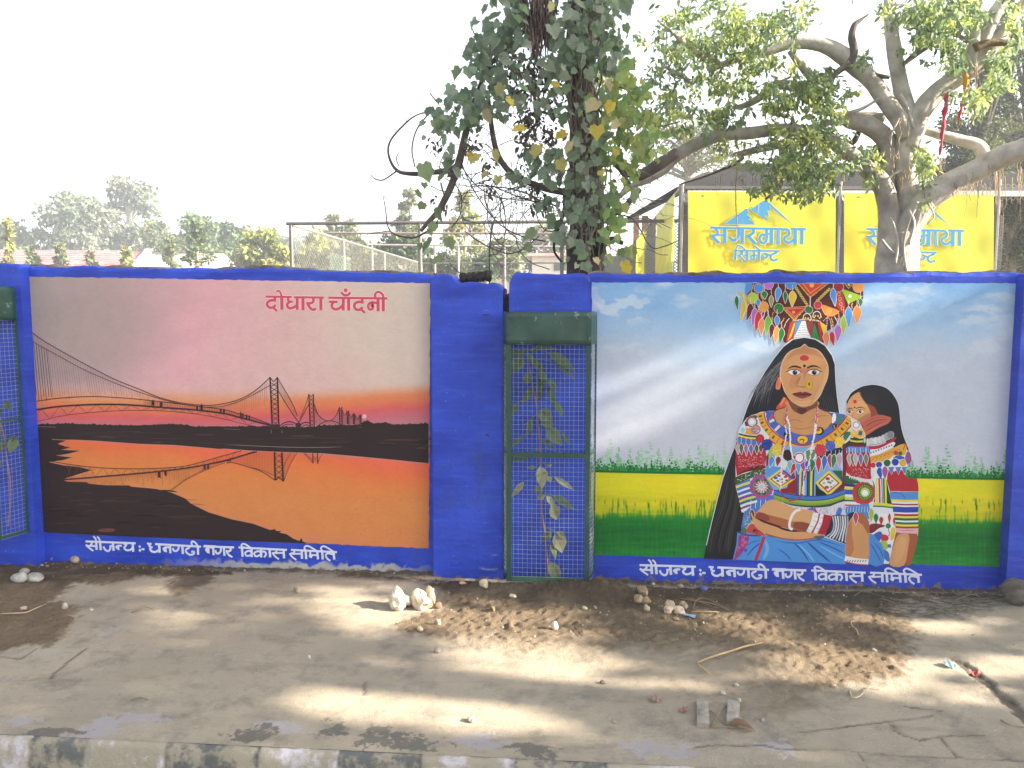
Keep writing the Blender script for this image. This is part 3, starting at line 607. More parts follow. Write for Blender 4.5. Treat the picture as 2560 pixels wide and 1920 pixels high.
for k in range(12):
    t = k/12; P.line([(1500+20*t, 1410+90*t), (1610+20*t, 1350+90*t), (1740-30*t, 1345+40*t)], 7, rnd.choice([(204,116,94),(160,72,60),(196,104,86),(150,64,56)]), 4, (0, 0))
P.poly([(1440,1230+1180-1000),(1500,1240+180),(1540,1540),(1790,1470),(1760,1500),(1560,1570)], BK, 3)
for k, (x, y) in enumerate([(1548,1568),(1586,1560),(1622,1556),(1660,1548),(1698,1532),(1730,1515),(1757,1502)]):
    P.disc(x, y, 34, (150, 152, 158), 36); P.disc(x-3, y, 29, [(206,206,208),(196,190,184),(204,206,210),(196,198,206),(186,188,194),(150,152,160),(120,124,132)][k], 31)
P.poly([(1535,1608),(1640,1600),(1740,1560),(1800,1520),(1800,1545),(1730,1600),(1640,1640),(1540,1640)], (180, 40, 56), 3)
P.poly([(1550,1640),(1650,1628),(1780,1566),(1790,1600),(1690,1660),(1560,1690)], (214, 214, 218), 3)
for k in range(9): P.disc(1575+k*24, 1668-k*9, 8, rnd.choice([(50,80,170),(60,110,70),(50,80,170)]), n=7)
# dress body
P.poly([(1560,1690),(1700,1650),(1890,1590),(1960,1760),(1780,2180),(1810,2420),(1740,2690),(1690,2690),(1690,2520),(1550,2420),(1540,1900)], (212, 214, 216))
P.poly([(1566,1706),(1650,1680),(1760,1630),(1882,1582),(1905,1640),(1880,1690),(1790,1690),(1745,1725),(1660,1755),(1570,1768)], (212, 152, 60), 3)
for k in range(7): P.line([(1590+k*36, 1735-k*12), (1610+k*36, 1705-k*12), (1640+k*36, 1715-k*12)], 5, (176, 112, 36))
P.line([(1890,1590),(1872,1640)], 8, (190,60,40)); P.disc(1806,1668,20,(188,44,52)); P.disc(1846,1672,20,(44,100,60)); P.poly([(1778,1718),(1820,1690),(1880,1705),(1900,1730),(1840,1728)], (50,84,176), 3)
for x, y, r, c in [(1595,1780,25,(190,50,60)),(1650,1776,28,(48,72,160)),(1725,1760,32,(36,96,56)),(1800,1752,33,(36,60,160)),(1870,1760,33,(206,158,54))]: P.disc(x, y, r+5, (210,210,214)); P.disc(x, y, r, c)
P.drop(1920, 1650, 1830, 30, (140, 78, 140), 20)
P.poly([(1728,1850),(1745,1810),(1790,1840),(1830,1812),(1880,1835),(1950,1805),(1985,1850),(2010,1950),(2016,2022),(1750,2020),(1722,1920)], (172, 36, 50), 0)
for x in (1762, 1826, 1884): P.poly([(x-30,1800),(x+30,1795),(x+5,1870)], (80,110,186)); P.line([(x-30,1800),(x+5,1870),(x+30,1795)], 5, (206,200,206), 0)
P.drop(1655, 1800, 1910, 26, (48,76,170), 12); P.drop(1705, 1790, 1910, 26, (150,80,150)); P.drop(1590, 1810, 1900, 20, (205,208,212))
P.poly([(1570,1870),(1610,1960),(1615,2120),(1565,2130)], (32, 40, 50)); P.poly([(1716,1900),(1750,2060),(1772,2145),(1716,2130)], (34, 62, 44))
for x, c in [(1630,(214,200,40)),(1655,(190,44,60)),(1678,(36,60,150)),(1696,(40,110,56)),(1712,(210,200,40))]: P.line([(x-4,1900),(x,2010),(x+2,2135)], 17 if c[0] != 36 else 8, c)
P.line([(1562,2138),(1670,2140),(1778,2152)], 22, (204,198,36)); P.line([(1562,2158),(1670,2160),(1780,2172)], 14, (40,100,56))
for k in range(14): P.line([(1575+k*15, 2175), (1570+k*15, 2230)], 4, (176,190,206), 0)
P.drop(1622, 2225, 2320, 22, (36,110,60)); P.drop(1670, 2255, 2330, 20, (176,44,56)); P.drop(1746, 2225, 2320, 14, (186,48,62)); P.drop(1790,2260,2340,12,(186,48,62))
P.poly([(1565,2330),(1630,2318),(1710,2340),(1650,2362),(1600,2400),(1560,2405)], (120,40,48), 3); P.disc(1735,2340,24,(40,120,70)); P.line([(1735,2360),(1745,2420),(1720,2440)], 7, (180,50,60))
P.poly([(1560,2480),(1600,2420),(1660,2390),(1680,2430),(1640,2500),(1580,2520)], (52,90,176), 3); P.poly([(1670,2420),(1730,2430),(1735,2470),(1680,2490)], (188,50,66), 3); P.poly([(1765,2360),(1800,2370),(1790,2450),(1755,2470)], (208,180,50), 3)
P.poly([(1655,2490),(1715,2480),(1735,2540),(1690,2560)], (160,176,50), 3); P.disc(1745,2525,18,(60,110,186)); P.poly([(1695,2560),(1740,2590),(1745,2670),(1700,2640)], (60,110,180), 3)
# sleeve cuff stripes and forearm
y = 2022.0
for h_, c in [(72,(78,132,200)),(22,(212,204,60)),(16,(214,214,216)),(14,(150,30,56)),(14,(214,214,216)),(52,(40,70,160)),(14,(214,214,216)),(20,(160,36,60)),(18,(212,204,60)),(22,(32,90,60)),(16,(214,214,216)),(20,(40,100,66)),(18,(212,204,60)),(18,(170,44,64)),(70,(214,164,170))]:
    xl = np.interp(y, [2022,2100,2200,2300,2400], [1748,1762,1785,1800,1806]); P.poly([(xl, y), (1890, y+6), (2014, y+4), (2008, y+h_+5), (1890, y+h_+8), (xl+4, y+h_)], c); y += h_
P.line([(1780,2035),(1850,2040),(1895,2085)], 6, (46,88,160)); 
for k in range(4): P.line([(1830+k*30, 2375), (1870+k*30, 2385), (1930+k*15, 2380)], 5, (190,120,132), 4, (0, 0))
P.poly([(1806,2398),(1850,2406),(2002,2412),(2004,2470),(1980,2580),(1936,2706),(1742,2698),(1772,2540)], (158, 84, 54))
P.poly([(1815,2440),(1850,2415),(1910,2412),(1930,2450),(1918,2540),(1880,2704),(1748,2698),(1778,2540)], SK, 3); P.poly([(1840,2460),(1890,2440),(1900,2500),(1860,2640),(1800,2690),(1800,2560)], (206,152,104), 3)
P.build('painted_woman', mural2)
# ---- the woman in front
P = Painter(SURF, .0056); P.use(*AZ)
hair = [(960,605),(1060,622),(1150,680),(1215,770),(1242,850),(1248,1000),(1262,1150),(1288,1330),(1240,1420),(700,1430),(480,1480),(425,1800),(425,2230),(350,2480),(302,2648),(36,2642),(62,2520),(110,2310),(165,2090),(215,1900),(290,1690),(330,1590),(388,1390),(440,1240),(520,1060),(600,920),(690,790),(770,690),(860,622)]
P.line(hair[:8], 14, (212, 214, 218)); P.line(hair[16:]+[hair[0]], 14, (206, 210, 214)); P.poly(hair, BK, 0)
for k in range(46):
    t = rnd.random(); x0, y0 = 830-t*60+rnd.uniform(-20, 60), 720+t*140; e = rnd.uniform(0, 1)
    P.line([(x0-40*t, y0), (690-120*e+rnd.uniform(-20, 30), 960+rnd.uniform(-40, 60)), (560-130*e+rnd.uniform(0, 100), 1180+rnd.uniform(-60, 100))], rnd.uniform(2, 5), rnd.choice([(98,98,104),(74,74,80),(120,118,120),(60,60,66)]), 4, (0, 0))
for k in range(40):
    x0 = rnd.uniform(0, 1); P.line([(250+150*x0, 1850+rnd.uniform(-100, 100)), (190+190*x0, 2150), (90+240*x0, 2420), (60+240*x0, 2600)], rnd.uniform(6, 16), rnd.choice([(62,58,54),(50,48,46),(72,66,60),(28,28,34),(44,42,42)]), 4, (0, 0))
for k in range(8): P.line([(1100+k*14, 1100), (1120+k*18, 1240), (1150+k*16, 1310)], 4, (66,64,66), 4, (0, 0))
P.poly([(725,968),(742,985),(745,1045),(732,1082),(698,1075),(705,1010)], (214,116,78), 3)
P.line([(718,990),(712,1060)], 8, (190,80,60)); P.poly([(775,1150),(815,1190),(818,1250),(700,1262),(740,1200)], (206, 84, 62), 2); P.line([(780,1160),(740,1230)], 16, (226,140,70))
# blouse base
P.poly([(640,1280),(560,1290),(430,1345),(352,1480),(326,1740),(330,1980),(372,2150),(410,2240),(380,2400),(1350,2520),(1350,2330),(1560,2330),(1610,2080),(1575,1800),(1520,1480),(1470,1385),(1380,1330),(1270,1300),(1200,1290)], (206, 208, 212), 0)
# neck and chest
P.poly([(640,1282),(610,1300),(620,1380),(690,1470),(790,1545),(900,1592),(1000,1592),(1120,1542),(1225,1475),(1305,1405),(1340,1335),(1260,1300)], (62, 96, 176), 2)
P.poly([(795,1190),(1082,1190),(1092,1255),(1205,1312),(1220,1370),(1185,1425),(1120,1470),(1010,1500),(930,1498),(850,1475),(760,1420),(700,1375),(675,1320),(700,1275),(800,1240)], (190, 136, 88), 3)
P.line([(800,1243),(700,1275),(676,1320),(700,1378)], 9, (104, 42, 42)); P.line([(1085,1235),(1205,1310),(1222,1370),(1190,1425)], 9, (104, 42, 42))
P.poly([(812,1180),(900,1235),(965,1248),(1040,1225),(1078,1190),(1080,1240),(1010,1275),(950,1310),(900,1300),(850,1265)], SKD, 3); P.poly([(900,1250),(960,1255),(985,1270),(940,1312),(905,1290)], (88,46,40), 3)
for L_ in ([(760,1400),(870,1360),(950,1390)], [(1010,1390),(1100,1330),(1190,1325)], [(840,1430),(930,1445),(1060,1425)], [(1150,1320),(1190,1380)]): P.line(L_, 9, (168, 108, 70), 4, (0, 0))
# face
P.poly([(965,662),(1000,692),(1060,704),(1112,738),(1152,795),(1180,855),(1186,925),(1172,995),(1142,1065),(1115,1130),(1070,1190),(1015,1230),(955,1241),(895,1226),(830,1182),(782,1112),(756,1035),(736,980),(738,905),(758,825),(800,752),(860,712),(925,692)], (212, 176, 140), 3)
P.poly([(965,672),(1000,700),(1058,712),(1106,745),(1145,800),(1172,860),(1178,925),(1164,990),(1134,1060),(1108,1124),(1064,1184),(1012,1222),(955,1232),(898,1218),(836,1176),(790,1108),(764,1032),(745,975),(747,905),(766,830),(806,760),(864,720),(928,700)], (196, 142, 92), 3)
P.poly([(860,722),(930,702),(965,680),(1000,702),(1080,730),(1140,800),(1060,770),(960,752),(870,770),(800,810)], (184, 126, 84), 3)
P.poly([(1172,860),(1178,925),(1164,990),(1134,1060),(1108,1124),(1064,1184),(1040,1200),(1080,1110),(1130,1010),(1150,920)], (206, 156, 108), 3)
P.poly([(900,900),(965,885),(1020,900),(985,925),(965,1000),(945,925)], (186, 118, 88), 3); P.poly([(850,960),(925,960),(900,1020),(890,1060),(850,1080),(820,1040)], (188, 130, 86), 3)
P.poly([(880,1180),(960,1170),(1030,1180),(1000,1215),(955,1228),(905,1212)], (206, 154, 104), 3)
P.disc(962, 793, 46, (206, 150, 110), 30); P.disc(962, 793, 42, (184, 46, 62), 27, n=24); P.disc(963, 866, 13, (38, 22, 22), n=14)
P.line([(810,892),(838,876),(880,870),(932,884)], [3,13,18,14], (42,26,26)); P.line([(986,884),(1030,868),(1075,870),(1118,890)], [14,18,13,3], (42,26,26))
for cx, s in ((869, 1), (1047, -1)):
    P.poly([(cx-62,926-6*(s>0)),(cx-30,904),(cx+25,903),(cx+60,922),(cx+30,944),(cx-25,947)], (212, 208, 204), 3)
    P.disc(cx+6, 926, 23, (58, 36, 34), 21); P.disc(cx+6, 927, 11, (20, 14, 16)); P.disc(cx+13, 919, 4, (220,220,220), n=7)
    P.line([(cx-66,922-4*s),(cx-30,902),(cx+25,901),(cx+66,922+2*s)], 7, (34,22,24)); P.line([(cx-55,930),(cx-25,948),(cx+30,946),(cx+58,926)], 4, (110,62,50)); P.line([(cx-50,893),(cx-10,886),(cx+45,893)], 5, (150,94,64))
    for k in range(4): P.line([(cx-s*(48+5*k), 915), (cx-s*(62+7*k), 905+6*k)], 3, (34,22,24), 0)
for L_, wd in [([(932,955),(912,1000),(893,1035),(905,1056),(925,1056)],5),([(925,1052),(945,1062),(972,1054)],8),([(905,1054),(890,1040)],6),([(925,968),(890,1010),(868,1035)],4),([(990,940),(1010,965)],4),([(880,1092),(900,1082)],3)]: P.line(L_, wd, (128, 74, 52), 4, (0.2, 0.2))
P.disc(1005, 1035, 32, (120, 92, 24), 46); P.disc(1005, 1035, 29, (206, 172, 38), 43); P.ring(1005, 1036, 20, 3, (130, 100, 24), 31); P.disc(1006, 1033, 11, (120, 60, 34), 16)
P.poly([(848,1122),(900,1110),(928,1104),(945,1112),(965,1103),(990,1110),(1034,1129),(990,1152),(942,1166),(892,1150)], (112, 38, 42), 2); P.poly([(885,1135),(942,1142),(1000,1136),(970,1156),(942,1162),(905,1152)], (136, 56, 58), 2); P.line([(852,1123),(905,1126),(945,1131),(990,1128),(1032,1129)], 5, (60,20,26)); P.line([(880,1178),(940,1182),(1000,1176)], 4, (160,104,70), 4, (0,0))
P.line([(782,1112),(830,1182),(895,1228),(955,1243),(1015,1232),(1070,1192)], 5, (120,66,48))
# embroidered yoke
P.poly([(640,1372),(676,1350),(690,1372),(640,1392)], (212,212,216)); P.poly([(618,1395),(680,1330),(668,1300)], (190,70,90)); P.line([(690,1462),(735,1415)], 24, (212,200,206), 0); P.line([(680,1452),(722,1408)], 7, (186,60,76), 0)
P.poly([(775,1480),(820,1480),(815,1530),(770,1510)], (28,28,44)); P.poly([(820,1470),(850,1500),(820,1540)], (176,40,60))
P.poly([(1225,1310),(1252,1310),(1250,1370),(1215,1395)], (206,216,220), 2); P.poly([(1258,1315),(1330,1340),(1305,1400),(1250,1385)], (62,104,120)); P.line([(1270,1345),(1310,1360)], 6, (60,130,90), 0)
P.poly([(1230,1395),(1295,1405),(1240,1455),(1215,1430)], (40,34,30)); P.line([(1235,1410),(1240,1440),(1265,1430),(1270,1405)], 8, (206,160,70))
P.disc(1102,1465,40,(34,30,34),38); P.disc(1094,1464,30,(214,176,40),28); P.disc(1090,1452,18,(170,70,50),16); P.disc(945,1545,56,(150,36,50),44); P.disc(945,1546,48,(216,178,46),36); P.disc(940,1556,24,(170,60,50),22); P.disc(936,1562,15,(214,176,46),14)
col_ = [(550,1300),(572,1390),(640,1490),(760,1580),(890,1632),(1000,1634),(1130,1580),(1250,1500),(1335,1420),(1388,1345)]
P.line(col_, 92, (168, 36, 48)); P.line(col_, 70, (216, 156, 52))
Cq = cr2(col_, 12, False); Tq = np.gradient(Cq, axis=0); Tq /= np.linalg.norm(Tq, axis=1)[:, None]
for i in range(2, len(Cq)-1, 2):
    n = np.array([-Tq[i][1], Tq[i][0]]); a = Cq[i]-n*30; b_ = Cq[i]+n*30; k = i//2 % 4
    if k == 0: P.line([a, b_], 5, (160,60,40), 0)
    elif k == 2: P.line([Cq[i]-n*16, Cq[i]+n*16], 20, (92,100,44), 0); P.line([Cq[i]-n*14-Tq[i]*2, Cq[i]+n*10-Tq[i]*2], 5, (40,60,34), 0)
# left sleeve
P.poly([(430,1350),(520,1310),(560,1420),(640,1520),(600,1560),(520,1550),(350,1500),(380,1420)], (204, 206, 210), 2); P.poly([(390,1420),(430,1440),(500,1440),(520,1500),(400,1490),(370,1450)], (214,150,70), 2)
P.poly([(425,1360),(470,1325),(520,1320),(530,1345),(470,1350),(440,1390)], (40,100,64), 2); P.poly([(410,1385),(440,1360),(455,1420),(420,1420)], (40,50,110))
P.disc(480,1382,52,(176,44,56),50,n=22,wob=.07); P.disc(480,1382,38,(170,196,204)); P.disc(478,1380,24,(212,216,216)); P.disc(392,1460,30,(214,216,218),38); P.disc(394,1460,21,(150,186,206),29); P.disc(515,1452,45,(160,110,118),n=22,wob=.05)
for k in range(30): P.disc(515+rnd.uniform(-30,30), 1452+rnd.uniform(-30,30), 4, (206,190,190), n=5)
for dy, c in ((0,(40,70,48)),(16,(212,200,50)),(32,(176,44,56))): P.line([(356,1492+dy),(440,1512+dy),(540,1520+dy)], 17, c)
P.poly([(348,1520),(440,1545),(545,1556),(560,1600),(440,1590),(345,1572)], (70,110,184), 2)
P.poly([(338,1575),(440,1592),(600,1600),(612,1700),(600,1790),(520,1795),(340,1880),(325,1760)], (170, 36, 50), 0); P.poly([(340,1870),(450,1810),(520,1785),(600,1790),(600,1810),(440,1840)], (100,28,36), 2)
for k in range(110): P.line([(x := rnd.uniform(350,590), y := rnd.uniform(1690,1800)), (x+7, y+2)], 3.5, (214,180,176), 0)
for x, y0, y1, c in [(348,1590,1680,(176,150,150)),(380,1580,1680,(70,96,84)),(424,1585,1690,(150,100,150)),(470,1590,1685,(70,110,180)),(522,1590,1680,(60,90,70)),(560,1590,1670,(110,60,60))]: P.line([(x, 1525), (x, y0+10)], 4, (206,208,216), 0); P.drop(x, y0, y1, 18, c, 4)
P.poly([(330,1890),(440,1850),(520,1822),(600,1818),(606,1866),(500,1890),(420,1920),(334,1965)], (58, 84, 48), 2)
for k in range(60):
    t = rnd.random(); x = 340+t*255; y = np.interp(x, [330,440,600],[1925,1880,1842])+rnd.uniform(-26,26); P.line([(x,y),(x+rnd.uniform(6,16),y+rnd.uniform(-8,4))], 5, rnd.choice([(190,200,176),(120,150,90),(40,60,36),(176,186,160)]), 0)
P.poly([(332,1960),(460,1905),(480,2060),(690,2056),(684,2110),(540,2180),(410,2222),(366,2130)], (70,116,190), 0)
for k, (c, wd) in enumerate([((212,200,50),24),((70,110,186),26),((212,214,216),18),((60,100,180),26),((214,214,218),16),((150,44,86),12),((212,200,50),18),((40,110,90),16),((212,214,216),20),((150,50,90),12),((214,214,218),26)]):
    y = 1985+k*22; P.line([(336+k*4.5, y), (400+k*4, y-24), (470+k*7, y-48)], wd, c)
P.poly([(420,2205),(500,2140),(600,2090),(690,2080),(684,2120),(560,2170),(520,2230),(440,2240)], (66,116,190), 2)
for x in (470, 515, 560, 605, 650): P.line([(x, 2100), (x-4, 2190-(x-470)*.3)], 5, (206,214,224), 0)
P.drop(480, 2190, 2300, 24, (120,60,70), 0); P.drop(596, 2150, 2240, 20, (90,96,50)); P.drop(640, 2130, 2210, 22, (206,160,100), edge=(220,190,140))
P.disc(568,1978,112,(160,66,150),n=30,wob=.045); P.disc(568,1980,80,(52,92,54),n=26,wob=.05)
for k in range(26): a = k*math.pi/13; P.line([(568+24*math.cos(a),1980+24*math.sin(a)),(568+58*math.cos(a),1980+58*math.sin(a))], 9, (214,196,200) if k % 2 else (196,90,110), 0)
for k in range(34): a = rnd.random()*6.28; P.line([(568+62*math.cos(a),1980+62*math.sin(a)),(568+78*math.cos(a+.1),1980+78*math.sin(a+.1))], 4, (120,156,100), 0)
P.disc(568,1980,30,(206,206,210)); P.disc(566,1980,22,(150,190,200))
# bodice
P.poly([(610,1700),(640,1640),(700,1600),(1290,1620),(1310,1990),(1200,2060),(1050,2070),(870,2064),(690,2030),(600,1880)], (120,160,200), 0); P.poly([(620,1790),(760,1800),(640,1890),(600,1880)], (86,140,206)); P.poly([(610,1700),(660,1640),(640,1760),(612,1800)], (120,40,60))
P.poly([(690,1650),(760,1700),(760,1800),(690,1790)], (204,206,212)); P.poly([(860,1830),(900,1960),(880,2050),(760,2030),(700,2010),(800,1990)], (140,34,46)); P.poly([(1060,1930),(1100,2000),(1200,2062),(1060,2064)], (34,34,38)); P.poly([(1215,1830),(1310,1830),(1310,1930)], (44,90,60)); P.poly([(1310,1950),(1320,2010),(1260,2040),(1200,2055)], (120,36,56))
for x, c, wd in [(888,(120,40,60),12),(902,(44,80,170),20),(922,(212,202,50),18),(940,(48,76,160),16),(955,(206,208,212),14),(972,(120,160,200),18),(990,(34,50,90),16),(1006,(40,100,70),16),(1024,(212,202,50),18),(1042,(34,50,96),16),(1058,(110,160,210),14)]: P.line([(x+8,1790),(x+2,1900),(x,2062)], wd, c)
P.poly([(1075,1690),(1180,1650),(1300,1615),(1296,1670),(1180,1700),(1080,1715)], (32,40,48), 2); P.poly([(960,1660),(1060,1600),(1075,1700),(1050,1730),(980,1740)], (206,210,214), 2)
for x, y0, y1, c, ln in [(660,1700,1800,(70,130,200),-16),(722,1700,1790,(120,50,66),-10),(775,1720,1830,(196,206,210),0),(828,1740,1840,(110,170,170),6),(866,1765,1865,(190,44,60),-30),(908,1740,1860,(84,150,196),0),(950,1740,1840,(150,70,150),6),(990,1740,1830,(56,90,180),8),(1038,1730,1840,(44,110,74),-10),(1092,1700,1850,(186,48,64),0),(1148,1690,1830,(60,100,180),-10),(1198,1680,1810,(150,70,110),8),(1235,1680,1810,(60,110,60),-12),(1282,1670,1800,(170,150,170),6)]: P.drop(x, y0, y1, 24, c, ln)
for x in (1105,1160,1210,1250,1285): P.line([(x,1640),(x-4,1700)], 4, (206,208,214), 0)
P.poly([(775,1645),(838,1645),(852,1715),(808,1742),(768,1712)], (56,28,32), 2); P.disc(915,1712,54,(212,208,210)); P.disc(915,1712,48,(170,44,60)); P.disc(915,1712,37,(220,220,222)); P.drop(868,1690,1730,14,(170,44,60))
for x, y, r, c in [(553,1535,40,(166,40,52)),(618,1592,52,(36,54,136)),(708,1640,54,(206,176,60)),(1108,1642,54,(190,52,64)),(1203,1602,46,(70,84,170)),(1292,1568,50,(222,186,56)),(1366,1516,46,(40,104,76))]:
    P.disc(x, y, r, c, n=26, wob=.04)
    for k in range(34): a = rnd.random()*6.28; q = r*rnd.random()**.5*.85; P.line([(x+q*math.cos(a),y+q*math.sin(a)),(x+q*math.cos(a)+rnd.uniform(-9,9),y+q*math.sin(a)+rnd.uniform(-9,9))], 3, tuple(min(230, int(v*1.35+26)) for v in c), 0)
P.poly([(640,1640),(672,1600),(660,1700),(632,1720)], (150,176,80), 2); P.poly([(975,1650),(1060,1640),(1050,1710),(1000,1760)], (90,130,90), 2)
def diamond(cx, cy, rx, ry, in1, spots):
    for q, c in ((1.0,(214,202,50)),(.8,in1),(.66,(214,212,212))): P.poly([(cx,cy-ry*q),(cx+rx*q,cy),(cx-rx*.06,cy+ry*q),(cx-rx*q,cy)], c)
    for dx, dy, r, c in spots: P.disc(cx+dx, cy+dy, r, c, r*.7, n=9, rot=dx)
P.line([(750,1830),(860,1905)], 10, (60,96,180), 0)
diamond(748, 1908, 128, 92, (176,64,50), [(-50,-10,20,(56,100,170)),(-20,-30,16,(60,90,160)),(0,0,18,(176,44,56)),(40,-20,17,(180,50,60)),(50,12,14,(50,110,60)),(-30,18,15,(60,130,76)),(5,30,14,(180,60,66)),(70,0,10,(60,100,170)),(20,-48,12,(170,50,56))]); P.poly([(770,1820),(872,1905),(856,1915),(760,1838)], (84,70,160))
diamond(1188, 1945, 126, 115, (170,44,50), [(-10,-40,22,(180,48,50)),(-45,0,15,(150,170,90)),(0,-8,17,(120,140,100)),(15,0,12,(90,100,90)),(-20,40,22,(180,60,50)),(20,35,12,(110,150,70)),(48,20,14,(190,180,180)),(30,-20,12,(90,150,70))])
# waist bands
W1 = [(680,2030),(780,2058),(900,2078),(1050,2086),(1200,2070),(1338,2022)]
for dy, wd, c in ((0,48,(60,110,190)),(-20,8,(40,50,110)),(34,30,(140,170,50)),(58,24,(120,150,50)),(80,26,(36,70,62)),(20,8,(36,60,110))): P.line([(x, y+dy) for x, y in W1], wd, c)
P.poly([(690,2095),(800,2140),(900,2160),(1050,2172),(1200,2160),(1340,2110),(1345,2235),(1230,2245),(1080,2235),(900,2190),(760,2130)], (200, 194, 206), 2)
for k in range(150):
    x = rnd.uniform(760, 1338); y = np.interp(x,[690,900,1050,1200,1340],[2110,2178,2200,2190,2160])+rnd.uniform(-22,40); P.line([(x,y),(x+rnd.uniform(-6,3),y+rnd.uniform(10,22))], 4, rnd.choice([(150,140,170),(170,160,186),(224,222,226),(120,116,140),(184,150,180)]), 0)
P.poly([(1040,2170),(1080,2230),(980,2200)], (60,100,190), 2); P.poly([(1280,2170),(1310,2190),(1290,2240),(1250,2240)], (56,110,200), 3)
P.line([(1050,2160),(1080,2220),(1120,2250)], 12, (180,40,60))
# right sleeve
P.poly([(1390,1350),(1440,1370),(1490,1430),(1520,1540),(1560,1660),(1572,1860),(1600,1960),(1560,2180),(1345,2230),(1335,1990),(1310,1620),(1340,1560),(1400,1480)], (204,204,208), 0)
P.poly([(1400,1440),(1440,1470),(1500,1440),(1516,1520),(1420,1530),(1385,1500)], (220,176,70), 2); P.disc(1440,1410,30,(170,50,60)); P.disc(1440,1410,24,(226,226,226)); P.poly([(1455,1500),(1470,1460),(1500,1470),(1490,1510)], (50,90,140)); P.poly([(1410,1380),(1390,1470),(1440,1500),(1400,1450)], (226,200,120), 2)
P.poly([(1340,1580),(1420,1520),(1480,1540),(1400,1600),(1310,1640)], (36,52,50))
for dy, c, wd in ((0,(40,60,44),18),(18,(206,200,60),16),(36,(38,48,40),20),(60,(110,34,40),36)): P.line([(1385,1535+dy),(1450,1545+dy),(1535,1540+dy)], wd, c)
P.disc(1518,1552,16,(60,120,90),30); P.disc(1518,1552,10,(176,206,190),22)
P.poly([(1362,1605),(1450,1615),(1550,1612),(1562,1672),(1450,1670),(1356,1662)], (60,104,184), 2)
for x in range(1370, 1560, 14): P.line([(x,1612),(x-2,1668)], 4, (150,180,220), 0)
P.poly([(1352,1665),(1450,1672),(1562,1672),(1574,1860),(1570,1910),(1450,1890),(1350,1850)], (172,36,52), 2)
for k in range(50): P.line([(x := rnd.uniform(1370,1555), y := rnd.uniform(1800,1890)), (x+9, y+2)], 3.5, (214,170,166), 0)
for x, c in ((1376,(170,150,150)),(1408,(70,100,76)),(1432,(176,160,170)),(1480,(90,110,160)),(1530,(90,120,100))): P.line([(x,1620),(x,1690)], 5, (206,210,216), 0); P.drop(x, 1675, 1785, 19, c, 4)
P.poly([(1312,1600),(1345,1600),(1350,1800),(1332,1990),(1306,2000),(1318,1800)], (110,36,52), 2); P.poly([(1335,1880),(1400,1890),(1480,1940),(1400,1955),(1335,1950)], (40,90,60), 2)
for k in range(9): P.poly([(1370+k*20,1878+k*5),(1392+k*20,1884+k*5),(1378+k*20,1908+k*6)], (206,206,200))
P.poly([(1335,1945),(1450,1960),(1450,1985),(1335,1975)], (60,40,90))
for k, (c, wd) in enumerate([((206,200,60),22),((48,84,176),26),((46,80,170),20),((212,214,216),18),((206,200,60),20),((44,110,70),18),((214,214,216),18),((190,60,70),14)]): P.line([(1336,1995+k*22),(1450,1998+k*22),(1560,2000+k*22)], wd, c)
P.disc(1508,2040,106,(186,46,50),n=26,wob=.035); P.disc(1520,2030,80,(46,90,54)); P.disc(1522,2030,68,(160,176,50))
for k in range(22): a = k*math.pi/11; P.line([(1522+44*math.cos(a),2030+44*math.sin(a)),(1522+70*math.cos(a+.2),2030+70*math.sin(a+.2))], 9, (40,66,40), 0)
P.disc(1522,2032,42,(190,190,70)); P.disc(1522,2034,34,(120,190,170)); P.disc(1520,2036,28,(220,220,222))
P.poly([(1345,2165),(1450,2150),(1558,2140),(1562,2280),(1480,2230),(1420,2225),(1375,2290),(1348,2240)], (76,124,190), 2)
for x in range(1365, 1560, 26): P.line([(x,2160),(x-6,2215)], 5, (170,196,226), 0)
P.drop(1580, 2180, 2300, 22, (150,170,60)); P.poly([(1350,2250),(1400,2215),(1420,2225),(1370,2330)], (40,36,56), 2)
# skirt
P.poly([(345,2395),(450,2400),(600,2430),(850,2475),(1000,2470),(1100,2430),(1350,2515),(1342,2694),(302,2650),(335,2510)], (72,138,206), 0); P.poly([(1555,2410),(1640,2470),(1690,2540),(1692,2692),(1552,2686)], (70,132,200), 2)
for L_, wd, c in [([(860,2490),(940,2570),(1010,2680)],14,(40,80,160)),([(980,2480),(1090,2580),(1220,2690)],18,(40,78,156)),([(1080,2480),(1220,2540),(1340,2600)],14,(46,90,170)),([(720,2550),(790,2600),(850,2665)],12,(50,96,172)),([(430,2620),(500,2540),(570,2490)],12,(42,84,166)),([(380,2560),(460,2500),(560,2470)],9,(50,94,172)),([(900,2500),(1000,2600),(1060,2680)],16,(110,170,222)),([(600,2460),(620,2560),(580,2660)],30,(104,164,216)),([(1100,2520),(1240,2600),(1340,2650)],14,(108,168,222)),([(1570,2500),(1620,2580),(1670,2680)],10,(40,80,156)),([(1600,2490),(1660,2560),(1690,2640)],10,(46,90,170)),([(700,2480),(900,2500),(1100,2470),(1340,2540)],10,(48,90,170))]: P.line(L_, wd, c, 5, (.1, 0))
P.line([(590,2440),(560,2530),(512,2658)], 30, (180,44,66)); P.poly([(362,2420),(450,2430),(440,2500),(380,2600),(330,2650),(312,2648),(350,2510)], (150,60,126), 2)
for k in range(12): P.disc(rnd.uniform(345,430), rnd.uniform(2440,2580), 17, rnd.choice([(180,70,110),(120,60,150),(190,90,140)]), n=9)
P.line([(345,2395),(440,2425),(560,2430)], 14, (40,70,130))
P.poly([(410,2215),(460,2235),(470,2300),(440,2390),(380,2390),(390,2290)], (80,120,176), 2)
for k in range(40): x, y = rnd.uniform(400,455), rnd.uniform(2240,2370); P.line([(x,y),(x+8,y+3)], 4, (176,196,216), 0)
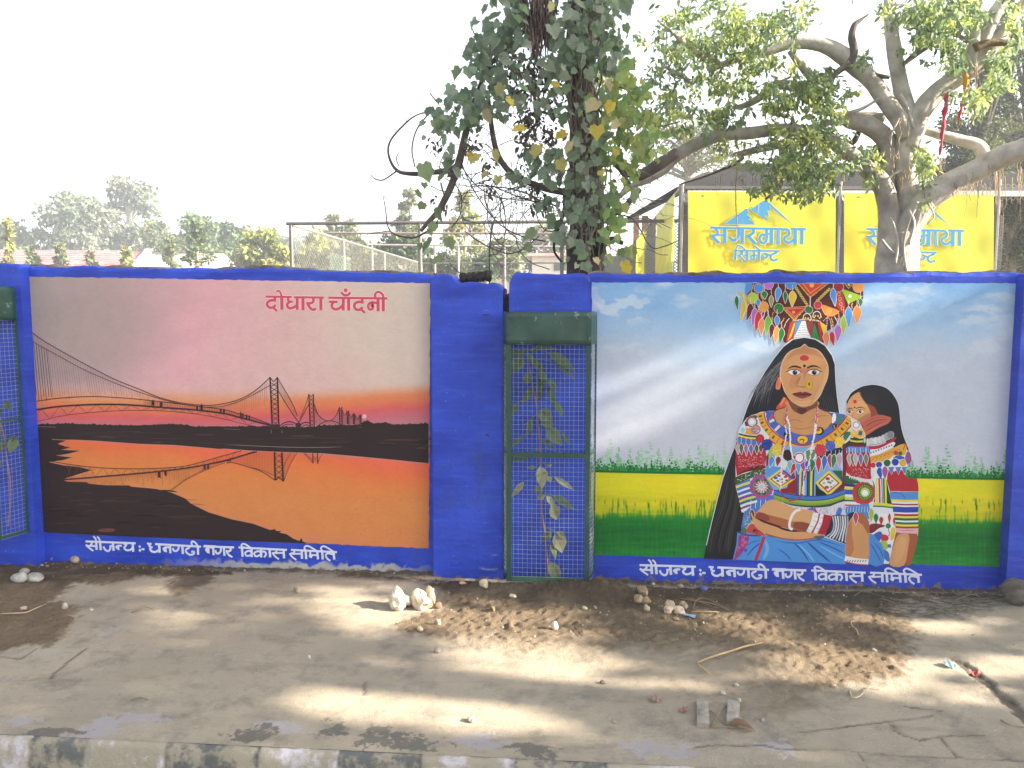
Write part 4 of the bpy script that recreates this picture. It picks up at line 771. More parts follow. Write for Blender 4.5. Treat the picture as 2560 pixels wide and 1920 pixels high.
P.line([(470,2220),(490,2290),(440,2350),(440,2400)], 12, (206,170,70)); P.poly([(385,2350),(430,2370),(420,2420),(385,2400)], (70,110,90), 2)
# folded arm, bangles
P.poly([(430,2395),(450,2340),(490,2320),(550,2380),(600,2425),(530,2425)], (186,66,66), 3); P.line([(500,2370),(530,2385),(520,2405)], 8, (110,34,40)); P.disc(500,2385,14,(60,36,40))
P.poly([(488,2265),(540,2240),(640,2300),(760,2370),(880,2395),(1090,2390),(1130,2430),(1040,2458),(880,2464),(700,2440),(580,2400),(505,2340)], (200,148,98), 2); P.line([(600,2415),(760,2455),(900,2470),(1050,2456)], 12, (170,70,60))
P.poly([(505,2260),(560,2170),(620,2110),(700,2096),(760,2130),(880,2180),(1050,2200),(1070,2290),(1020,2400),(940,2385),(840,2370),(740,2340),(620,2310)], (204,152,102), 2)
P.poly([(505,2262),(540,2210),(600,2230),(760,2270),(860,2300),(1000,2330),(1010,2400),(900,2386),(740,2345),(620,2310)], (168,96,62), 2); P.poly([(510,2255),(545,2215),(620,2235),(640,2290),(560,2285)], (140,66,56), 2); P.poly([(880,2300),(1010,2320),(1000,2390),(900,2370),(860,2350)], (136,70,46), 2)
P.line([(505,2262),(600,2305),(720,2345),(760,2365),(850,2385),(960,2390)], 20, (84,28,26), 4, (.2, .1))
P.line([(925,2190),(880,2205),(845,2255),(825,2320),(830,2360),(855,2372)], 24, (216,216,218))
P.poly([(1045,2215),(1105,2225),(1085,2300),(1020,2405),(980,2390),(1020,2310)], (216,216,218), 0); P.poly([(1110,2228),(1145,2235),(1125,2310),(1075,2412),(1045,2405),(1085,2310)], (216,216,218), 0); P.line([(1100,2225),(1085,2300),(1030,2408)], 14, (186,44,62), 4)
for x, y in ((1070,2250),(1062,2290),(1030,2340),(1005,2375),(1125,2260),(1110,2310),(1085,2360)): P.line([(x-16,y),(x+14,y+10)], 7, (170,176,186), 0)
P.poly([(1140,2232),(1220,2250),(1210,2330),(1175,2430),(1085,2412),(1125,2320)], (176,36,54), 0)
for k in range(4): P.line([(1150+k*17,2240),(1138+k*17,2320),(1100+k*20,2412)], 4, (120,24,40))
P.poly([(1215,2245),(1290,2235),(1360,2245),(1365,2330),(1350,2510),(1270,2480),(1150,2435),(1190,2340)], (36,38,58), 0)
for k in range(7): P.line([(1222+k*23,2250-4*math.sin(k/2)),(1235+k*21,2330),(1215+k*22,2400),(1165+k*29,2440+k*9)], 13, (206,208,214) if k % 3 else (160,166,178))
P.poly([(1040,2440),(1130,2428),(1150,2436),(1100,2470)], (90,90,100), 2)
P.poly([(1360,2340),(1400,2260),(1440,2225),(1500,2225),(1545,2280),(1562,2340),(1556,2500),(1545,2668),(1345,2645),(1352,2460)], (196,140,90), 2); P.poly([(1440,2225),(1500,2225),(1545,2280),(1562,2340),(1550,2420),(1500,2330),(1420,2270)], (160,92,58), 2); P.poly([(1352,2460),(1365,2340),(1400,2290),(1400,2420),(1420,2560),(1350,2640)], (178,112,72), 2)
P.drop(1436, 2215, 2330, 22, (176,70,80), 0); P.line([(1335,2640),(1440,2662),(1552,2672)], 50, (216,216,218))
for k in range(8): P.line([(1365+k*24,2655),(1352+k*24,2672)], 7, (60,70,70), 0)
P.line([(1335,2668),(1440,2692),(1540,2698)], 9, (190,60,70))
# bead strings
for L_, n, c in [([(798,1250),(790,1330),(786,1420),(800,1490),(782,1560),(765,1640),(752,1760),(745,1900),(742,2010)],70,(222,206,214)),([(742,2010),(770,2070),(830,2105),(890,2100),(925,2070),(940,2020)],34,(160,50,60)),([(940,2040),(958,1930),(985,1820),(1010,1740),(1035,1620),(1055,1470),(1068,1340),(1082,1245)],66,(224,210,216)),([(800,1330),(825,1420),(830,1520),(838,1640),(855,1715)],50,(226,222,226)),([(1078,1260),(1074,1380),(1066,1480),(1040,1560),(1018,1650)],44,(226,214,220)),([(800,1250),(784,1400)],16,(190,50,70)),([(1078,1250),(1070,1400)],16,(196,70,84)),([(770,1560),(755,1640)],8,(190,60,70)),([(985,1820),(960,1920)],10,(186,50,60))]: P.dots(L_, 7.5, n, c, 4)
P.build('painted_woman', mural2)
# ---- tasselled basket carried on her head
P = Painter(SURF, .0038); P.map = lambda x, y: (1750+x/3.6867, 680+max(y, 102+.004*x)/3.6867)
P.poly([(432,102),(1504,102),(1504,235),(1490,300),(1440,330),(1380,400),(1290,420),(1240,500),(1150,560),(1140,655),(1010,612),(870,612),(790,655),(770,640),(745,540),(650,500),(560,420),(520,330),(470,420),(428,445),(440,330)], (82, 36, 36), 0)
P.poly([(1240,290),(1262,180),(1310,160),(1336,300),(1340,420),(1270,330)], (168,56,50))
P.poly([(830,462),(890,450),(905,520),(850,618),(792,650)], (190,56,50)); P.poly([(862,470),(880,470),(845,590),(808,640)], (218,180,50)); P.poly([(855,465),(868,465),(830,560),(820,600)], (44,110,60)); P.poly([(890,455),(942,452),(905,560),(862,612)], (72,140,206)); P.poly([(980,452),(1042,452),(1040,600),(1020,612)], (130,50,56)); P.poly([(1052,468),(1085,560),(1110,645),(1030,610)], (40,120,60)); P.poly([(1085,452),(1115,452),(1130,650),(1110,640)], (176,44,50)); P.poly([(1105,455),(1160,490),(1165,560),(1140,590)], (220,184,40))
P.poly([(938,452),(972,452),(990,530),(1022,608),(862,610),(905,530)], (214,214,214))
for k in range(7): y = 470+k*22; hw = 17+k*11; P.line([(955-hw,y+4),(955,y-2),(955+hw,y+6)], 5, (130,134,140))
P.line([(850,450),(980,438),(1110,452)], 12, (196,190,186)); 
P.dots([(850,450),(980,438),(1110,452)], 5, 22, (110,80,80), 5)
P.poly([(922,102),(1166,102),(1016,228)], (200,60,54)); P.line([(948,102),(1016,195),(1140,102)], 8, (220,170,60), 0); P.disc(1030,122,21,(214,170,60)); P.dots([(905,105),(1016,235),(1180,105)], 6, 34, (206,170,60), 1)
for L_, n in ([(888,150),(985,300)],8),([(1190,160),(1080,265)],7): 
    for t in np.linspace(0,1,n): x=L_[0][0]+(L_[1][0]-L_[0][0])*t; y=L_[0][1]+(L_[1][1]-L_[0][1])*t; P.disc(x,y,12,(206,190,90),15,n=9); P.disc(x,y,7,(140,110,60),9,n=7)
P.poly([(764,326),(986,314),(870,440)], (206,150,60)); P.poly([(776,332),(975,322),(870,430)], (186,44,56)); P.line([(795,342),(950,334),(872,412),(797,344)], 4, (230,160,130), 0); P.disc(862,370,14,(214,150,60)); P.dots([(760,330),(868,448),(988,318)], 6, 26, (206,170,70), 2)
P.poly([(1112,300),(1200,325),(1288,362),(1222,410),(1150,395)], (216,128,62), 2); P.ring(1188,362,24,6,(220,180,80)); P.disc(1188,362,14,(206,160,50)); P.line([(1120,320),(1150,380),(1215,398),(1280,365)], 4, (236,180,120))
P.poly([(1300,150),(1505,225),(1365,296)], (150,186,50)); P.disc(1383,222,16,(214,216,212)); P.poly([(1330,105),(1412,105),(1372,160)], (60,50,30)); P.line([(1335,108),(1370,152),(1408,108)], 7, (206,176,60), 0); P.disc(1372,118,12,(206,176,60))
for x, y in ((1280,205),(1290,250),(1298,295),(1312,335)): P.ring(x, y, 12, 6, (216,150,110), 16)
for x, y, r, c in [(540,150,40,(66,130,206)),(630,112,46,(180,100,190)),(838,108,50,(66,130,206)),(487,240,47,(160,190,50)),(583,320,46,(220,144,56)),(725,335,42,(40,116,52)),(1087,305,34,(186,46,62)),(1003,348,34,(36,100,48)),(1276,135,46,(150,36,50)),(1460,137,49,(222,140,70))]:
    P.disc(x, y, r+5, (196,170,160), n=26, wob=.04); P.disc(x, y, r, c, n=24, wob=.03)
    for k in range(18): a = rnd.random()*6.28; q = r*rnd.random()**.5*.85; P.line([(x+q*math.cos(a),y+q*math.sin(a)),(x+q*math.cos(a)+rnd.uniform(-8,8),y+q*math.sin(a)+rnd.uniform(-8,8))], 3, tuple(min(235, int(v*1.15+12)) for v in c), 0)
P.poly([(428,105),(478,105),(470,160),(422,210)], (72,140,206), 2); P.line([(495,108),(470,190),(440,330),(430,440)], 8, (206,160,70)); P.line([(1222,150),(1210,200)], 20, (72,140,206), 0)
P.poly([(357,200),(395,192),(428,235),(440,330),(378,458),(372,370),(398,290),(396,230)], (206,174,50), 2)
DROPS = [(338,220,348,19,(24,110,62),8),(402,260,455,22,(206,170,44),-26),(465,290,446,32,(90,36,40),-34),(505,335,500,30,(170,90,180),-20),(540,365,548,34,(190,44,56),-28),(570,430,582,30,(214,134,70),-6),(628,405,582,29,(110,170,60),-20),(664,480,612,26,(96,40,44),-14),(708,503,657,28,(220,150,60),-18),(752,515,655,26,(40,120,56),-16),(710,405,502,24,(72,140,206),0),(593,175,248,27,(40,116,56),4),(657,218,322,19,(140,140,60),0),(722,142,272,28,(72,140,206),-14),(786,178,286,18,(36,100,50),0),(853,176,316,33,(214,180,44),-4),(536,250,322,18,(72,130,200),6),(1228,150,312,26,(72,136,206),18),(1325,402,574,27,(150,180,50),-6),(1370,322,508,32,(78,148,214),0),(1448,312,472,38,(222,140,72),0),(1272,485,637,32,(170,96,180),-4),(1216,548,678,27,(180,44,56),16),(1164,552,684,29,(206,124,72),6),(1480,245,320,20,(44,120,60),0)]
for q in DROPS: P.dots([(q[0], q[1]-55), (q[0], q[1]-4)], 4.5, 6, (222,196,196), 2); P.drop(*q)
for x, y in ((985,400),(1075,380)):
    P.line([(x-35,y+25),(x-25,y-5),(x+5,y-18),(x+30,y-2),(x+40,y+28)], 7, (206,204,206)); [P.disc(x+dx,y+dy,8,(206,180,90),n=7) for dx,dy in ((-35,30),(-12,24),(12,26),(40,34),(-22,40),(28,44))]
P.dots([(1016,230),(1014,320)], 6, 10, (216,206,206), 1)
for L_ in ([(1140,450),(1175,415),(1165,540)], [(1180,415),(1205,450),(1212,540)], [(1240,410),(1262,450),(1272,480)], [(820,430),(790,470),(775,510)], [(600,360),(585,420)], [(625,360),(632,400)]): P.dots(L_, 4.5, 12, (224,200,200), 1)
for L_ in ([(675,370),(665,470)], [(1275,380),(1290,440)], [(560,210),(580,260)], [(1400,290),(1398,335)], [(1215,430),(1230,500)], [(770,430),(740,480)]): P.dots(L_, 5, 10, (214,170,70), 5)
P.build('painted_basket', mural2)
# ------------------------------------------------------------------ ground, footpath, kerb, road
def gpx(P_): return [tuple(onZ(x, y)[:2]) for x, y in P_]
C1 = crop(0, 1380, 2.458); C2 = crop(850, 1400, 2.458); C3 = crop(1660, 1400, 2.458)
cg = lambda c, L_: [c(x, y) for x, y in L_]
SOIL_L = gpx(cg(C1, [(-300,40),(200,40),(560,52),(900,70),(1250,85),(1420,108),(1350,150),(1060,165),(860,150),(700,190),(480,190),(380,240),(320,300),(440,330),(460,400),(400,480),(300,560),(150,590),(0,610),(-300,640)]))
SOIL_B = gpx(cg(C1, [(1060,150),(1330,150),(1240,230),(1120,270),(1040,240)]))
SOIL_R = gpx(cg(C2, [(0,40),(300,70),(560,105),(1000,150),(1550,140),(2000,150)])+cg(C3, [(300,150),(900,165),(1500,175),(2150,180),(2300,200),(2240,270),(2000,215),(1750,235),(1480,265),(1400,330),(1470,330),(1545,400),(1525,440),(1462,510),(1520,600),(1490,740),(1350,775),(1100,795),(890,835),(905,915),(780,992),(640,985),(560,952),(470,945),(400,885),(220,880),(0,850)])+cg(C2, [(1930,800),(1750,725),(1560,645),(1300,592),(900,560),(700,520),(480,480),(330,400),(440,335),(640,300),(600,250),(560,130),(300,110),(0,80)]))
ALGAE = gpx(cg(C3, [(850,170),(1500,180),(2150,190),(2300,250),(1950,330),(1500,390),(1250,330),(950,260),(700,200)]))
CRACKS = [cg(C1, [(530,590),(455,640),(385,700),(335,735),(315,770)]), cg(C3, [(180,1155),(320,1140),(620,1140),(720,1165),(900,1170),(1060,1165),(1200,1190),(1500,1210),(1800,1215),(2000,1225),(2212,1235)]), cg(C3, [(1190,1190),(1240,1260),(1250,1290)]), cg(C3, [(1380,1000),(1440,1070),(1560,1110),(1700,1085),(1960,1075)]), cg(C3, [(1700,1085),(1740,1160),(1800,1215)]), cg(C3, [(820,1060),(1100,1030),(1400,990),(1650,955)]), cg(C3,[(1480,900),(1560,910),(1700,925)]), cg(C2, [(130,790),(150,755),(155,830)]), cg(C1, [(0,640),(120,650),(220,590)])]
CRACKS = [gpx(c) for c in CRACKS]
DRAIN = gpx(cg(C3, [(1790,610),(1860,660),(1930,720),(2000,770),(2080,840),(2150,900),(2230,970),(2330,1060)]))
STRAY = [(275,1805,70,30,1),(235,1830,60,40,1),(350,1800,80,18,1),(60,1800,50,18,1),(690,1808,70,14,1),(720,1820,60,12,1),(830,1825,50,22,0),(620,1838,70,24,0),(140,1828,80,14,0),(100,1845,60,24,0),(980,1842,60,18,0),(1030,1860,80,24,0),(940,1850,60,30,0),(1160,1848,60,14,1),(1215,1852,70,28,1),(1250,1860,40,12,1),(1130,1845,50,10,1),(1620,1872,60,26,1),(1700,1880,40,24,1),(1320,1870,50,16,0),(1950,1868,40,28,1),(300,1570,40,16,1),(270,1590,40,10,1),(1350,1880,60,20,0),(660,1815,40,16,0)]
def footpath():
    xs = np.concatenate([np.arange(-5.2, -3.6, .04), np.arange(-3.6, 2.9, .0105), np.arange(2.9, 4.6, .04)]); ys = np.concatenate([np.arange(-1.94, -.9, .0095), np.arange(-.9, .12, .011)])
    X, Y = np.meshgrid(xs, ys); wx = (fbm(X*7, Y*7)-.5)*.13+(fbm(X*31, Y*31, 3)-.5)*.11; wy = (fbm(X*7+9, Y*7+4)-.5)*.10+(fbm(X*31+3, Y*31, 3)-.5)*.10
    def m_(poly, edge):
        d = polydist(X+wx, Y+wy, poly); d = np.where(inpoly(X+wx, Y+wy, poly), d, -d); return smooth(-edge, edge, d)
    soil = np.maximum.reduce([m_(SOIL_L, .02), m_(SOIL_B, .03)*.8, m_(SOIL_R, .06)*(1-.75*smooth(.16, -.14, Y+wy*1.5+1.02+.12*(X-.2)*0)*smooth(1.2, .5, X))]); alg = m_(ALGAE, .06)
    soil = np.maximum(soil, smooth(-.1, -.03, Y+wy*.5)*smooth(-3.5, -3.3, X)*.9)
    ck = np.minimum.reduce([linedist(X+wx*.12, Y+wy*.12, c) for c in CRACKS]); dr = linedist(X+wx*.3, Y+wy*.3, DRAIN)
    fade = smooth(.0075, .002, ck)*(fbm(X*9, Y*9+5)*1.3); drn = smooth(.034, .016, dr+(fbm(X*25, Y*25, 3)-.5)*.03)
    mound = np.exp(-(((X+.05)/.22)**2+((Y+.34)/.09)**2))*.05+np.exp(-(((X-.19)/.16)**2+((Y+.33)/.08)**2))*.055+np.exp(-((X+.42)/.3)**2-((Y+.3)/.07)**2)*.02
    foot = smooth(-.10, -.01, Y)*(-.004+.014*fbm(X*6, Y*6))
    z = (fbm(X*1.3, Y*1.3)-.5)*.016+(fbm(X*6, Y*6)-.5)*.006+soil*((fbm(X*11, Y*11)-.45)*.008+(fbm(X*45, Y*45, 2)-.5)*.018+.006)+(1-soil)*((fbm(X*40, Y*40, 3)-.5)*.0035)
    z += mound*(.75+.5*fbm(X*40, Y*40, 3))*1.0+foot-fade*.006-drn*.012+alg*(fbm(X*30, Y*14)-.5)*.012
    z *= smooth(-1.95, -1.86, Y); z -= smooth(-.28, -.02, Y)*(.026+.016*smooth(-.2, .4, X))
    chips = smooth(.70, .76, vnoise(X*42+7, Y*42))*soil; z += chips*.006
    C = np.stack([soil, np.clip(fade*.8+drn*.7, 0, 1), alg], -1).reshape(-1, 3); V = np.stack([X, Y, z], -1).reshape(-1, 3); nx = len(xs); ny = len(ys)
    i = np.arange(ny-1)[:, None]*nx+np.arange(nx-1)[None]; F = np.stack([i, i+1, i+nx+1, i+nx], -1).reshape(-1, 4)
    wp = np.zeros_like(X); bp_ = np.zeros_like(X)
    for (cx, cy, w_, h_, k) in STRAY:
        p = onZ(cx, cy); g = np.exp(-(((X+wx-p[0])/(w_/FPX*3.1*1.1))**2+((Y+wy*.6-p[1])/(h_/FPX*3.1*1.9))**2))
        if k: wp = np.maximum(wp, g)
        else: bp_ = np.maximum(bp_, g)
    o = mesh('footpath', V, F, GROUND, None, C, True); setcol(o.data, np.stack([wp, bp_, wp*0], -1).reshape(-1, 3), 'Paint'); tag(o, kind='structure'); return o, xs, ys, z
def nodes_ground():
    m = bpy.data.materials.new('concrete_and_soil'); m.use_nodes = True; nt = m.node_tree; N = nt.nodes; L = nt.links; p = N['Principled BSDF']; p.inputs['Roughness'].default_value = .9; p.inputs['Specular IOR Level'].default_value = .15
    a = N.new('ShaderNodeVertexColor'); a.layer_name = 'Col'; s = N.new('ShaderNodeSeparateColor'); L.new(a.outputs[0], s.inputs[0]); g = N.new('ShaderNodeNewGeometry')
    def noise(sc, det=6, rough=.6, off=0, st=None):
        n = N.new('ShaderNodeTexNoise'); n.inputs['Scale'].default_value = sc; n.inputs['Detail'].default_value = det; n.inputs['Roughness'].default_value = rough
        mp = N.new('ShaderNodeMapping'); mp.inputs['Location'].default_value = (off, off*2, 0); mp.inputs['Scale'].default_value = st or (1, 1, 1); L.new(g.outputs['Position'], mp.inputs[0]); L.new(mp.outputs[0], n.inputs[0]); return n.outputs[0]
    def mr(v, a_, b_, c=0, d=1):
        r = N.new('ShaderNodeMapRange'); [r.inputs[i+1].__setattr__('default_value', q) for i, q in enumerate((a_, b_, c, d))]; L.new(v, r.inputs[0]); return r.outputs[0]
    def mix(f, A_, B_):
        x = N.new('ShaderNodeMix'); x.data_type = 'RGBA'
        if hasattr(f, 'node'): L.new(f, x.inputs[0])
        else: x.inputs[0].default_value = f
        for i, q in ((6, A_), (7, B_)):
            if hasattr(q, 'node'): L.new(q, x.inputs[i])
            else: x.inputs[i].default_value = (*q, 1)
        return x.outputs[2]
    con = mix(mr(noise(1.4, 8, .65), .35, .65), (.43, .368, .28), (.345, .298, .23)); con = mix(mr(noise(5, 6, .7, 3), .5, .72), con, (.21, .195, .165)); con = mix(mr(noise(24, 5, .7, 5), .58, .72, 0, .6), con, (.40, .36, .30)); con = mix(mr(noise(3, 8, .75, 9), .60, .70, 0, .55), con, (.42, .40, .37)); con = mix(mr(noise(48, 5, .75, 5), .62, .69, 0, .65), con, (.16, .135, .105)); con = mix(mr(noise(20, 7, .8, 15), .62, .68, 0, .6), con, (.17, .145, .115)); con = mix(mr(noise(120, 2, .6, 25), .66, .72, 0, .8), con, (.5, .46, .4))
    con = mix(mr(noise(2.2, 6, .7, 21, (1, 3, 1)), .55, .7, 0, .5), con, (.22, .18, .13))
    soi = mix(mr(noise(6, 8, .7, 2), .35, .7), (.145, .108, .070), (.215, .162, .106)); soi = mix(mr(noise(45, 4, .7, 4), .6, .72, 0, .7), soi, (.26, .21, .155)); sy = N.new('ShaderNodeSeparateXYZ'); L.new(g.outputs['Position'], sy.inputs[0]); q = N.new('ShaderNodeMath'); q.operation = 'ADD'; L.new(sy.outputs[1], q.inputs[0]); L.new(mr(noise(3.5, 6, .6, 40), .3, .7, -.42, .42), q.inputs[1]); soi = mix(mr(q.outputs[0], -.62, -.22), soi, (.085, .062, .043)); soi = mix(mr(noise(90, 3, .6, 8), .6, .68, 0, .7), soi, (.05, .035, .024))
    c = mix(s.outputs[0], con, soi); c = mix(mr(noise(16, 6, .7, 11, (1, 2.2, 1)), .42, .6, 0, .75), c, c) 
    x = N.new('ShaderNodeMath'); x.operation = 'MULTIPLY'; L.new(s.outputs[2], x.inputs[0]); L.new(mr(noise(14, 6, .75, 11, (1, 2.6, 1)), .40, .62, 1, 0), x.inputs[1]); c = mix(x.outputs[0], c, (.075, .07, .055))
    ap = N.new('ShaderNodeVertexColor'); ap.layer_name = 'Paint'; sp = N.new('ShaderNodeSeparateColor'); L.new(ap.outputs[0], sp.inputs[0])
    for ch, cc, off in ((0, (.38, .355, .37), 31), (1, (.14, .135, .12), 37)):
        k = N.new('ShaderNodeMath'); k.operation = 'ADD'; L.new(sp.outputs[ch], k.inputs[0]); L.new(mr(noise(26, 8, .72, off), .3, .7, -.75, .25), k.inputs[1]); c = mix(mr(k.outputs[0], .36, .52, 0, .85), c, cc)
    c = mix(s.outputs[1], c, (.06, .05, .04)); L.new(c, p.inputs['Base Color'])
    b = N.new('ShaderNodeBump'); b.inputs['Strength'].default_value = .9; b.inputs['Distance'].default_value = .012; h = N.new('ShaderNodeMath'); h.operation = 'ADD'; L.new(noise(38, 8, .8), h.inputs[0]); L.new(noise(190, 3, .6, 3), h.inputs[1]); L.new(h.outputs[0], b.inputs['Height']); L.new(b.outputs[0], p.inputs['Normal'])
    return m
GROUND = nodes_ground()
fp, FX, FY, FZ = footpath()
def gz(x, y):
    i = np.clip(np.searchsorted(FY, y)-1, 0, len(FY)-2); j = np.clip(np.searchsorted(FX, x)-1, 0, len(FX)-2); return float(FZ[i, j])
def G(x, y):
    """point of the ground seen at a pixel of the photograph"""
    p = onZ(x, y)
    for k in range(3): p = onZ(x, y, gz(p[0], p[1]))
    return p
def plain(name, color, z, x0, x1, y0, y1, **k):
    o = mesh(name, [(x0, y0, z), (x1, y0, z), (x1, y1, z), (x0, y1, z)], [(0, 1, 2, 3)], mat(name, color, rough=.95, var=.3, vscale=.6, dark=k.get('dark'), dscale=.8)); return tag(o, kind='structure')
plain('ground', (.16, .13, .075), -.16, -160, 160, -30, 170, dark=(.09, .10, .045))
plain('road', (.09, .088, .085), -.152, -40, 40, -9.5, -2.03)
# kerb: faded black and white blocks with a battered front edge
def kerb():
    xs = np.arange(-5.2, 4.6, .012); V = []; C = []; F = []
    prof = [(-1.925, 0.0), (-1.95, .001), (-1.957, -.002), (-1.968, -.014), (-1.975, -.05), (-1.985, -.10), (-1.995, -.16)]
    edges = [onZ(x, 1840)[0] for x in (-150, 85, 232, 437, 668, 869, 1068, 1290, 1510, 1760, 1990, 2230, 2480, 2700)]
    for x in xs:
        k = int(np.searchsorted(edges, x)); seam = min(abs(x-e) for e in edges)
        for j, (y, z) in enumerate(prof):
            chip = (fbm(x*9, j*.6, 4)-.5)*.03*(j in (1, 2, 3))+(vnoise(x*60, j*3.3)-.5)*.006*(j > 0); g = smooth(.006, .001, seam)*.006
            V.append((x, y+g*(j > 2)+chip*.6, z-g*(j > 0)-abs(chip)*.7*(j in (1, 2, 3))-(0.002 if j == 0 else 0))); C.append((1.0 if k % 2 == 1 else 0.0, max(0, smooth(.005, .001, seam))*.35, 0))
    n = len(prof)
    F = [(i*n+j, i*n+j+1, (i+1)*n+j+1, (i+1)*n+j) for i in range(len(xs)-1) for j in range(n-1)]
    m = bpy.data.materials.new('kerb_paint'); m.use_nodes = True; nt = m.node_tree; N = nt.nodes; L = nt.links; p = N['Principled BSDF']; p.inputs['Roughness'].default_value = .85
    a = N.new('ShaderNodeVertexColor'); a.layer_name = 'Col'; s = N.new('ShaderNodeSeparateColor'); L.new(a.outputs[0], s.inputs[0]); g = N.new('ShaderNodeNewGeometry'); sx = N.new('ShaderNodeSeparateXYZ'); L.new(g.outputs['Position'], sx.inputs[0])
    def nz(sc, a_, b_, c=0, d=1, off=0):
        t = N.new('ShaderNodeTexNoise'); t.inputs['Scale'].default_value = sc; t.inputs['Detail'].default_value = 8; t.inputs['Roughness'].default_value = .7; mp = N.new('ShaderNodeMapping'); mp.inputs['Location'].default_value = (off, off, off); L.new(g.outputs['Position'], mp.inputs[0]); L.new(mp.outputs[0], t.inputs[0])
        r = N.new('ShaderNodeMapRange'); [r.inputs[i+1].__setattr__('default_value', q) for i, q in enumerate((a_, b_, c, d))]; L.new(t.outputs[0], r.inputs[0]); return r.outputs[0]
    def mix(f, A_, B_):
        x = N.new('ShaderNodeMix'); x.data_type = 'RGBA'; L.new(f, x.inputs[0])
        for i, q in ((6, A_), (7, B_)):
            if hasattr(q, 'node'): L.new(q, x.inputs[i])
            else: x.inputs[i].default_value = (*q, 1)
        return x.outputs[2]
    white = mix(nz(7, .48, .60, off=2), (.27, .24, .18), (.44, .41, .44)); black = mix(nz(9, .47, .57, off=5), (.25, .22, .165), (.09, .092, .088)); c = mix(s.outputs[0], black, white); c = mix(nz(40, .62, .7, 0, .7, 4), c, (.27, .23, .17)); c = mix(s.outputs[1], c, (.08, .07, .055)); L.new(c, p.inputs['Base Color'])
    b = N.new('ShaderNodeBump'); b.inputs['Strength'].default_value = .6; b.inputs['Distance'].default_value = .01; L.new(nz(45, 0, 1), b.inputs['Height']); L.new(b.outputs[0], p.inputs['Normal'])
    o = mesh('kerb', V, F, m, None, C, True); tag(o, kind='structure')
kerb()
# ------------------------------------------------------------------ plant guards (green steel frame, wire mesh, sheet band)
GREEN = (.018, .055, .042); GREEN2 = (.035, .095, .055); WIRE = (.22, .27, .27)
def leaf_shape(L, W, n=7, droop=.5, fold=.25, side=0):
    """an ovate leaf along +x, folded along its midrib and drooping at the tip: verts, faces"""
    V = []; F = []
    for i in range(n+1):
        t = i/n; w_ = W*.5*math.sin(math.pi*min(1, t*1.02)**.75)*(1 if t < .97 else .1)*(1+.06*(-1)**i); z = -droop*L*t*t*.5
        x = L*(t-droop*.12*t*t); V += [(x, w_, z+fold*w_+side*w_*t), (x, 0, z), (x, -w_, z+fold*w_-side*w_*t)]
    for i in range(n): F += [(i*3, i*3+1, i*3+4, i*3+3), (i*3+1, i*3+2, i*3+5, i*3+4)]
    return np.array(V), F
def put_leaf(b, p0, p1, W, col, up=None, droop=.4, fold=.3):
    """leaf from p0 to p1"""
    p0 = np.array(p0); p1 = np.array(p1); d = p1-p0; L = np.linalg.norm(d); d /= L; u = np.array(up if up is not None else (0, -1, .4), float); u -= d*np.dot(u, d); u /= np.linalg.norm(u); s = np.cross(u, d)
    V, F = leaf_shape(L, W, 7, droop, fold, rnd.uniform(-.3, .3)); Wd = p0+V[:, :1]*d+V[:, 1:2]*s+V[:, 2:3]*u+ (-V[-1, 2])*u*(V[:, :1]/max(V[-1, 0], 1e-6))
    g = np.array(col); C = np.array([g*(.82 if (i % 3 == 1) else 1.05)*(1+.1*math.sin(i*2.1)) for i in range(len(V))]); b.add(Wd, F, C)
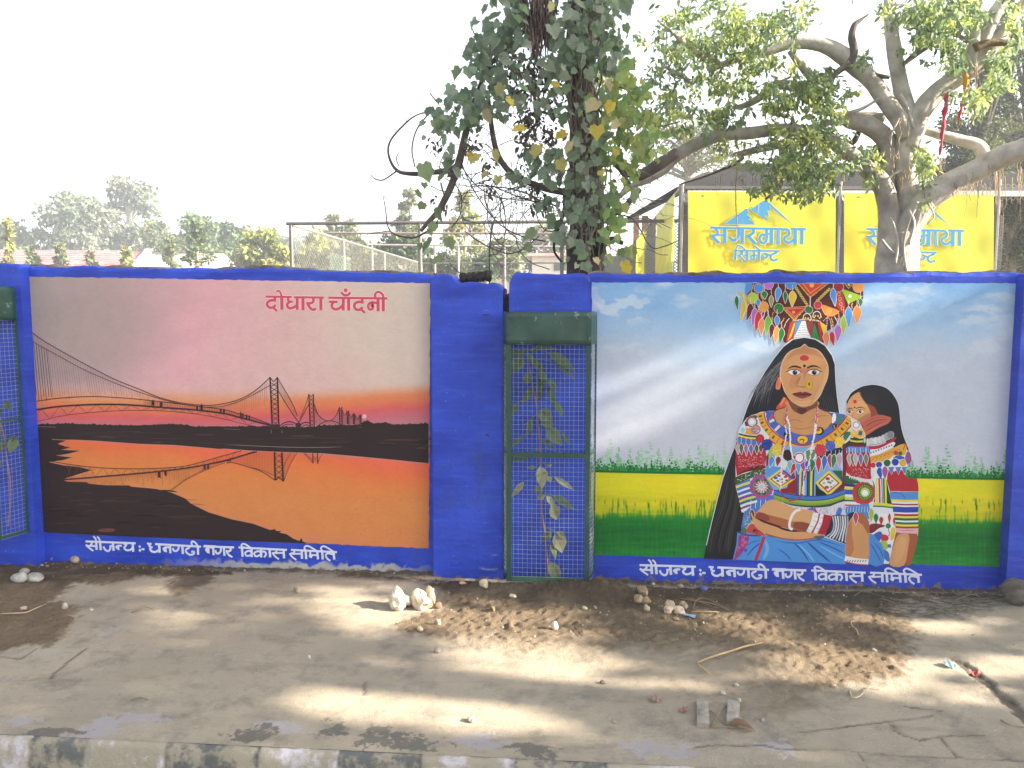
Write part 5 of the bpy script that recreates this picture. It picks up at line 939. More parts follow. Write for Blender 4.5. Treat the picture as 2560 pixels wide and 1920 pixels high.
def guard(cx, zb, label, H1=1.395, H2=1.555):
    t = empty('plant_guard', (cx, -.18, 0), label, 'plant guard', 'green plant guards on the pillars')
    yf, yb = -.275, -.085; wf, wb = .218, .262; H0 = zb
    fl, fr, bl, br = np.array((cx-wf, yf, 0)), np.array((cx+wf, yf, 0)), np.array((cx-wb, yb, 0)), np.array((cx+wb, yb, 0)); Z = lambda p, z: p+np.array((0, 0, z))
    b = MB()
    for p in (fl, fr): b.bar(Z(p, H0), Z(p, H2-.02), .026, .022, GREEN)
    for p in (bl, br): b.bar(Z(p, H0), Z(p, H2-.02), .012, .012, GREEN)
    zm = H0+(H1-H0)*.535
    for z, s in ((H0+.012, .024), (zm, .026)):
        b.bar(Z(fl, z)+np.array((.014, 0, 0)), Z(fr, z)-np.array((.014, 0, 0)), .018, s, GREEN2 if s == .024 else GREEN); b.bar(Z(fl, z)+np.array((0, .012, 0)), Z(bl, z), .012, .016, GREEN); b.bar(Z(fr, z)+np.array((0, .012, 0)), Z(br, z), .012, .016, GREEN)
    b.build('frame', METAL, t)
    b = MB()
    def panel(p, q, out, n, ph):
        for i in range(1, n):
            a = p+(q-p)*i/n; b.tube([Z(a, H0), Z(a, (H0+H1)/2)+out*.002, Z(a, H1)], .0009, 4, WIRE)
        k = int((H1-H0)/.0262)
        for j in range(k+1):
            z = H0+j*.0262; bow = out*(.004+.006*math.sin(j*.9+ph)**2); b.tube([Z(p, z), Z((p+q)/2, z+.002*math.sin(j*1.7+ph))+bow, Z(q, z)], .0009, 4, WIRE)
    panel(fl, fr, np.array((0, -1., 0)), 17, 0); panel(fl, bl, np.array((-1.6, 0, 0)), 7, 1); panel(fr, br, np.array((1.6, 0, 0)), 7, 2)
    b.build('wire_mesh', METAL, t)
    b = MB(); n = 9
    path = [bl+(-.006, 0, 0), fl+(-.016, .004, 0), fl+(-.012, -.014, 0), fr+(.012, -.014, 0), fr+(.016, .004, 0), br+(.006, 0, 0)]; ring = []
    for a, c in zip(path[:-1], path[1:]):
        m = max(1, int(np.linalg.norm(c-a)/.03)); ring += [a+(c-a)*i/m for i in range(m)]
    ring.append(path[-1]); V = []
    for i, p in enumerate(ring):
        bulge = .006*math.sin(i*.55)+.004*math.sin(i*1.7)
        for j in range(7):
            z = H1-.015+(H2-H1+.02)*j/6; V.append(p+np.array((0, -bulge*math.sin(j/6*math.pi), z+.003*math.sin(i*.8)*(j in (0, 6)))))
    F = [(i*7+j, (i+1)*7+j, (i+1)*7+j+1, i*7+j+1) for i in range(len(ring)-1) for j in range(6)]; b.add(V, F, GREEN)
    o = b.build('sheet_band', BANDM, t, True); sm = o.modifiers.new('thickness', 'SOLIDIFY'); sm.thickness = .002
    for x in (-.15, .16):
        b = MB(); b.tube([(cx+x, yf-.017, H2-.02), (cx+x, yf-.023, H2-.02)], .004, 8, (.02, .03, .03)); b.build('rivet', METAL, o)
    return t
BANDM = mat('scratched_green_sheet', attr=True, rough=.38, var=.2, vscale=12, bump=.12, bscale=14, spec=.5, dark=(.16, .2, .18), dscale=16)
for q in BANDM.node_tree.nodes:
    if q.type == 'MAP_RANGE' and abs(q.inputs[1].default_value-.48) < .01: q.inputs[1].default_value = .63; q.inputs[2].default_value = .67
GX = (onY(1276, 862, -.275)[0]+onY(1468, 862, -.275)[0])/2
guard(GX, .045, 'green steel mesh plant guard on the middle pillar with a tall sapling inside')
LX = onY(62, 1200, -.085)[0]-.262
guard(LX, .20, 'green steel mesh plant guard cut by the left edge of the photo', 1.525, 1.705)
G3 = crop(1180, 660, 4.147); G4 = crop(1180, 1040, 3.77)
def sapling(stem, leaves, label):
    t = empty('sapling', stem[0], label, 'sapling', 'saplings inside the plant guards'); b = MB()
    n = len(stem); b.tube(stem, np.linspace(.0052, .003, n), 7, (.24, .13, .10), 5, .1); b.build('stem', BARK, t); b = MB(); st = np.array(stem)
    for (p0, p1, w_, c, pet) in leaves:
        if pet:
            k = np.argmin(np.abs(st[:, 2]-p0[2]-.02)); s0 = np.array([np.interp(p0[2]+.015, st[:, 2], st[:, i]) for i in range(3)]); b.tube([s0, (s0+p0)/2+np.array((0, 0, .008)), p0], .0014, 4, (.15, .2, .07), 2)
        put_leaf(b, p0, p1, w_, c, (rnd.uniform(-.2, 1.3), -1, rnd.uniform(.1, .8)), rnd.uniform(.1, .5), rnd.uniform(.1, .35))
    b.build('foliage', LEAF, t); return t
DG, MG_, SUN_YG = (.10, .15, .085), (.14, .20, .095), (.34, .36, .18)  # last tone puts the sunlight on the lower leaves into their colour
L3 = [(600,980,760,1140,110,DG),(790,920,1090,1140,130,DG),(860,1020,1080,1210,60,MG_),(540,960,380,1150,130,DG),(560,900,380,960,80,DG),(600,900,720,850,60,MG_),(690,1160,690,1440,115,DG),(620,1270,500,1470,95,DG),(780,1200,890,1330,100,DG),(780,1270,880,1530,85,DG),(860,1430,940,1600,70,(.10,.2,.03)),(700,1510,840,1650,150,MG_),(480,1430,385,1600,60,MG_),(620,1600,540,1665,60,MG_),(640,1210,500,1240,50,DG),(560,930,640,1040,80,DG),(590,1130,560,1260,90,DG),(700,1100,760,1250,100,DG),(430,880,330,1000,70,DG),(640,860,900,880,40,MG_)]
L4 = [(650,10,770,110,130,MG_),(560,30,500,210,80,DG),(700,110,860,290,135,MG_),(850,150,930,280,40,MG_),(470,190,370,300,60,MG_),(660,240,780,290,60,MG_),(640,470,660,700,135,SUN_YG),(600,480,510,490,40,MG_),(700,470,760,460,34,MG_),(490,620,360,780,62,SUN_YG),(770,570,980,710,55,SUN_YG),(720,570,745,630,52,SUN_YG),(690,745,610,775,62,SUN_YG),(700,750,800,880,70,SUN_YG),(760,750,975,890,95,(.13,.17,.09)),(750,830,800,985,115,SUN_YG),(750,1090,650,1170,80,(.19,.23,.1)),(800,1090,890,1155,60,(.17,.2,.09)),(790,1095,850,1300,145,SUN_YG),(745,1190,790,1360,72,(.2,.25,.06)),(735,1370,840,1565,120,SUN_YG),(560,345,380,430,70,MG_),(800,340,905,400,44,(.12,.2,.04)),(380,360,360,440,60,DG),(640,660,600,740,90,DG)]
YS = -.185
lv = []
for (x0, y0, x1, y1, w_, c) in L3: a = onY(*G3(x0, y0), YS-rnd.uniform(0, .04)); e = onY(*G3(x1, y1), YS-rnd.uniform(-.03, .06)); lv.append((a, e, w_/4.147/FPX*4.3, c, True))
for (x0, y0, x1, y1, w_, c) in L4: a = onY(*G4(x0, y0), YS-rnd.uniform(0, .04)); e = onY(*G4(x1, y1), YS-rnd.uniform(-.03, .06)); lv.append((a, e, w_/3.77/FPX*4.3, c, True))
stem = [onY(*G4(x, y), YS) for x, y in ((700,1620),(712,1420),(690,1150),(652,800),(640,300),(622,60),(600,-150))]+[onY(*G3(x, y), YS) for x, y in ((590,1050),(580,880))]
sapling(stem, lv, 'sapling with drooping leaves inside the mesh guard of the middle pillar')
lv = []
Z0 = crop(0, 1000, 3.456)
for (x0, y0, x1, y1, w_, c) in [(30,10,110,100,70,DG),(20,350,70,310,50,MG_),(70,340,160,330,60,MG_),(130,320,80,470,90,MG_),(20,350,0,470,80,DG),(-40,150,30,60,90,DG),(-60,-60,20,-120,90,DG),(-50,250,0,300,90,MG_),(-40,520,10,590,70,MG_)]: lv.append((onY(*Z0(x0, y0), -.17), onY(*Z0(x1, y1), -.2), w_/3.456/FPX*4.3, c, False))
sapling([onY(*Z0(x, y), -.18) for x, y in ((70,1090),(88,900),(86,700),(60,520),(40,360),(10,200),(-30,0),(-50,-200))], lv, 'sapling with few leaves inside the mesh guard at the left edge')
# ------------------------------------------------------------------ stones, twigs and litter on the ground
def rock(name, p, rx, ry, rz, col, label, cat='stone', group=None, seed=0, ang=.25, sub=2, sink=.25, m=None):
    import bmesh
    bm = bmesh.new(); bmesh.ops.create_icosphere(bm, subdivisions=sub, radius=1); r_ = random.Random(seed); ph = r_.random()*50; rot = r_.random()*3
    V = []
    for v in bm.verts:
        c = v.co; k = 1+ang*(float(fbm(c.x*1.4+ph, c.y*1.4+c.z*1.9, 3))-.5)*2
        if ang > .35: k *= 1-.25*max(0, c.x*math.sin(rot)+c.z*.6-.35)
        x, y, z = c.x*rx*k, c.y*ry*k, c.z*rz*k; V.append((p[0]+x*math.cos(rot*.2)-y*math.sin(rot*.2), p[1]+y, p[2]+z+rz*(1-sink)))
    C = [np.array(col)*(.8+.4*float(vnoise(v[0]*60+ph, v[2]*60+v[1]*30))) for v in V]
    F = [[v.index for v in f.verts] for f in bm.faces]; bm.free()
    o = mesh(name, np.array(V)-np.array(p), F, m or STONE, None, C, ang < .3); o.location = p
    return tag(o, label, cat, group)
def at_px(x, y): return G(x, y)
GREY = (.30, .295, .27); WHT = (.44, .40, .33); TAN = (.34, .27, .19); BRN = (.20, .14, .09)
u = 1/430.0
def stone_px(x, y, w_, h_, col, label, group='stones on the footpath', **k):
    p = at_px(x, y+h_*.32); s = np.linalg.norm(p-CAM)/FPX; return rock(k.pop('name', 'stone'), p, w_*s*.5, w_*s*.42, h_*s*.52, col, label, group=group, seed=int(x*7+y), **k)
stone_px(50, 1447, 34, 20, GREY, 'grey rounded stone, lower left of a touching trio near the left pillar', ang=.15, sub=3)
stone_px(88, 1446, 42, 18, GREY, 'long pale grey cobble, largest of a touching trio near the left pillar', ang=.12, sub=3)
stone_px(62, 1430, 22, 12, (.26,.26,.24), 'small grey cobble behind two larger ones near the left pillar', ang=.15, sub=3)
stone_px(187, 1401, 25, 16, TAN, 'tan rounded pebble at the foot of the sunset mural', ang=.2, sub=3)
stone_px(192, 1389, 22, 12, BRN, 'reddish brown pebble on top of a tan pebble below the sunset mural', ang=.2, sub=3)
stone_px(213, 1399, 26, 12, (.22,.17,.12), 'brown earth clod right of the tan pebble below the sunset mural', ang=.4)
stone_px(133, 1396, 22, 13, (.24,.2,.12), 'yellowish clod at the wall foot left of the tan pebble', ang=.4)
stone_px(163, 1517, 15, 15, WHT, 'upright whitish shard at the edge of the left soil patch', ang=.5)
stone_px(230, 1525, 12, 7, WHT, 'tiny pale chip on the concrete near the left soil patch', ang=.4)
stone_px(60, 1521, 14, 8, (.4,.3,.24), 'pinkish chip lying in the soil left of the dry root', ang=.4)
stone_px(1000, 1503, 58, 50, (.50,.44,.35), 'broad flat faced chunk of whitish plaster, left of a pair', 'broken plaster chunks', name='plaster_chunk', ang=.5, sub=3)
stone_px(1052, 1503, 52, 50, (.46,.39,.29), 'jagged whitish plaster chunk leaning against the broad flat one', 'broken plaster chunks', name='plaster_chunk', ang=.55, sub=3)
stone_px(1078, 1495, 26, 54, (.48,.36,.26), 'narrow brownish plaster shard at the right end of the plaster pair', 'broken plaster chunks', name='plaster_chunk', ang=.55, sub=3)
stone_px(1097, 1514, 22, 16, BRN, 'brown clod beside the plaster chunks', ang=.5)
stone_px(1210, 1461, 24, 21, (.5,.42,.3), 'pale pointed stone at the foot of the chipped pillar', ang=.35)
stone_px(1156, 1457, 18, 9, (.42,.28,.12), 'small orange brick bit at the foot of the chipped pillar', ang=.45)
stone_px(1282, 1490, 20, 8, (.5,.42,.32), 'flat pale flake in the soil before the plant guard', ang=.3)
stone_px(1386, 1566, 18, 20, (.5,.46,.4), 'white egg shaped stone lying in the sunlit soil', ang=.25, sub=3)
stone_px(1094, 1557, 17, 15, TAN, 'round brown stone with a long shadow on the sunlit concrete', ang=.3)
stone_px(1050, 1572, 16, 12, (.42,.33,.22), 'small tan stone left of the round brown stone', ang=.4)
stone_px(1093, 1627, 18, 13, (.3,.25,.19), 'brown stone on the concrete below the plaster chunks', ang=.35)
stone_px(1180, 1799, 20, 14, (.33,.28,.22), 'grey brown stone near the kerb in the middle', ang=.5)
stone_px(1535, 1803, 11, 9, (.3,.26,.2), 'small dark stone near the kerb right of the middle', ang=.5)
stone_px(1507, 1706, 14, 9, (.2,.16,.12), 'dark pebble by the long trunk shadow', ang=.5)
stone_px(1232, 1523, 14, 15, BRN, 'upright brown clod on the soil before the chipped pillar', ang=.5)
stone_px(1462, 1521, 14, 10, (.42,.34,.24), 'pale clod in the soil mound right of the guard', ang=.4)
stone_px(742, 1475, 18, 16, (.28,.24,.19), 'grey stone half sunk below the sunset mural lettering', ang=.5)
stone_px(773, 1642, 10, 7, WHT, 'white chip alone on the shaded concrete', ang=.4)
for (x, y, w_, h_, c, l) in [(1607,1478,32,26,(.30,.22,.14),'tall crumbly earth lump at the women mural'),(1597,1497,26,22,(.33,.25,.17),'earth lump stacked against the tall crumbly one'),(1614,1502,24,20,(.31,.23,.15),'rounded earth lump at the base of the crumbly heap'),(1617,1522,14,18,(.42,.34,.24),'small pale nugget below the crumbly earth heap'),(1479+10,1519,10,8,TAN,'tan crumb right of the pale clod on the mound')]:
    stone_px(x, y, w_, h_, c, l, 'earth lumps', name='earth_lump', ang=.5)
for (x, y, w_, h_, c, l) in [(1676,1516,26,30,(.46,.38,.27),'pale stone at the back of a stone cluster below the women mural'),(1668,1526,20,20,(.44,.35,.25),'leftmost stone of the cluster near the blue wrapper'),(1697,1528,30,20,(.5,.42,.31),'largest pale stone in the cluster near the blue wrapper'),(1709,1514,20,20,(.36,.27,.18),'brown stone at the right of the cluster near the blue wrapper'),(1660,1543,14,11,BRN,'dark crumb in front of the stone cluster'),(1690,1547,16,8,BRN,'flat dark clod between the stone cluster and the wrapper')]:
    stone_px(x, y, w_, h_, c, l, 'stone cluster below the women mural', ang=.42)
stone_px(1758, 1472, 20, 14, (.10,.13,.30), 'blue paint splashed pebble at the foot of the women mural', ang=.25)
stone_px(1701, 1465, 14, 9, WHT, 'cream chip at the foot of the women mural', ang=.4); stone_px(1633, 1459, 10, 6, WHT, 'tiny white chip just under the wall lettering', ang=.4)
stone_px(1807, 1733, 14, 10, (.4,.37,.33), 'white pebble beside the buried brick frame', ang=.3); stone_px(1848, 1751, 9, 9, WHT, 'tiny white pebble right of the buried brick frame', ang=.3); stone_px(1906, 1800, 10, 8, GREY, 'small grey pebble on the concrete right of the brick frame', ang=.4)
stone_px(2186, 1626, 12, 7, WHT, 'cream chip in the shaded soil right of the dry stalk', ang=.4); stone_px(1842, 1713, 12, 7, WHT, 'pale chip below the dry stalk', ang=.4); stone_px(2083, 1714, 12, 6, (.4,.33,.24), 'pale chip near the curled root', ang=.4)
stone_px(2545, 1490, 60, 60, (.11,.10,.085), 'dark mossy lump of concrete at the foot of the right pillar', ang=.4, sub=3)
def twig(name, P_, r0, r1, col, label, cat='twig', lift=.004, group=None):
    pts = []
    for i, (x, y) in enumerate(P_): p = G(x, y); p[2] += lift+(.008 if 0 < i < len(P_)-1 else .0); pts.append(p)
    b = MB(); b.tube(pts, np.linspace(r0, r1, len(pts)), 6, col, 4, .2); base = np.array(pts[0]); b.v = [tuple(np.array(v)-base) for v in b.v]
    o = b.build(name, BARK, None, True); o.location = base; return tag(o, label, cat, group)
STRAW = (.42, .31, .17)
twig('dry_stalk', cg(C3, [(205,635),(300,608),(400,578),(500,545),(600,515)]), .005, .0045, STRAW, 'long straight straw coloured stalk lying on the soil', 'stalk')
twig('dry_stalk', cg(C3, [(208,640),(225,668),(255,690),(295,718)]), .003, .0018, STRAW, 'short thin stalk branching down from the end of the long stalk', 'stalk')
twig('dry_root', cg(C3, [(1140,810),(1158,862),(1200,855),(1235,825),(1270,795),(1328,800)]), .004, .002, (.44,.36,.25), 'curled pale root lying on the concrete edge', 'root')
twig('dry_root', cg(C3, [(1195,465),(1180,440),(1155,420),(1150,395),(1168,382)]), .004, .002, (.4,.3,.18), 'hooked root in the small sunlit soil patch', 'root')
twig('dry_root', cg(C1, [(0,385),(80,390),(160,385),(230,355),(285,325)]), .004, .0025, (.4,.31,.22), 'thin pale root crossing the left soil patch', 'root')
twig('dead_twig', cg(C3, [(170,320),(260,330),(345,325)]), .003, .002, STRAW, 'short straw twig below the stone cluster', 'twig')
for k, (P_, l) in enumerate([([(100,240),(180,262),(290,280),(400,315)],'upper dead twig of the bundle right of the stone cluster'),([(140,235),(220,270),(330,300)],'middle dead twig of the bundle right of the stone cluster'),([(180,300),(200,260),(260,250),(380,300)],'arched dead twig over the bundle right of the stone cluster')]): twig('dead_twig', cg(C3, P_), .003, .002, (.24,.17,.10), l)
for P_, l in [([(1170,225),(1230,195),(1290,215)],'grey twig at the wall foot under the lettering'),([(1330,240),(1380,262),(1415,270)],'thin twig at the wall foot right of the grey twig'),([(1650,260),(1680,290),(1740,300),(1790,262)],'curved twig at the wall foot near the right pillar'),([(1800,245),(1900,225),(1990,262)],'straight grey twig at the wall foot by the right pillar'),([(930,400),(965,405),(1010,430)],'dark twig in the shaded soil'),([(1085,470),(1150,482)],'short pale twig in the shaded soil'),([(1215,688),(1285,692)],'dark short twig in the sunlit soil'),([(2070,990),(2120,1030),(2212,1035)],'bent straw near the drain crack')]: twig('dead_twig', cg(C3, P_), .003, .0018, (.2,.155,.11), l)
twig('dead_twig', cg(C2, [(1440,420),(1465,445),(1490,468)]), .003, .002, (.12,.08,.06), 'thin dark twig beside the white egg shaped stone')
for P_, l in [([(810,375),(850,370),(885,350),(940,355)],'small dry twig on the shaded concrete'),([(805,915),(860,912),(905,912)],'short dark twig near the kerb on the left')]: twig('dead_twig', cg(C1, P_), .003, .0018, (.2,.16,.12), l)
def litter(x, y, w_, h_, col, label, ang, col2=None):
    p = G(x, y); s = .8*np.linalg.norm(p-CAM)/FPX; a, c = w_*s/2, h_*s/2; V = []; n = 5
    for i in range(n):
        for j in range(3): X, Y = a*(i/(n-1)*2-1), c*(j-1)*1.8; V.append((X*math.cos(ang)-Y*math.sin(ang), X*math.sin(ang)+Y*math.cos(ang), .006+.006*math.sin(i*1.9+j*1.3)+.004*j))
    F = [(i*3+j, (i+1)*3+j, (i+1)*3+j+1, i*3+j+1) for i in range(n-1) for j in range(2)]; C = [col if (i//3) % 2 or col2 is None else col2 for i in range(len(V))]
    o = mesh('wrapper', V, F, CLOTH, None, C); o.location = p; o.modifiers.new('t', 'SOLIDIFY').thickness = .0006; tag(o, label, 'wrapper')
litter(1724, 1544, 14, 18, (.22,.42,.72), 'blue and white plastic wrapper beside the stone cluster', 1.2, (.5,.6,.7))
litter(2373, 1666, 22, 15, (.35,.58,.66), 'pale blue plastic scrap on the sunlit concrete', .3, (.5,.66,.72))
litter(2437, 1688, 26, 12, (.4,.12,.1), 'red wrapper lying in the long drain crack', -.5)
litter(1638, 1752, 24, 14, (.36,.2,.17), 'faded red wrapper beside the end of the trunk shadow', .4, (.4,.3,.26))
litter(1709, 1779, 18, 14, (.36,.14,.1), 'small folded red scrap near the buried brick frame', -.7, (.36,.28,.24))
# dead leaf and buried brick frame of an old planting pit
b = MB(); P4 = cg(C3, [(235,880),(240,1030),(420,1020),(430,890)]); q = [G(*p) for p in P4]
for a, c in ((q[0], q[1]), (q[3], q[2])): b.bar(a+np.array((0,0,.004)), c+np.array((0,0,.004)), .045, .03, (.27,.245,.21))
base = np.array(q[0]); b.v = [tuple(np.array(v)-base) for v in b.v]; o = b.build('brick_border', MORTAR); o.location = base; tag(o, 'two worn bricks bordering an old planting pit near the kerb', 'bricks')
for P_, l in [([(290,1030),(350,940),(380,905)],'leaning twig between the two buried bricks'),([(270,930),(310,960),(400,1040)],'crossing twig between the two buried bricks'),([(280,1035),(420,1045),(560,1055)],'long dark twig in front of the two buried bricks')]: twig('dead_twig', cg(C3, P_), .003, .002, (.24,.18,.12), l)
b = MB(); p = G(*C3(480, 1050)); put_leaf(b, p+np.array((-.05,.02,.012)), p+np.array((.05,-.01,.01)), .05, (.26,.17,.11), (0,0,1), .5, .5); b.v = [tuple(np.array(v)-p) for v in b.v]; o = b.build('dead_leaf', LEAF); o.location = p; tag(o, 'brown curled dead leaf in front of the buried bricks', 'leaf')
# loose crumbs nobody could count
b = MB(); 
for k in range(3000):
    r_ = rnd.random()
    if r_ < .45: x, y = rnd.uniform(-3.4, 2.5), -abs(rnd.gauss(0, .06))-.015
    elif r_ < .9: x, y = rnd.uniform(-.9, 2.2), rnd.uniform(-.95, -.05)
    else: x, y = rnd.uniform(-3.4, 2.6), rnd.uniform(-1.8, -.1)
    ins = inpoly(np.array([x]), np.array([y]), SOIL_R)[0] or inpoly(np.array([x]), np.array([y]), SOIL_L)[0]
    if not ins and r_ >= .45 and rnd.random() < .6: continue
    s = min(.016, rnd.uniform(.002, .005)*(1/(rnd.random()**.35+.25))); z = gz(x, y); c = np.array(rnd.choice([(.3,.24,.17),(.2,.14,.09),(.13,.09,.06),(.42,.37,.3),(.25,.22,.18)]))*rnd.uniform(.7, 1.2); a0 = rnd.random()*6
    V = [(x+s*math.cos(a0+i*1.57)*rnd.uniform(.6, 1.3), y+s*math.sin(a0+i*1.57)*rnd.uniform(.6, 1.2), z-.001) for i in range(4)]+[(x+rnd.uniform(-.4,.4)*s, y+rnd.uniform(-.4,.4)*s, z+s*rnd.uniform(.5, 1.1)), (x+rnd.uniform(-.4,.4)*s, y+rnd.uniform(-.4,.4)*s, z+s*.8)]
    b.add(V, [(0,1,4),(1,2,5),(1,5,4),(2,3,5),(3,0,4),(3,4,5)], c)
tag(b.build('gravel', STONE), 'loose earth crumbs and grit along the wall foot', 'gravel', kind='stuff')
# ------------------------------------------------------------------ foliage helpers
def leaf_cloud(name, m, parent, cen, dirs, ups, L, W, cols, shape='rhomb', curl=None):
    """many separate leaves as one foliage mesh. cen,dirs,ups (n,3); L,W (n,); cols (n,3)"""
    n = len(cen); dirs = dirs/np.linalg.norm(dirs, axis=1)[:, None]; s = np.cross(dirs, ups); s /= np.linalg.norm(s, axis=1)[:, None]+1e-9; u = np.cross(s, dirs)
    if shape == 'rhomb': T = np.array([(0,0,0),(.45,.5,.08),(1,0,-.1),(.45,-.5,.08)]); F = [(0,1,2,3)]
    elif shape == 'fold': T = np.array([(0,0,0),(.3,.42,.14),(.62,.38,.1),(1,0,-.12),(.62,-.38,.1),(.3,-.42,.14)]); F = [(0,1,2,3),(0,3,4,5)]
    else: # lobed ivy leaf, hanging from its stalk end
        T = np.array([(0.08,0,0),(-.04,.22,.06),(.14,.5,.12),(.34,.46,.04),(.56,.56,.07),(.70,.30,-.02),(1,0,-.16),(.70,-.30,-.02),(.56,-.56,.07),(.34,-.46,.04),(.14,-.5,.12),(-.04,-.22,.06)]); F = [(0,1,2,3),(0,3,4,5),(0,5,6),(0,6,7),(0,7,8,9),(0,9,10,11)]
    k = len(T); V = cen[:, None]+T[None, :, :1]*dirs[:, None]*L[:, None, None]+T[None, :, 1:2]*s[:, None]*W[:, None, None]+T[None, :, 2:3]*u[:, None]*(W if curl is None else W*curl)[:, None, None]
    C = np.repeat(cols, k, 0); V = V.reshape(-1, 3)
    if parent is not None: V = V-base_of(parent)
    off = np.arange(n)*k; loops = []; starts = []; tot = 0
    sizes = [len(f) for f in F]; idx = np.concatenate([np.array(f) for f in F]); LI = (off[:, None]+idx[None]).ravel(); st = np.concatenate([[0], np.cumsum(sizes)[:-1]]); LS = (np.arange(n)[:, None]*len(idx)+st[None]).ravel()
    me = bpy.data.meshes.new(name); me.vertices.add(len(V)); me.vertices.foreach_set('co', V.astype(np.float32).ravel()); me.loops.add(len(LI)); me.loops.foreach_set('vertex_index', LI.astype(np.int32)); me.polygons.add(len(LS)); me.polygons.foreach_set('loop_start', LS.astype(np.int32))
    me.update(calc_edges=True); me.validate(); setcol(me, C); me.materials.append(m); o = bpy.data.objects.new(name, me); COL.objects.link(o)
    if parent is not None: o.parent = parent
    return o
def rand_dirs(n, down=0.0, rg=rng):
    d = rg.normal(size=(n, 3)); d[:, 2] -= down; return d/np.linalg.norm(d, axis=1)[:, None]
def vary(cols, n, amt=.25, rg=rng):
    c = np.array(cols)[rg.integers(0, len(cols), n)]; return c*(1+rg.uniform(-amt, amt, (n, 1)))
# ------------------------------------------------------------------ roadside tree outside the frame to the right: it shades wall and footpath
def lit_mask(P0):
    """True where a sunbeam reaches the ground or the wall in the photograph (gaps of the crown)"""
    n = len(P0); t_w = -(P0[:, 1]-0.0)/-SUN[1]; Pw = P0-SUN*((P0[:, 1]-0.0)/SUN[1])[:, None]; Pg = P0-SUN*((P0[:, 2]-0.0)/SUN[2])[:, None]; lit = np.zeros(n, bool)
    onwall = (P0[:, 1] < 0) & False
    hitw = (Pw[:, 2] > 0) & (Pw[:, 2] < 1.85) & (Pg[:, 1] > 0)
    def px(P):
        d = P-CAM; f = d@FW; return PW/2+FPX*(d@RT)/f, PH/2-FPX*(d@UP)/f
    gx, gy = px(Pg); wx, wy = px(Pw); jit = rng.normal(0, 4, n)
    for k, poly in enumerate(LIT_G): lit |= ~hitw & inpoly(gx+jit, gy+jit*.5, poly) & (rng.random(n) < (.5 if 5 <= k <= 12 else 1.1))
    lit |= ~hitw & inpoly(gx+jit, gy+jit*.5, LIT_C)
    for poly in LIT_W: lit |= hitw & inpoly(wx+jit, wy+jit*.6, poly)
    # the plant guard's lower half stands in a sunbeam
    Pc = P0-SUN*((P0[:, 1]+.22)/SUN[1])[:, None]; cx_, cy_ = px(Pc); lit |= (Pc[:, 2] > 0) & inpoly(cx_+jit, cy_, [(1290,1180),(1500,1100),(1500,1330),(1470,1480),(1270,1480),(1290,1300)])
    return lit
LIT_C = cg(C2, [(440,400),(900,270),(1330,310),(1450,430),(1500,560),(1780,735),(1980,835),(1560,800),(1250,740),(1000,700),(680,650),(860,570),(560,500)])
LIT_G = [cg(C2, [(0,200),(120,150),(300,190),(430,330),(330,480),(100,430),(-60,400),(-100,260)]), cg(C2, [(640,300),(900,260),(1250,300),(1330,420),(1150,520),(900,540),(650,500),(500,420)]), cg(C2, [(-20,590),(300,600),(480,655),(600,672),(380,640),(200,600),(120,560)]), cg(C2, [(700,560),(1200,560),(1500,640),(1780,740),(1960,830),(1560,800),(1250,740),(1000,700),(680,650)]), cg(C2, [(-250,730),(0,750),(500,795),(1000,860),(1400,915),(1560,990),(1100,985),(600,985),(300,990),(0,960),(-300,880)]),
 cg(C1, [(800,150),(1050,140),(1060,250),(900,270),(760,220)]), cg(C1, [(900,350),(1350,350),(1380,400),(1200,500),(1000,490),(880,430)]), cg(C1, [(500,240),(700,240),(700,265),(520,265)]), cg(C1,[(1450,290),(1600,330),(1580,370),(1420,350)]), cg(C1, [(720,310),(800,310),(790,360),(730,360)]), cg(C1, [(1400,790),(1750,790),(1760,900),(1500,950),(1380,880)]), cg(C1, [(330,650),(540,680),(500,710),(300,720),(260,680)]), cg(C1, [(460,790),(680,780),(690,830),(470,830)]), cg(C1, [(1880,250),(2250,180),(2250,460),(2000,400)]),
 cg(C3, [(180,400),(330,330),(600,340),(700,400),(560,460),(300,470)]), cg(C3, [(520,590),(800,520),(1200,560),(1500,650),(1480,720),(1100,780),(850,740),(600,700)]), cg(C3, [(1060,340),(1350,340),(1540,400),(1500,440),(1250,400)]), cg(C3, [(-20,680),(130,720),(190,800),(60,850),(-60,830)]), cg(C3, [(1560,620),(2300,590),(2300,740),(2000,760),(1900,700),(1650,700)]), cg(C3, [(1500,790),(1850,800),(1900,870),(1700,890),(1480,850)]), cg(C3, [(1700,370),(2000,350),(2080,400),(1850,420)])]
LIT_W = [[(1480,1000),(1720,880),(1960,790),(2180,715),(2350,712),(2200,770),(1950,860),(1700,950),(1480,1060)], [(1480,930),(1700,850),(1740,800),(1900,760),(1780,850),(1500,960)], [(1480,1130),(1640,1040),(1700,1010),(1690,1050),(1520,1150)], [(2060,800),(2560,690),(2560,712),(2350,770),(2080,850)], [(2080,1040),(2180,990),(2240,960),(2290,960),(2200,1030),(2120,1080)], [(1080,1280),(1240,1215),(1240,1245),(1080,1320)], [(1080,1190),(1240,1120),(1240,1140),(1080,1215)], [(760,1395),(1060,1415),(1060,1430),(700,1420)], [(1950,1020),(2030,990),(2050,1040),(1960,1070)]]
RX = 9.2
ts = empty('roadside_tree', (9.0, -2.46, -.15), 'unseen roadside tree right of the camera, crown shaped to shade the wall', 'tree')
b = MB(); b.tube([(9.0,-2.46,-.2),(9.02,-2.45,1.5),(9.0,-2.46,3.2),(9.0,-2.47,4.9),(9.2,-2.3,6.6),(9.3,-2.1,8.2)], [.18,.145,.135,.13,.09,.05], 12, (.13,.10,.075), 4, .12)
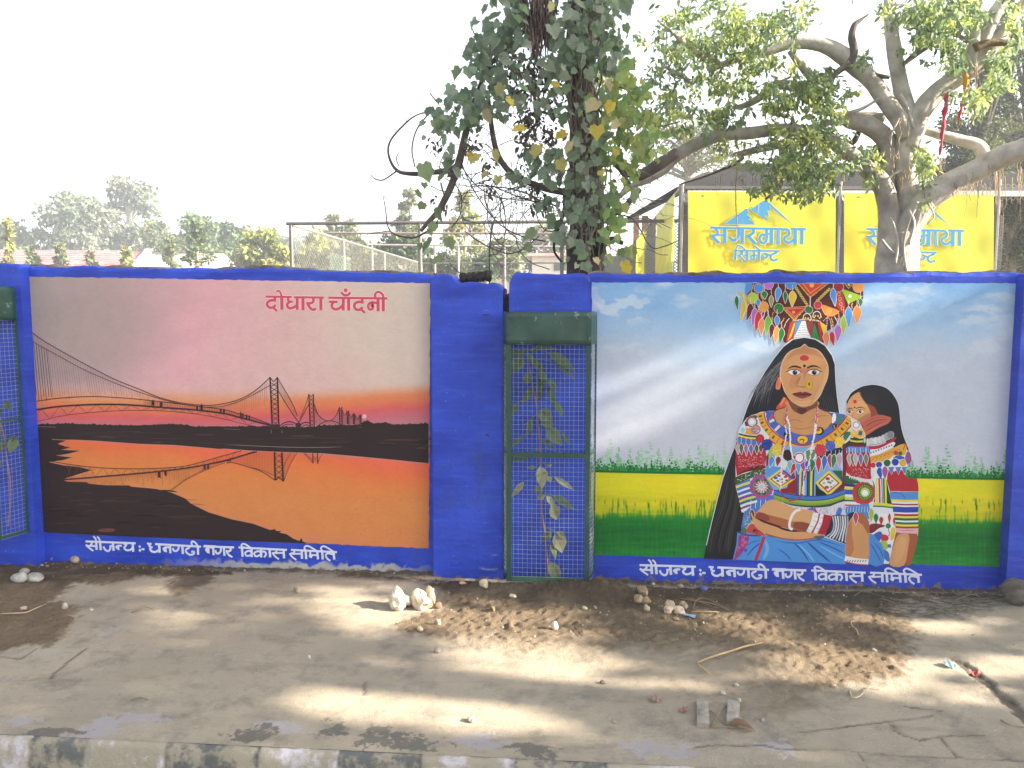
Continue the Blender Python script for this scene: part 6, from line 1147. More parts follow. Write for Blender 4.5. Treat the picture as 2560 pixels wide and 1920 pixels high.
for k in range(16):
    z = rnd.uniform(4.6, 7.6); a = rnd.uniform(0, 6.28); l = rnd.uniform(1.2, 2.6); p = np.array((9.05, -2.3, z)); d = np.array((math.cos(a)*.6, math.sin(a), .35)); b.tube([p, p+d*l*.5, p+d*l], [.05,.035,.015], 6, (.13,.10,.075), 3)
b.build('trunk', BARK, ts, True)
n = 44000
c = np.stack([rng.normal(9.2, .9, n), rng.uniform(-4.7, 1.4, n), rng.uniform(1.7, 8.6, n)], 1)
# oval crown between sun and wall; leaves over the wanted sunlit patches are dropped
d_ = np.hypot((c[:, 1]+1.65)/3.1, (c[:, 2]-5.2)/3.5); keep = d_+rng.normal(0, .06, n) < 1
c = c[keep]
for dy, dz in ((0, 0), (.08, 0), (-.08, 0), (0, .07), (0, -.07)): c = c[~lit_mask(c+np.array((0, dy, dz)))]
near = np.hypot(c[:, 0]-9.0, c[:, 1]+2.46) < .1; c = c[~near]; n = len(c); print('shade leaves', n)
leaf_cloud('crown', LEAF, ts, c, rand_dirs(n, .4), rng.normal(size=(n, 3)), rng.uniform(.13, .21, n), rng.uniform(.07, .11, n), vary([(.05,.10,.03),(.06,.12,.035),(.04,.085,.03)], n))
# ------------------------------------------------------------------ yellow advertising banners on a net fence
YB = 9.0
BT = [([(165,578),(1345,588)],36),([(1480,585),(1728,588)],38),([(250,590),(285,640),(270,690),(185,712)],42),([(190,705),(312,832)],50),([(270,695),(400,695)],32),([(405,580),(402,832)],58),([(480,735),(530,780),(590,762),(628,690),(628,590)],48),([(690,585),(684,832)],58),([(872,590),(862,660),(775,712)],48),([(780,706),(905,838)],55),([(1085,585),(1082,760),(1060,812)],46),([(1085,690),(1000,690),(968,750),(1000,812),(1062,815)],44),([(1090,670),(1170,670)],30),([(1165,585),(1160,832)],58),([(1276,585),(1270,836)],58),([(1345,605),(1400,592),(1450,630),(1440,690),(1382,720),(1376,770),(1440,812),(1525,760)],42),([(1552,585),(1546,836)],60),([(1660,585),(1654,836)],58),
 ([(550,946),(1292,948)],28),([(580,940),(572,1108)],40),([(580,945),(600,885),(650,866),(745,940)],24),([(660,950),(690,985),(630,1030)],32),([(636,1026),(718,1112)],34),([(690,1018),(765,1018)],22),([(771,948),(768,1110)],40),([(880,950),(880,1085)],34),([(882,1020),(838,1028),(832,1080),(872,1098)],28),([(880,1018),(960,1018)],22),([(961,948),(955,1110)],40),([(975,942),(888,868)],28),([(1060,990),(1120,1010),(1160,1040)],26),([(1242,950),(1240,975),(1165,1010),(1150,1060),(1190,1102),(1265,1080)],34)]
MT1 = [(388,517),(560,400),(740,268),(765,262),(792,276),(770,290),(800,340),(760,348),(798,385),(838,422),(785,426),(897,519)]; MT2 = [(818,277),(1045,124),(1085,126),(1330,345),(1515,519),(1330,385),(1120,205),(1145,282),(1098,290),(1125,386),(1053,370),(1097,468),(960,360)]
BLUEV = (74, 156, 214)
def banner(surf, label, W_=2212, H0=0, H1=1330, mapper=None, base=None, scuffs=True, bottom=False):
    """surf(x,y,d): banner-plane point for crop coordinates of the left full banner"""
    t = empty('advertising_banner', base, label, 'banner', 'yellow advertising banners'); b = MB(); nx, ny = 30, 16; V = []; C = []
    for j in range(ny+1):
        for i in range(nx+1):
            x, y = -195+ (2205+195)*i/nx, -5+(H1+5)*j/ny; V.append(surf(x, y, .012*math.sin(i*.7+j*.25)*math.sin(j*.5)-.004)); g = math.exp(-((x-300)/900)**2)*min(1, max(0, (y-100)/800)); C.append(pc(*(np.array((224,220,60))*(1-g)+np.array((232,212,44))*g)))
    F = [(j*(nx+1)+i, j*(nx+1)+i+1, (j+1)*(nx+1)+i+1, (j+1)*(nx+1)+i) for j in range(ny) for i in range(nx)]; b.add(V, F, C); o = b.build('sheet', VINYL, t, True)
    P = Painter(surf, .016, .00005)
    strokes(P, BT, (222, 226, 170), 22); P.ring(1060,1025,38,46,(222,226,170)); 
    for M_ in (MT1, MT2): P.line(M_+[M_[0]], 16, (222,226,170), 0)
    strokes(P, BT, BLUEV); P.ring(1060,1025,38,26,BLUEV); P.poly(MT1, BLUEV); P.poly(MT2, BLUEV)
    P.poly([(10,75),(40,40),(75,75)], (60,130,90)); P.poly([(28,70),(40,52),(56,70)], (80,150,190))
    for k in range(3): P.line([(-10,100+k*13),(95,101+k*13)], 3.5, (150,150,50), 0)
    for k in range(8): x = 600+k*72; P.line([(x,1190),(x+52,1190)], 4, (222,196,40), 0); P.line([(x+30,1190),(x+26,1250)], 5, (222,196,40), 0)
    if bottom: P.poly([(-180,1120),(2190,1120),(2190,1320),(-180,1320)], (84,120,190)); P.poly([(900,700+200),(1300,760+200),(1200,900+180),(1000,880+180)], (50,50,50)); P.poly([(300,1000),(600,1050),(450,1110)], (50,50,50))
    P.build('print', t, VINYL)
    if scuffs:
        [(lambda P, q: (P.soft(*q), P.build('scuff_mark', t, SOFTPAINT)))(Painter(surf, .021+.001*k, .00005), q) for k, q in enumerate((([(600,330),(610,500),(590,700),(610,800)], 26, (205,205,205), .55), ([(960,160),(955,260),(945,350)], 22, (205,205,205), .6), ([(1290,590),(1280,700),(1260,830)], 28, (190,190,190), .5), ([(640,150),(600,250),(590,540)], 10, (120,110,60), .5)))]
    return t
k6 = crop(1750, 480, 6.506)
def s1(x, y, d): px_, py_ = k6(x, y); py_ += 0.010*(px_-1750); return onY(px_+(700-py_)*.0, py_, YB-d*1.0)
SL = 7.0  # the fence runs slightly towards the left as it rises in the picture
bx0 = onY(1712, 600, YB)[0]; bx1 = onY(2088, 600, YB)[0]; bw = bx1-bx0
banner(s1, 'yellow banner with blue mountain emblem and lettering, fully visible left of the tree trunk', base=(bx0+bw/2, YB, 0))
def s2(x, y, d): px_, py_ = k6(x, y); px_ = 2110+(px_-1720)*1.015; py_ = 483+(py_-480)*1.0+.012*(px_-2110); return onY(px_, py_, YB-d)
banner(s2, 'yellow banner with blue mountain emblem half hidden behind the tree trunk', base=(onY(2290, 600, YB)[0], YB, 0))
XC = onY(1697, 600, YB)[0]
def side(yn, yf, off):
    def s(x, y, d):
        t = (x+195)/2400.0; Y = yf+(yn-yf)*t; z0 = 3.66; z1 = 2.28; return np.array((XC-.02+d*1.0, Y, z0+(z1-z0)*(y/1330.0)))
    return s
banner(side(YB+.5, YB+3.6, 0), 'faded yellow banner on the side fence, seen edgewise right of the ivy tree', base=(XC, YB+2, 0), bottom=True)
banner(side(YB+6.5, YB+9, 0), 'farther faded yellow banner strip on the side fence behind the ivy tree', base=(XC, YB+7.5, 0), scuffs=False)
# fence the banners hang on: posts, rails and net
STEEL = (.16, .16, .15); DKS = (.13, .12, .11)
def net(b, o, ux, n_u, uz, n_z, cell, r=.003, c=(.3, .3, .28)):
    """diamond mesh: two sets of slanted wires clipped to a rectangle"""
    o = np.array(o, float); ux = np.array(ux, float); uz = np.array(uz, float); Wd, H = n_u*cell, n_z*cell
    for s in (1, -1):
        for k in range(-n_z, n_u+n_z):
            u0 = k*cell; a0, a1 = (0, H); pu0, pu1 = (u0, u0+H) if s == 1 else (u0+H, u0)
            lo, hi = 0.0, 1.0
            du = pu1-pu0; t0, t1 = sorted(((0-pu0)/du, (Wd-pu0)/du)); lo, hi = max(lo, t0), min(hi, t1)
            if hi-lo < .01: continue
            p = o+ux*(pu0+du*lo)+uz*(H*lo); q = o+ux*(pu0+du*hi)+uz*(H*hi); b.bar(p, q, r, r, c)
fz = float(onY(1750, 467, YB)[2])
t = empty('net_fence', (onY(2100, 600, YB)[0], YB+.06, 0), 'dark steel net fence carrying the yellow banners', 'fence')
for px_ in (1702, 2096, 2492, 2860):
    x = onY(px_, 600, YB)[0]; b = MB(); b.tube([(x, YB+.05, -.1), (x, YB+.05, fz+.06)], .045, 8, DKS); b.build('post', METAL, t); b = MB(); net(b, (x-.11, YB+.03, .9), (1, 0, 0), 4, (0, 0, 1), 42, .054, .011, (.16,.15,.13)); b.build('wire_mesh', METAL, t)
x0 = onY(1702, 600, YB)[0]; x1 = onY(2860, 600, YB)[0]
b = MB(); b.bar((x0, YB+.05, fz), (x1, YB+.05, fz-.12), .05, .05, DKS); b.bar((x0, YB+.05, fz), (x0, YB+14, fz), .05, .05, DKS); b.build('top_rail', METAL, t)
b = MB(); b.bar((x0+.1, YB+.02, fz-.10), (x1, YB+.02, fz-.20), .02, .09, (.5,.5,.48)); b.build('hem_strip', METAL, t)
b = MB(); net(b, (x0, YB+.06, fz-.28), (1, 0, 0), 90, (0, 0, 1), 3, .09, .010, (.22,.21,.2)); b.build('net', METAL, t); b = MB(); net(b, (x0, YB+4.2, 1.6), (0, 1, 0), 20, (0, 0, 1), 14, .15, .012, (.26,.25,.23)); b.build('net', METAL, t)
# dark shed with a low metal roof behind the fence
t = empty('shed', (onY(2200, 600, 12)[0], 14, 0), 'dark open shed with a low metal roof behind the banners', 'shed')
def roof_poly(P_, th=.06): 
    P_ = [np.array(p) for p in P_]; n = len(P_); return P_+[p-np.array((0, 0, th)) for p in P_], [tuple(range(n)), tuple(range(n, 2*n))[::-1]]+[(i, n+i, n+(i+1) % n, (i+1) % n) for i in range(n)]
A_ = onY(1690, 468, 9.5); B_ = onY(2900, 492, 9.5); C_ = onY(2900, 415, 15); D_ = onY(1850, 408, 15); E_ = onY(1490, 590, 27)
b = MB(); v, f = roof_poly([A_, B_, C_, D_]); b.add(v, f, (.014,.013,.012)); v, f = roof_poly([A_, D_, E_]); b.add(v, f, (.013,.012,.011)); b.build('roof', MORTAR, t)  # near-black colour stands in for the roof's shaded underside
for px_, Y in ((1612, 17), (1590, 19), (1745, 12), (2010, 12), (2200, 12), (2420, 12)):
    x = onY(px_, 600, Y)[0]; b = MB(); b.bar((x, Y, 0), (x, Y, onY(px_, 470 if Y < 15 else 540, Y)[2]), .16, .16, (.24,.15,.10)); b.build('post', BARK, t)
q0 = onY(1588, 690, 18); q1 = onY(1632, 602, 18)
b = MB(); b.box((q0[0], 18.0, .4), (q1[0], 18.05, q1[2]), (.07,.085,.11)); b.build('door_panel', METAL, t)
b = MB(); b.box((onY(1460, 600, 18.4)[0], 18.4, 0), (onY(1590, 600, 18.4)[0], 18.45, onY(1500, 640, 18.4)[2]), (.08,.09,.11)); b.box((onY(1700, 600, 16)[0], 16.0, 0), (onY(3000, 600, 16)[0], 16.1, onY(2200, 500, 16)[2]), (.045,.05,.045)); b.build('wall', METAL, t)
# ------------------------------------------------------------------ sports court cage: pipes and chain link
def pole(b, p, q, r=.035, c=STEEL): b.tube([p, q], r, 8, c)
YC = 11.0
t = empty('court_cage', (onY(950, 600, YC)[0], YC, 0), 'tall pipe and chain link court cage beyond the sunset mural', 'fence', 'chain link court fences')
c0 = onY(727, 562, YC); c1 = onY(1760, 560, YC); bk = onY(930, 613, 19.0); ZT = c0[2]
b = MB(); pole(b, onY(716, 559, YC), np.array((c1[0], YC, ZT)), .034, (.09,.08,.08)); b.build('top_rail', METAL, t)
b = MB(); pole(b, (c0[0], YC, -.1), c0, .042, (.08,.07,.065)); b.build('post', METAL, t)
for px_ in (1050, 1405): 
    x = onY(px_, 600, YC)[0]; b = MB(); pole(b, (x, YC, -.1), (x, YC, ZT), .04, (.1,.09,.085)); b.build('post', METAL, t)
b = MB(); pole(b, c0, (c0[0]+.1, 24.0, ZT+.05), .03, (.14,.13,.12)); b.build('side_rail', METAL, t)
for Y in (14.5, 18.5, 24.0):
    b = MB(); pole(b, (c0[0]+.1*(Y-YC)/13, Y, -.1), (c0[0]+.1*(Y-YC)/13, Y, ZT+.02), .04, (.12,.11,.1)); b.build('post', METAL, t)
b = MB(); pole(b, (c0[0]+.1, 24, ZT+.05), (9, 24, ZT+.05), .03, (.14,.13,.12)); b.build('back_rail', METAL, t)
b = MB(); pole(b, onY(820, 583, YC+5), onY(1500, 584, YC+5), .03, (.2,.16,.14)); b.build('middle_rail', METAL, t)
b = MB(); net(b, (c0[0]+.02, YC+.05, 1.5), (.007, 1, 0), 118, (0, 0, 1), 17, .11, .0032, (.3,.3,.27)); 
b.build('chain_link', METAL, t); b = MB(); xa = onY(1048, 600, YC)[0]; net(b, (xa, YC, 1.4), (1, 0, 0), 60, (0, 0, 1), 11, .085, .0058, (.42,.42,.39)); b.build('chain_link', METAL, t)
b = MB(); gx = onY(1058, 600, YC+.3)[0]; net(b, (gx, YC+.3, 1.4), (1, 0, .1), 12, (0, 0, 1), 14, .05, .005, (.25,.5,.33)); b.build('green_net', METAL, t); b = MB(); net(b, (c0[0]+.15, YC+2, 1.4), (0, 1, 0), 14, (0, 0, 1), 13, .12, .0025, (.3,.42,.33)); b.build('green_net', METAL, t)
t = empty('court_fence', (onY(1300, 600, 20)[0], 20, 0), 'farther thin pipe fence crossing behind the ivy branches', 'fence', 'chain link court fences')
b = MB(); pole(b, onY(920, 612, 20), onY(1500, 618, 20), .03, (.3,.28,.27)); b.build('top_rail', METAL, t)
for px_ in (930, 1087, 1146, 1262): 
    b = MB(); p = onY(px_, 613, 20); pole(b, (p[0], 20, 0), p, .035, (.28,.26,.25)); b.build('post', METAL, t)
# ------------------------------------------------------------------ far buildings
t = empty('long_building', (onY(180, 640, 46)[0], 48, 0), 'long low building with a faded red sheet roof at the far left', 'building', 'far buildings')
RM = mat('ribbed_roof', attr=True, rough=.6, var=.25, vscale=.8)
a0, a1, r0_, r1_ = onY(-500, 664, 44), onY(340, 664, 44), onY(-500, 622, 50), onY(372, 628, 50)
b = MB(); n = 14
for i in range(n):
    t0, t1 = i/n, (i+1)/n; q = [a0+(r0_-a0)*t0, a1+(r1_-a1)*t0, a1+(r1_-a1)*t1, a0+(r0_-a0)*t1]; g = .86+.28*((i*7) % 5)/5; b.add([p+np.array((0, 0, .03*(i % 2))) for p in q], [(0,1,2,3)], (.48*g,.15*g,.15*g))
b.build('roof', RM, t); b = MB(); b.box((a0[0], 44.3, 0), (a1[0]-.2, 52, a1[2]-.1), (.5,.42,.36)); b.build('wall', MORTAR, t)
t = empty('white_building', (onY(450, 640, 44)[0], 47, 0), 'low building with a pale cream roof right of the red roof', 'building', 'far buildings')
a0, a1, r0_, r1_ = onY(342, 667, 43), onY(600, 672, 43), onY(374, 630, 50), onY(560, 634, 50)
b = MB(); v, f = roof_poly([a0, a1, r1_, r0_], .25); b.add(v, f, (.44,.39,.31)); b.build('roof', RM, t); b = MB(); b.bar(a0+np.array((.1,-.1,.05)), r0_+np.array((.1,-.1,.1)), .5, .3, (.75,.72,.62)); b.build('gable_edge', RM, t)
b = MB(); b.box((a0[0]+.3, 43.3, 0), (a1[0], 50, a1[2]-.3), (.6,.55,.46)); b.build('wall', MORTAR, t); b = MB(); b.bar(onY(356, 669, 42.9), onY(560, 674, 42.9), .1, .14, (.05,.05,.05)); b.build('gutter', METAL, t)
t = empty('pale_house', (onY(1370, 640, 40)[0], 43, 0), 'small pale house seen through the chain link behind the ivy', 'building', 'far buildings')
a0, a1 = onY(1330, 690, 40), onY(1452, 640, 40); b = MB(); b.box((a0[0], 40, 0), (a1[0], 46, a1[2]), (.62,.56,.5)); b.build('wall', MORTAR, t)
b = MB(); b.box((a0[0]-.3, 39.7, a1[2]), (a1[0]+.3, 46.3, a1[2]+.15), (.5,.3,.24)); b.build('roof', RM, t); q = onY(1400, 670, 39.96); b = MB(); b.box((q[0]-.35, 39.94, q[2]-.15), (q[0]+.35, 39.99, q[2]+.25), (.05,.055,.06)); b.build('window', METAL, t)
t = empty('low_wall', (onY(1180, 660, 48)[0], 49, 0), 'long pinkish wall far off between the trees behind the court', 'wall', 'far buildings')
b = MB(); b.box((onY(1050, 660, 48)[0], 48, 0), (onY(1300, 660, 48)[0], 48.3, onY(1180, 646, 48)[2]), (.5,.36,.28)); b.build('masonry', MORTAR, t)
# ------------------------------------------------------------------ far trees
def far_tree(px_, top, halfw, Y, label, cols, shape='round', n=900, trunk_w=.0, bark=(.30,.26,.2), name='tree', low=None, gap=.5, seed=0, ls=1.0):
    r_ = np.random.default_rng(int(abs(px_)*3+Y)); base = onY(px_, 690, Y); ztop = onY(px_, top, Y)[2]; hw = pxsize(halfw, Y); zl = onY(px_, low if low else 700, Y)[2]; H = ztop-zl
    hw *= 1.3 if shape == 'round' else 1.1
    t = empty(name, (base[0], Y, -.15), label, 'tree', 'trees beyond the wall'); b = MB(); tw = trunk_w or hw*.06+.05
    lean = r_.uniform(-.15, .15)*hw; tp = np.array((base[0]+lean, Y, zl+H*.8)); b.tube([(base[0], Y, -.2), (base[0]+lean*.3, Y, zl+H*.3), tp], [tw, tw*.75, tw*.25], 7, bark, 4, .1)
    K = int(10+halfw*.28) if shape != 'fir' else 14; cl = []
    for k in range(K):
        if shape == 'round': a = r_.uniform(0, 6.28); q = r_.random()**.5; zz = zl+H*(.12+.86*r_.random()); e = math.sqrt(max(.06, 1-((zz-zl-H*.45)/(H*.58))**2)); p = np.array((base[0]+math.cos(a)*hw*q*e*.9, Y+math.sin(a)*hw*q*e*.7, zz)); rad = hw*r_.uniform(.2, .38)
        elif shape == 'fir': f = (k+.5)/K; zz = zl+H*f; p = np.array((base[0]+r_.uniform(-1, 1)*hw*(1.05-f), Y+r_.uniform(-1, 1)*hw*(1.05-f), zz)); rad = hw*(.18+.3*(1-f))
        elif shape == 'cone': f = r_.random(); zz = zl+H*f; p = np.array((base[0]+r_.uniform(-1, 1)*hw*(1-f)**.8, Y+r_.uniform(-1, 1)*hw*(1-f)**.8*.7, zz)); rad = hw*(.16+.24*(1-f))
        else: f = (k+.5)/K; p = np.array((base[0]+lean*f+r_.uniform(-1, 1)*hw*.6, Y+r_.uniform(-.4, .4)*hw, zl+H*f)); rad = hw*r_.uniform(.3, .6)
        cl.append((p, rad)); j = np.array((base[0]+lean*.5, Y, max(.2, zl+(p[2]-zl)*.55))); b.tube([j, (j+p)/2+np.array((0, 0, .1*hw)), p], [tw*.4, tw*.28, tw*.08], 5, bark, 3)
    b.build('trunk', BARK, t, True); m = max(12, int(n*1.5/K)); cen = []; col = []
    for p, rad in cl:
        d = r_.normal(size=(m, 3)); d /= np.linalg.norm(d, axis=1)[:, None]; cen.append(p+d*rad*(r_.random((m, 1))**.45)*np.array((1.15, 1.0, .75))); c = np.array(cols)[r_.integers(0, len(cols))]*r_.uniform(.75, 1.25); col.append(c*(1+r_.uniform(-.25, .25, (m, 1))))
    cen = np.vstack(cen); col = np.vstack(col); N_ = len(cen); L = r_.uniform(.55, 1.2, N_)*Y*.0088*ls
    leaf_cloud('crown', FARLEAF, t, cen, rand_dirs(N_, .3, r_), r_.normal(size=(N_, 3)), L, L*.55, col); return t
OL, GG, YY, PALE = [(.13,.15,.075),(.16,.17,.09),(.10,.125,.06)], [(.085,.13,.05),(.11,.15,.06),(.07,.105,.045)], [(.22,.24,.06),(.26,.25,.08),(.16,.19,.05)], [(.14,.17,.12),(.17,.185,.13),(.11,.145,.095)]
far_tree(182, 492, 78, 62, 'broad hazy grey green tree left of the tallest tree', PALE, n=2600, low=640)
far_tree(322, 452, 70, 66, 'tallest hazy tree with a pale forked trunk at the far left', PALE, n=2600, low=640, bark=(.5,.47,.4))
far_tree(388, 560, 44, 58, 'low olive tree under the right side of the tallest tree', OL, n=900)
far_tree(490, 535, 62, 50, 'dense dark green tree right of the tallest tree', GG, n=2200)
far_tree(580, 562, 40, 52, 'blue green bushy tree between the dark tree and the bright shrub', GG, n=1300)
far_tree(668, 576, 56, 36, 'bright yellow green bush just left of the court cage', YY, n=2200, shape='round')
far_tree(40, 562, 50, 60, 'small green tree at the far left edge', GG, n=1100)
far_tree(98, 598, 24, 62, 'low dark bush between the left edge tree and the broad tree', GG, n=500)
far_tree(-30, 585, 50, 60, 'green bush cut by the left edge of the photo', GG, n=500)
for px_, top, hw_, Y, l, cl in [(27, 545, 14, 30, 'thin wispy sapling tree at the far left edge', YY), (80, 618, 20, 34, 'small shrub before the red roof near its left end', OL), (155, 610, 22, 34, 'small shrub before the middle of the red roof', OL), (228, 632, 16, 34, 'smallest shrub before the red roof', OL), (320, 622, 16, 34, 'yellowish shrub before the right end of the red roof', YY), (430, 592, 24, 33, 'leafy shrub before the cream roof', OL), (496, 556, 32, 30, 'young tree with a bare reddish trunk beside the cream roof', GG)]: far_tree(px_, top, hw_, Y, l, cl, 'fir', 400, .05 if px_ != 496 else .09, (.32,.19,.15), 'young_tree', 704 if px_ != 496 else 660)
far_tree(845, 530, 48, 40, 'round topped tree behind the court cage rails', OL, n=1900)
far_tree(800, 585, 50, 30, 'tall grassy shrub behind the slanting side of the court cage', YY, n=1500)
far_tree(885, 600, 60, 30, 'olive bushes along the far end of the court cage', OL, n=1200)
far_tree(1022, 478, 52, 34, 'loose green tree behind the hanging ivy at its left', OL, 'cone', 1700)
far_tree(1012, 590, 60, 27, 'dark round bush behind the chain link', GG, n=1700)
far_tree(950, 618, 40, 28, 'yellow green bush left of the dark round bush', YY, n=900)
far_tree(1160, 462, 60, 32, 'yellowish feathery tree behind the ivy vines', YY, 'cone', 1900)
far_tree(1260, 600, 46, 30, 'grey green bush behind the chain link beside the pale house', OL, n=1300)
far_tree(1215, 625, 34, 27, 'low green bush in front of the pinkish far wall', GG, n=700)
far_tree(1360, 560, 60, 46, 'hazy tree behind the pale house', OL, n=1200)
far_tree(1110, 640, 60, 26, 'low weedy bush just over the wall behind the court net', OL, n=900)
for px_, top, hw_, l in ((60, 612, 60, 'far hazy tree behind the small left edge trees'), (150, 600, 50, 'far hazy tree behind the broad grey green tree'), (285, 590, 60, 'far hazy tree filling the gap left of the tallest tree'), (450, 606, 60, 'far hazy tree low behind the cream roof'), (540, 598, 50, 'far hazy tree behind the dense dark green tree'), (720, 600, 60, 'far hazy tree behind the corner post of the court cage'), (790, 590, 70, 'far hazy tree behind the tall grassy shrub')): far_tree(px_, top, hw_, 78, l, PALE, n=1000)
# dark wooded edge at the right
DKG = [(.035,.055,.022),(.05,.07,.028),(.028,.045,.02),(.09,.11,.03)]
far_tree(2440, 40, 95, 13, 'ivy clad tree with a dark straight trunk at the right edge', DKG, n=7000, trunk_w=.2, bark=(.05,.042,.034), low=640, ls=.8)
far_tree(2560, 60, 120, 14, 'dense dark tree cut by the right edge of the photo', DKG, n=7000, trunk_w=.2, bark=(.05,.042,.034), low=650, ls=.8)
far_tree(2530, 470, 110, 10.5, 'dark leafy undergrowth shrub right of the banners', DKG, n=5200, low=690, ls=.8, name='shrub')
far_tree(2440, 300, 90, 18, 'dark bushy tree behind the shed roof', DKG, n=3600, low=480, ls=.7)
far_tree(2270, 420, 130, 21, 'green tree just above the shed roof behind the trunk', GG, n=2600, low=520, ls=.7)
far_tree(1720, 300, 120, 24, 'pale green tree behind the long left limb', OL, n=2600, low=470, ls=.6)
# ------------------------------------------------------------------ grey limbed fig tree behind the women mural
FC = crop(1660, 0, 2.37); YT = 2.6
def limb(b, L_, Y, c, n=12, res=5, rough=.08, dy=0.0):
    pts = []; rr = []
    for i, q in enumerate(L_):
        x, y, w_ = q[:3]; yy = Y+(q[3] if len(q) > 3 else 0)+dy*i; p = onY(*FC(x, y), yy); pts.append(p); rr.append(.93*w_/2.37/FPX*(yy-CAM[1])/2)
    b.tube(pts, rr, n, c, res, rough); return pts
ft = empty('fig_tree', onY(2250, 690, YT)*np.array((1, 1, 0)), 'spreading fig tree with grey limbs and hanging roots behind the women mural', 'tree')
GB = (.36, .325, .285); GB2 = (.42, .385, .34)
p = onY(*FC(1378, 1640), YT); b = MB()
b.tube([(p[0]-.02, YT, -.2), (p[0]-.01, YT, .6), p, onY(*FC(1385, 1480), YT), onY(*FC(1400, 1380), YT)], [.24, .2, .185, .172, .15], 20, GB, 6, .09)
limb(b, [(1330,1560,120),(1325,1440,118),(1330,1300,116),(1320,1180,118),(1285,1085,112),(1200,1000,98),(1130,930,90),(1060,880,86),(980,830,84,.1)], YT, GB, 14)
limb(b, [(1440,1560,130),(1420,1420,130),(1480,1290,150),(1570,1175,150),(1700,1085,140),(1850,1010,132),(2000,930,132,-.1),(2133,885,130,-.2),(2320,810,115,-.3),(2550,700,90,-.4)], YT-.05, GB2, 16)
limb(b, [(1450,1420,120),(1455,1260,120),(1440,1100,125),(1430,920,118),(1440,780,120),(1450,700,100),(1405,520,92),(1372,350,86),(1345,150,74),(1340,0,68),(1330,-200,55),(1335,-420,30)], YT+.05, GB2, 14)
limb(b, [(1335,1180,100),(1325,1040,100),(1335,880,112),(1290,800,112),(1200,740,104),(1110,715,98),(1058,690,80)], YT+.12, GB, 14)
limb(b, [(1430,820,90),(1410,740,100),(1330,620,96),(1230,480,98),(1130,390,105),(1050,325,100),(950,268,86),(830,252,76),(740,262,62),(600,310,52),(450,342,46),(330,390,36),(255,412,22)], YT, GB2, 14)
limb(b, [(1460,880,90),(1495,770,100),(1520,670,116),(1610,555,116),(1750,452,106),(1870,375,96),(1960,265,80),(2050,130,72),(2150,0,66),(2260,-160,50),(2350,-330,30)], YT, GB2, 14)
limb(b, [(1810,410,62),(1838,260,58),(1850,110,46),(1878,0,42),(1890,-160,30)], YT-.05, GB2, 10)
limb(b, [(1870,320,76),(1900,220,78),(1950,100,80),(2020,-10,80),(2120,-200,60)], YT+.15, GB2, 10)
limb(b, [(1000,850,80,.1),(860,790,76,.1),(700,768,74),(500,790,76),(350,800,74),(200,850,78),(80,920,72),(0,1000,66),(-90,1060,52),(-200,1110,40),(-330,1220,26)], YT, GB, 14)
limb(b, [(1530,768,46),(1640,800,58),(1780,838,66),(1870,870,76),(1905,960,80)], YT+.2, GB2, 10)
limb(b, [(1095,400,60),(1125,300,50),(1112,220,42),(1128,150,36),(1160,122,22),(1212,84,7)], YT-.05, (.12,.10,.09), 9); limb(b, [(1100,380,42),(1030,425,36),(980,495,18)], YT-.08, (.14,.12,.10), 8)
limb(b, [(1840,285,54),(1920,255,48),(2045,250,36)], YT-.1, (.17,.12,.08), 9); limb(b, [(1335,458,22),(1290,452,26),(1245,440,24)], YT-.05, (.13,.11,.09), 8)
limb(b, [(745,300,40),(800,370,50),(870,455,56),(930,560,50)], YT+.3, GB, 9); limb(b, [(870,545,62),(780,515,60),(660,505,58),(565,580,46),(470,628,36),(370,640,16)], YT+.35, GB, 9)
limb(b, [(410,915,24),(480,905,40),(560,885,46),(700,855,54),(860,840,50)], YT+.2, GB, 9); limb(b, [(470,930,26),(430,965,22),(330,1010,16),(230,1050,12),(100,1090,10)], YT+.2, (.15,.12,.1), 8)
limb(b, [(1280,580,14),(1180,640,20),(1060,685,26),(960,740,20)], YT-.15, GB, 8); limb(b, [(60,200,20),(130,270,40),(210,320,44),(265,345,40),(330,380,34)], YT-.1, (.36,.29,.2), 9); limb(b, [(-40,120,12),(60,200,22)], YT-.1, GB, 7)
limb(b, [(0,395,14),(90,440,26),(170,495,24)], YT, GB, 7); limb(b, [(1160,770,30),(1130,830,36),(1100,860,30)], YT+.25, (.12,.1,.08), 7); limb(b, [(690,990,36),(695,1060,40),(665,1130,30),(600,1180,14)], YT-.1, (.25,.21,.16), 8); limb(b, [(1300,700,60),(1200,690,58),(1130,690,50)], YT+.4, GB, 9)
limb(b, [(1400,400,20),(1480,330,36),(1560,270,44),(1650,210,40),(1760,100,30)], YT+.5, (.15,.13,.11), 9)
limb(b, [(1500,60,14),(1600,50,16),(1700,66,16)], YT+.2, GB, 6); limb(b, [(1690,140,16),(1750,210,22),(1800,250,24)], YT+.1, GB, 6)
b.build('trunk', BARK, ft, True)
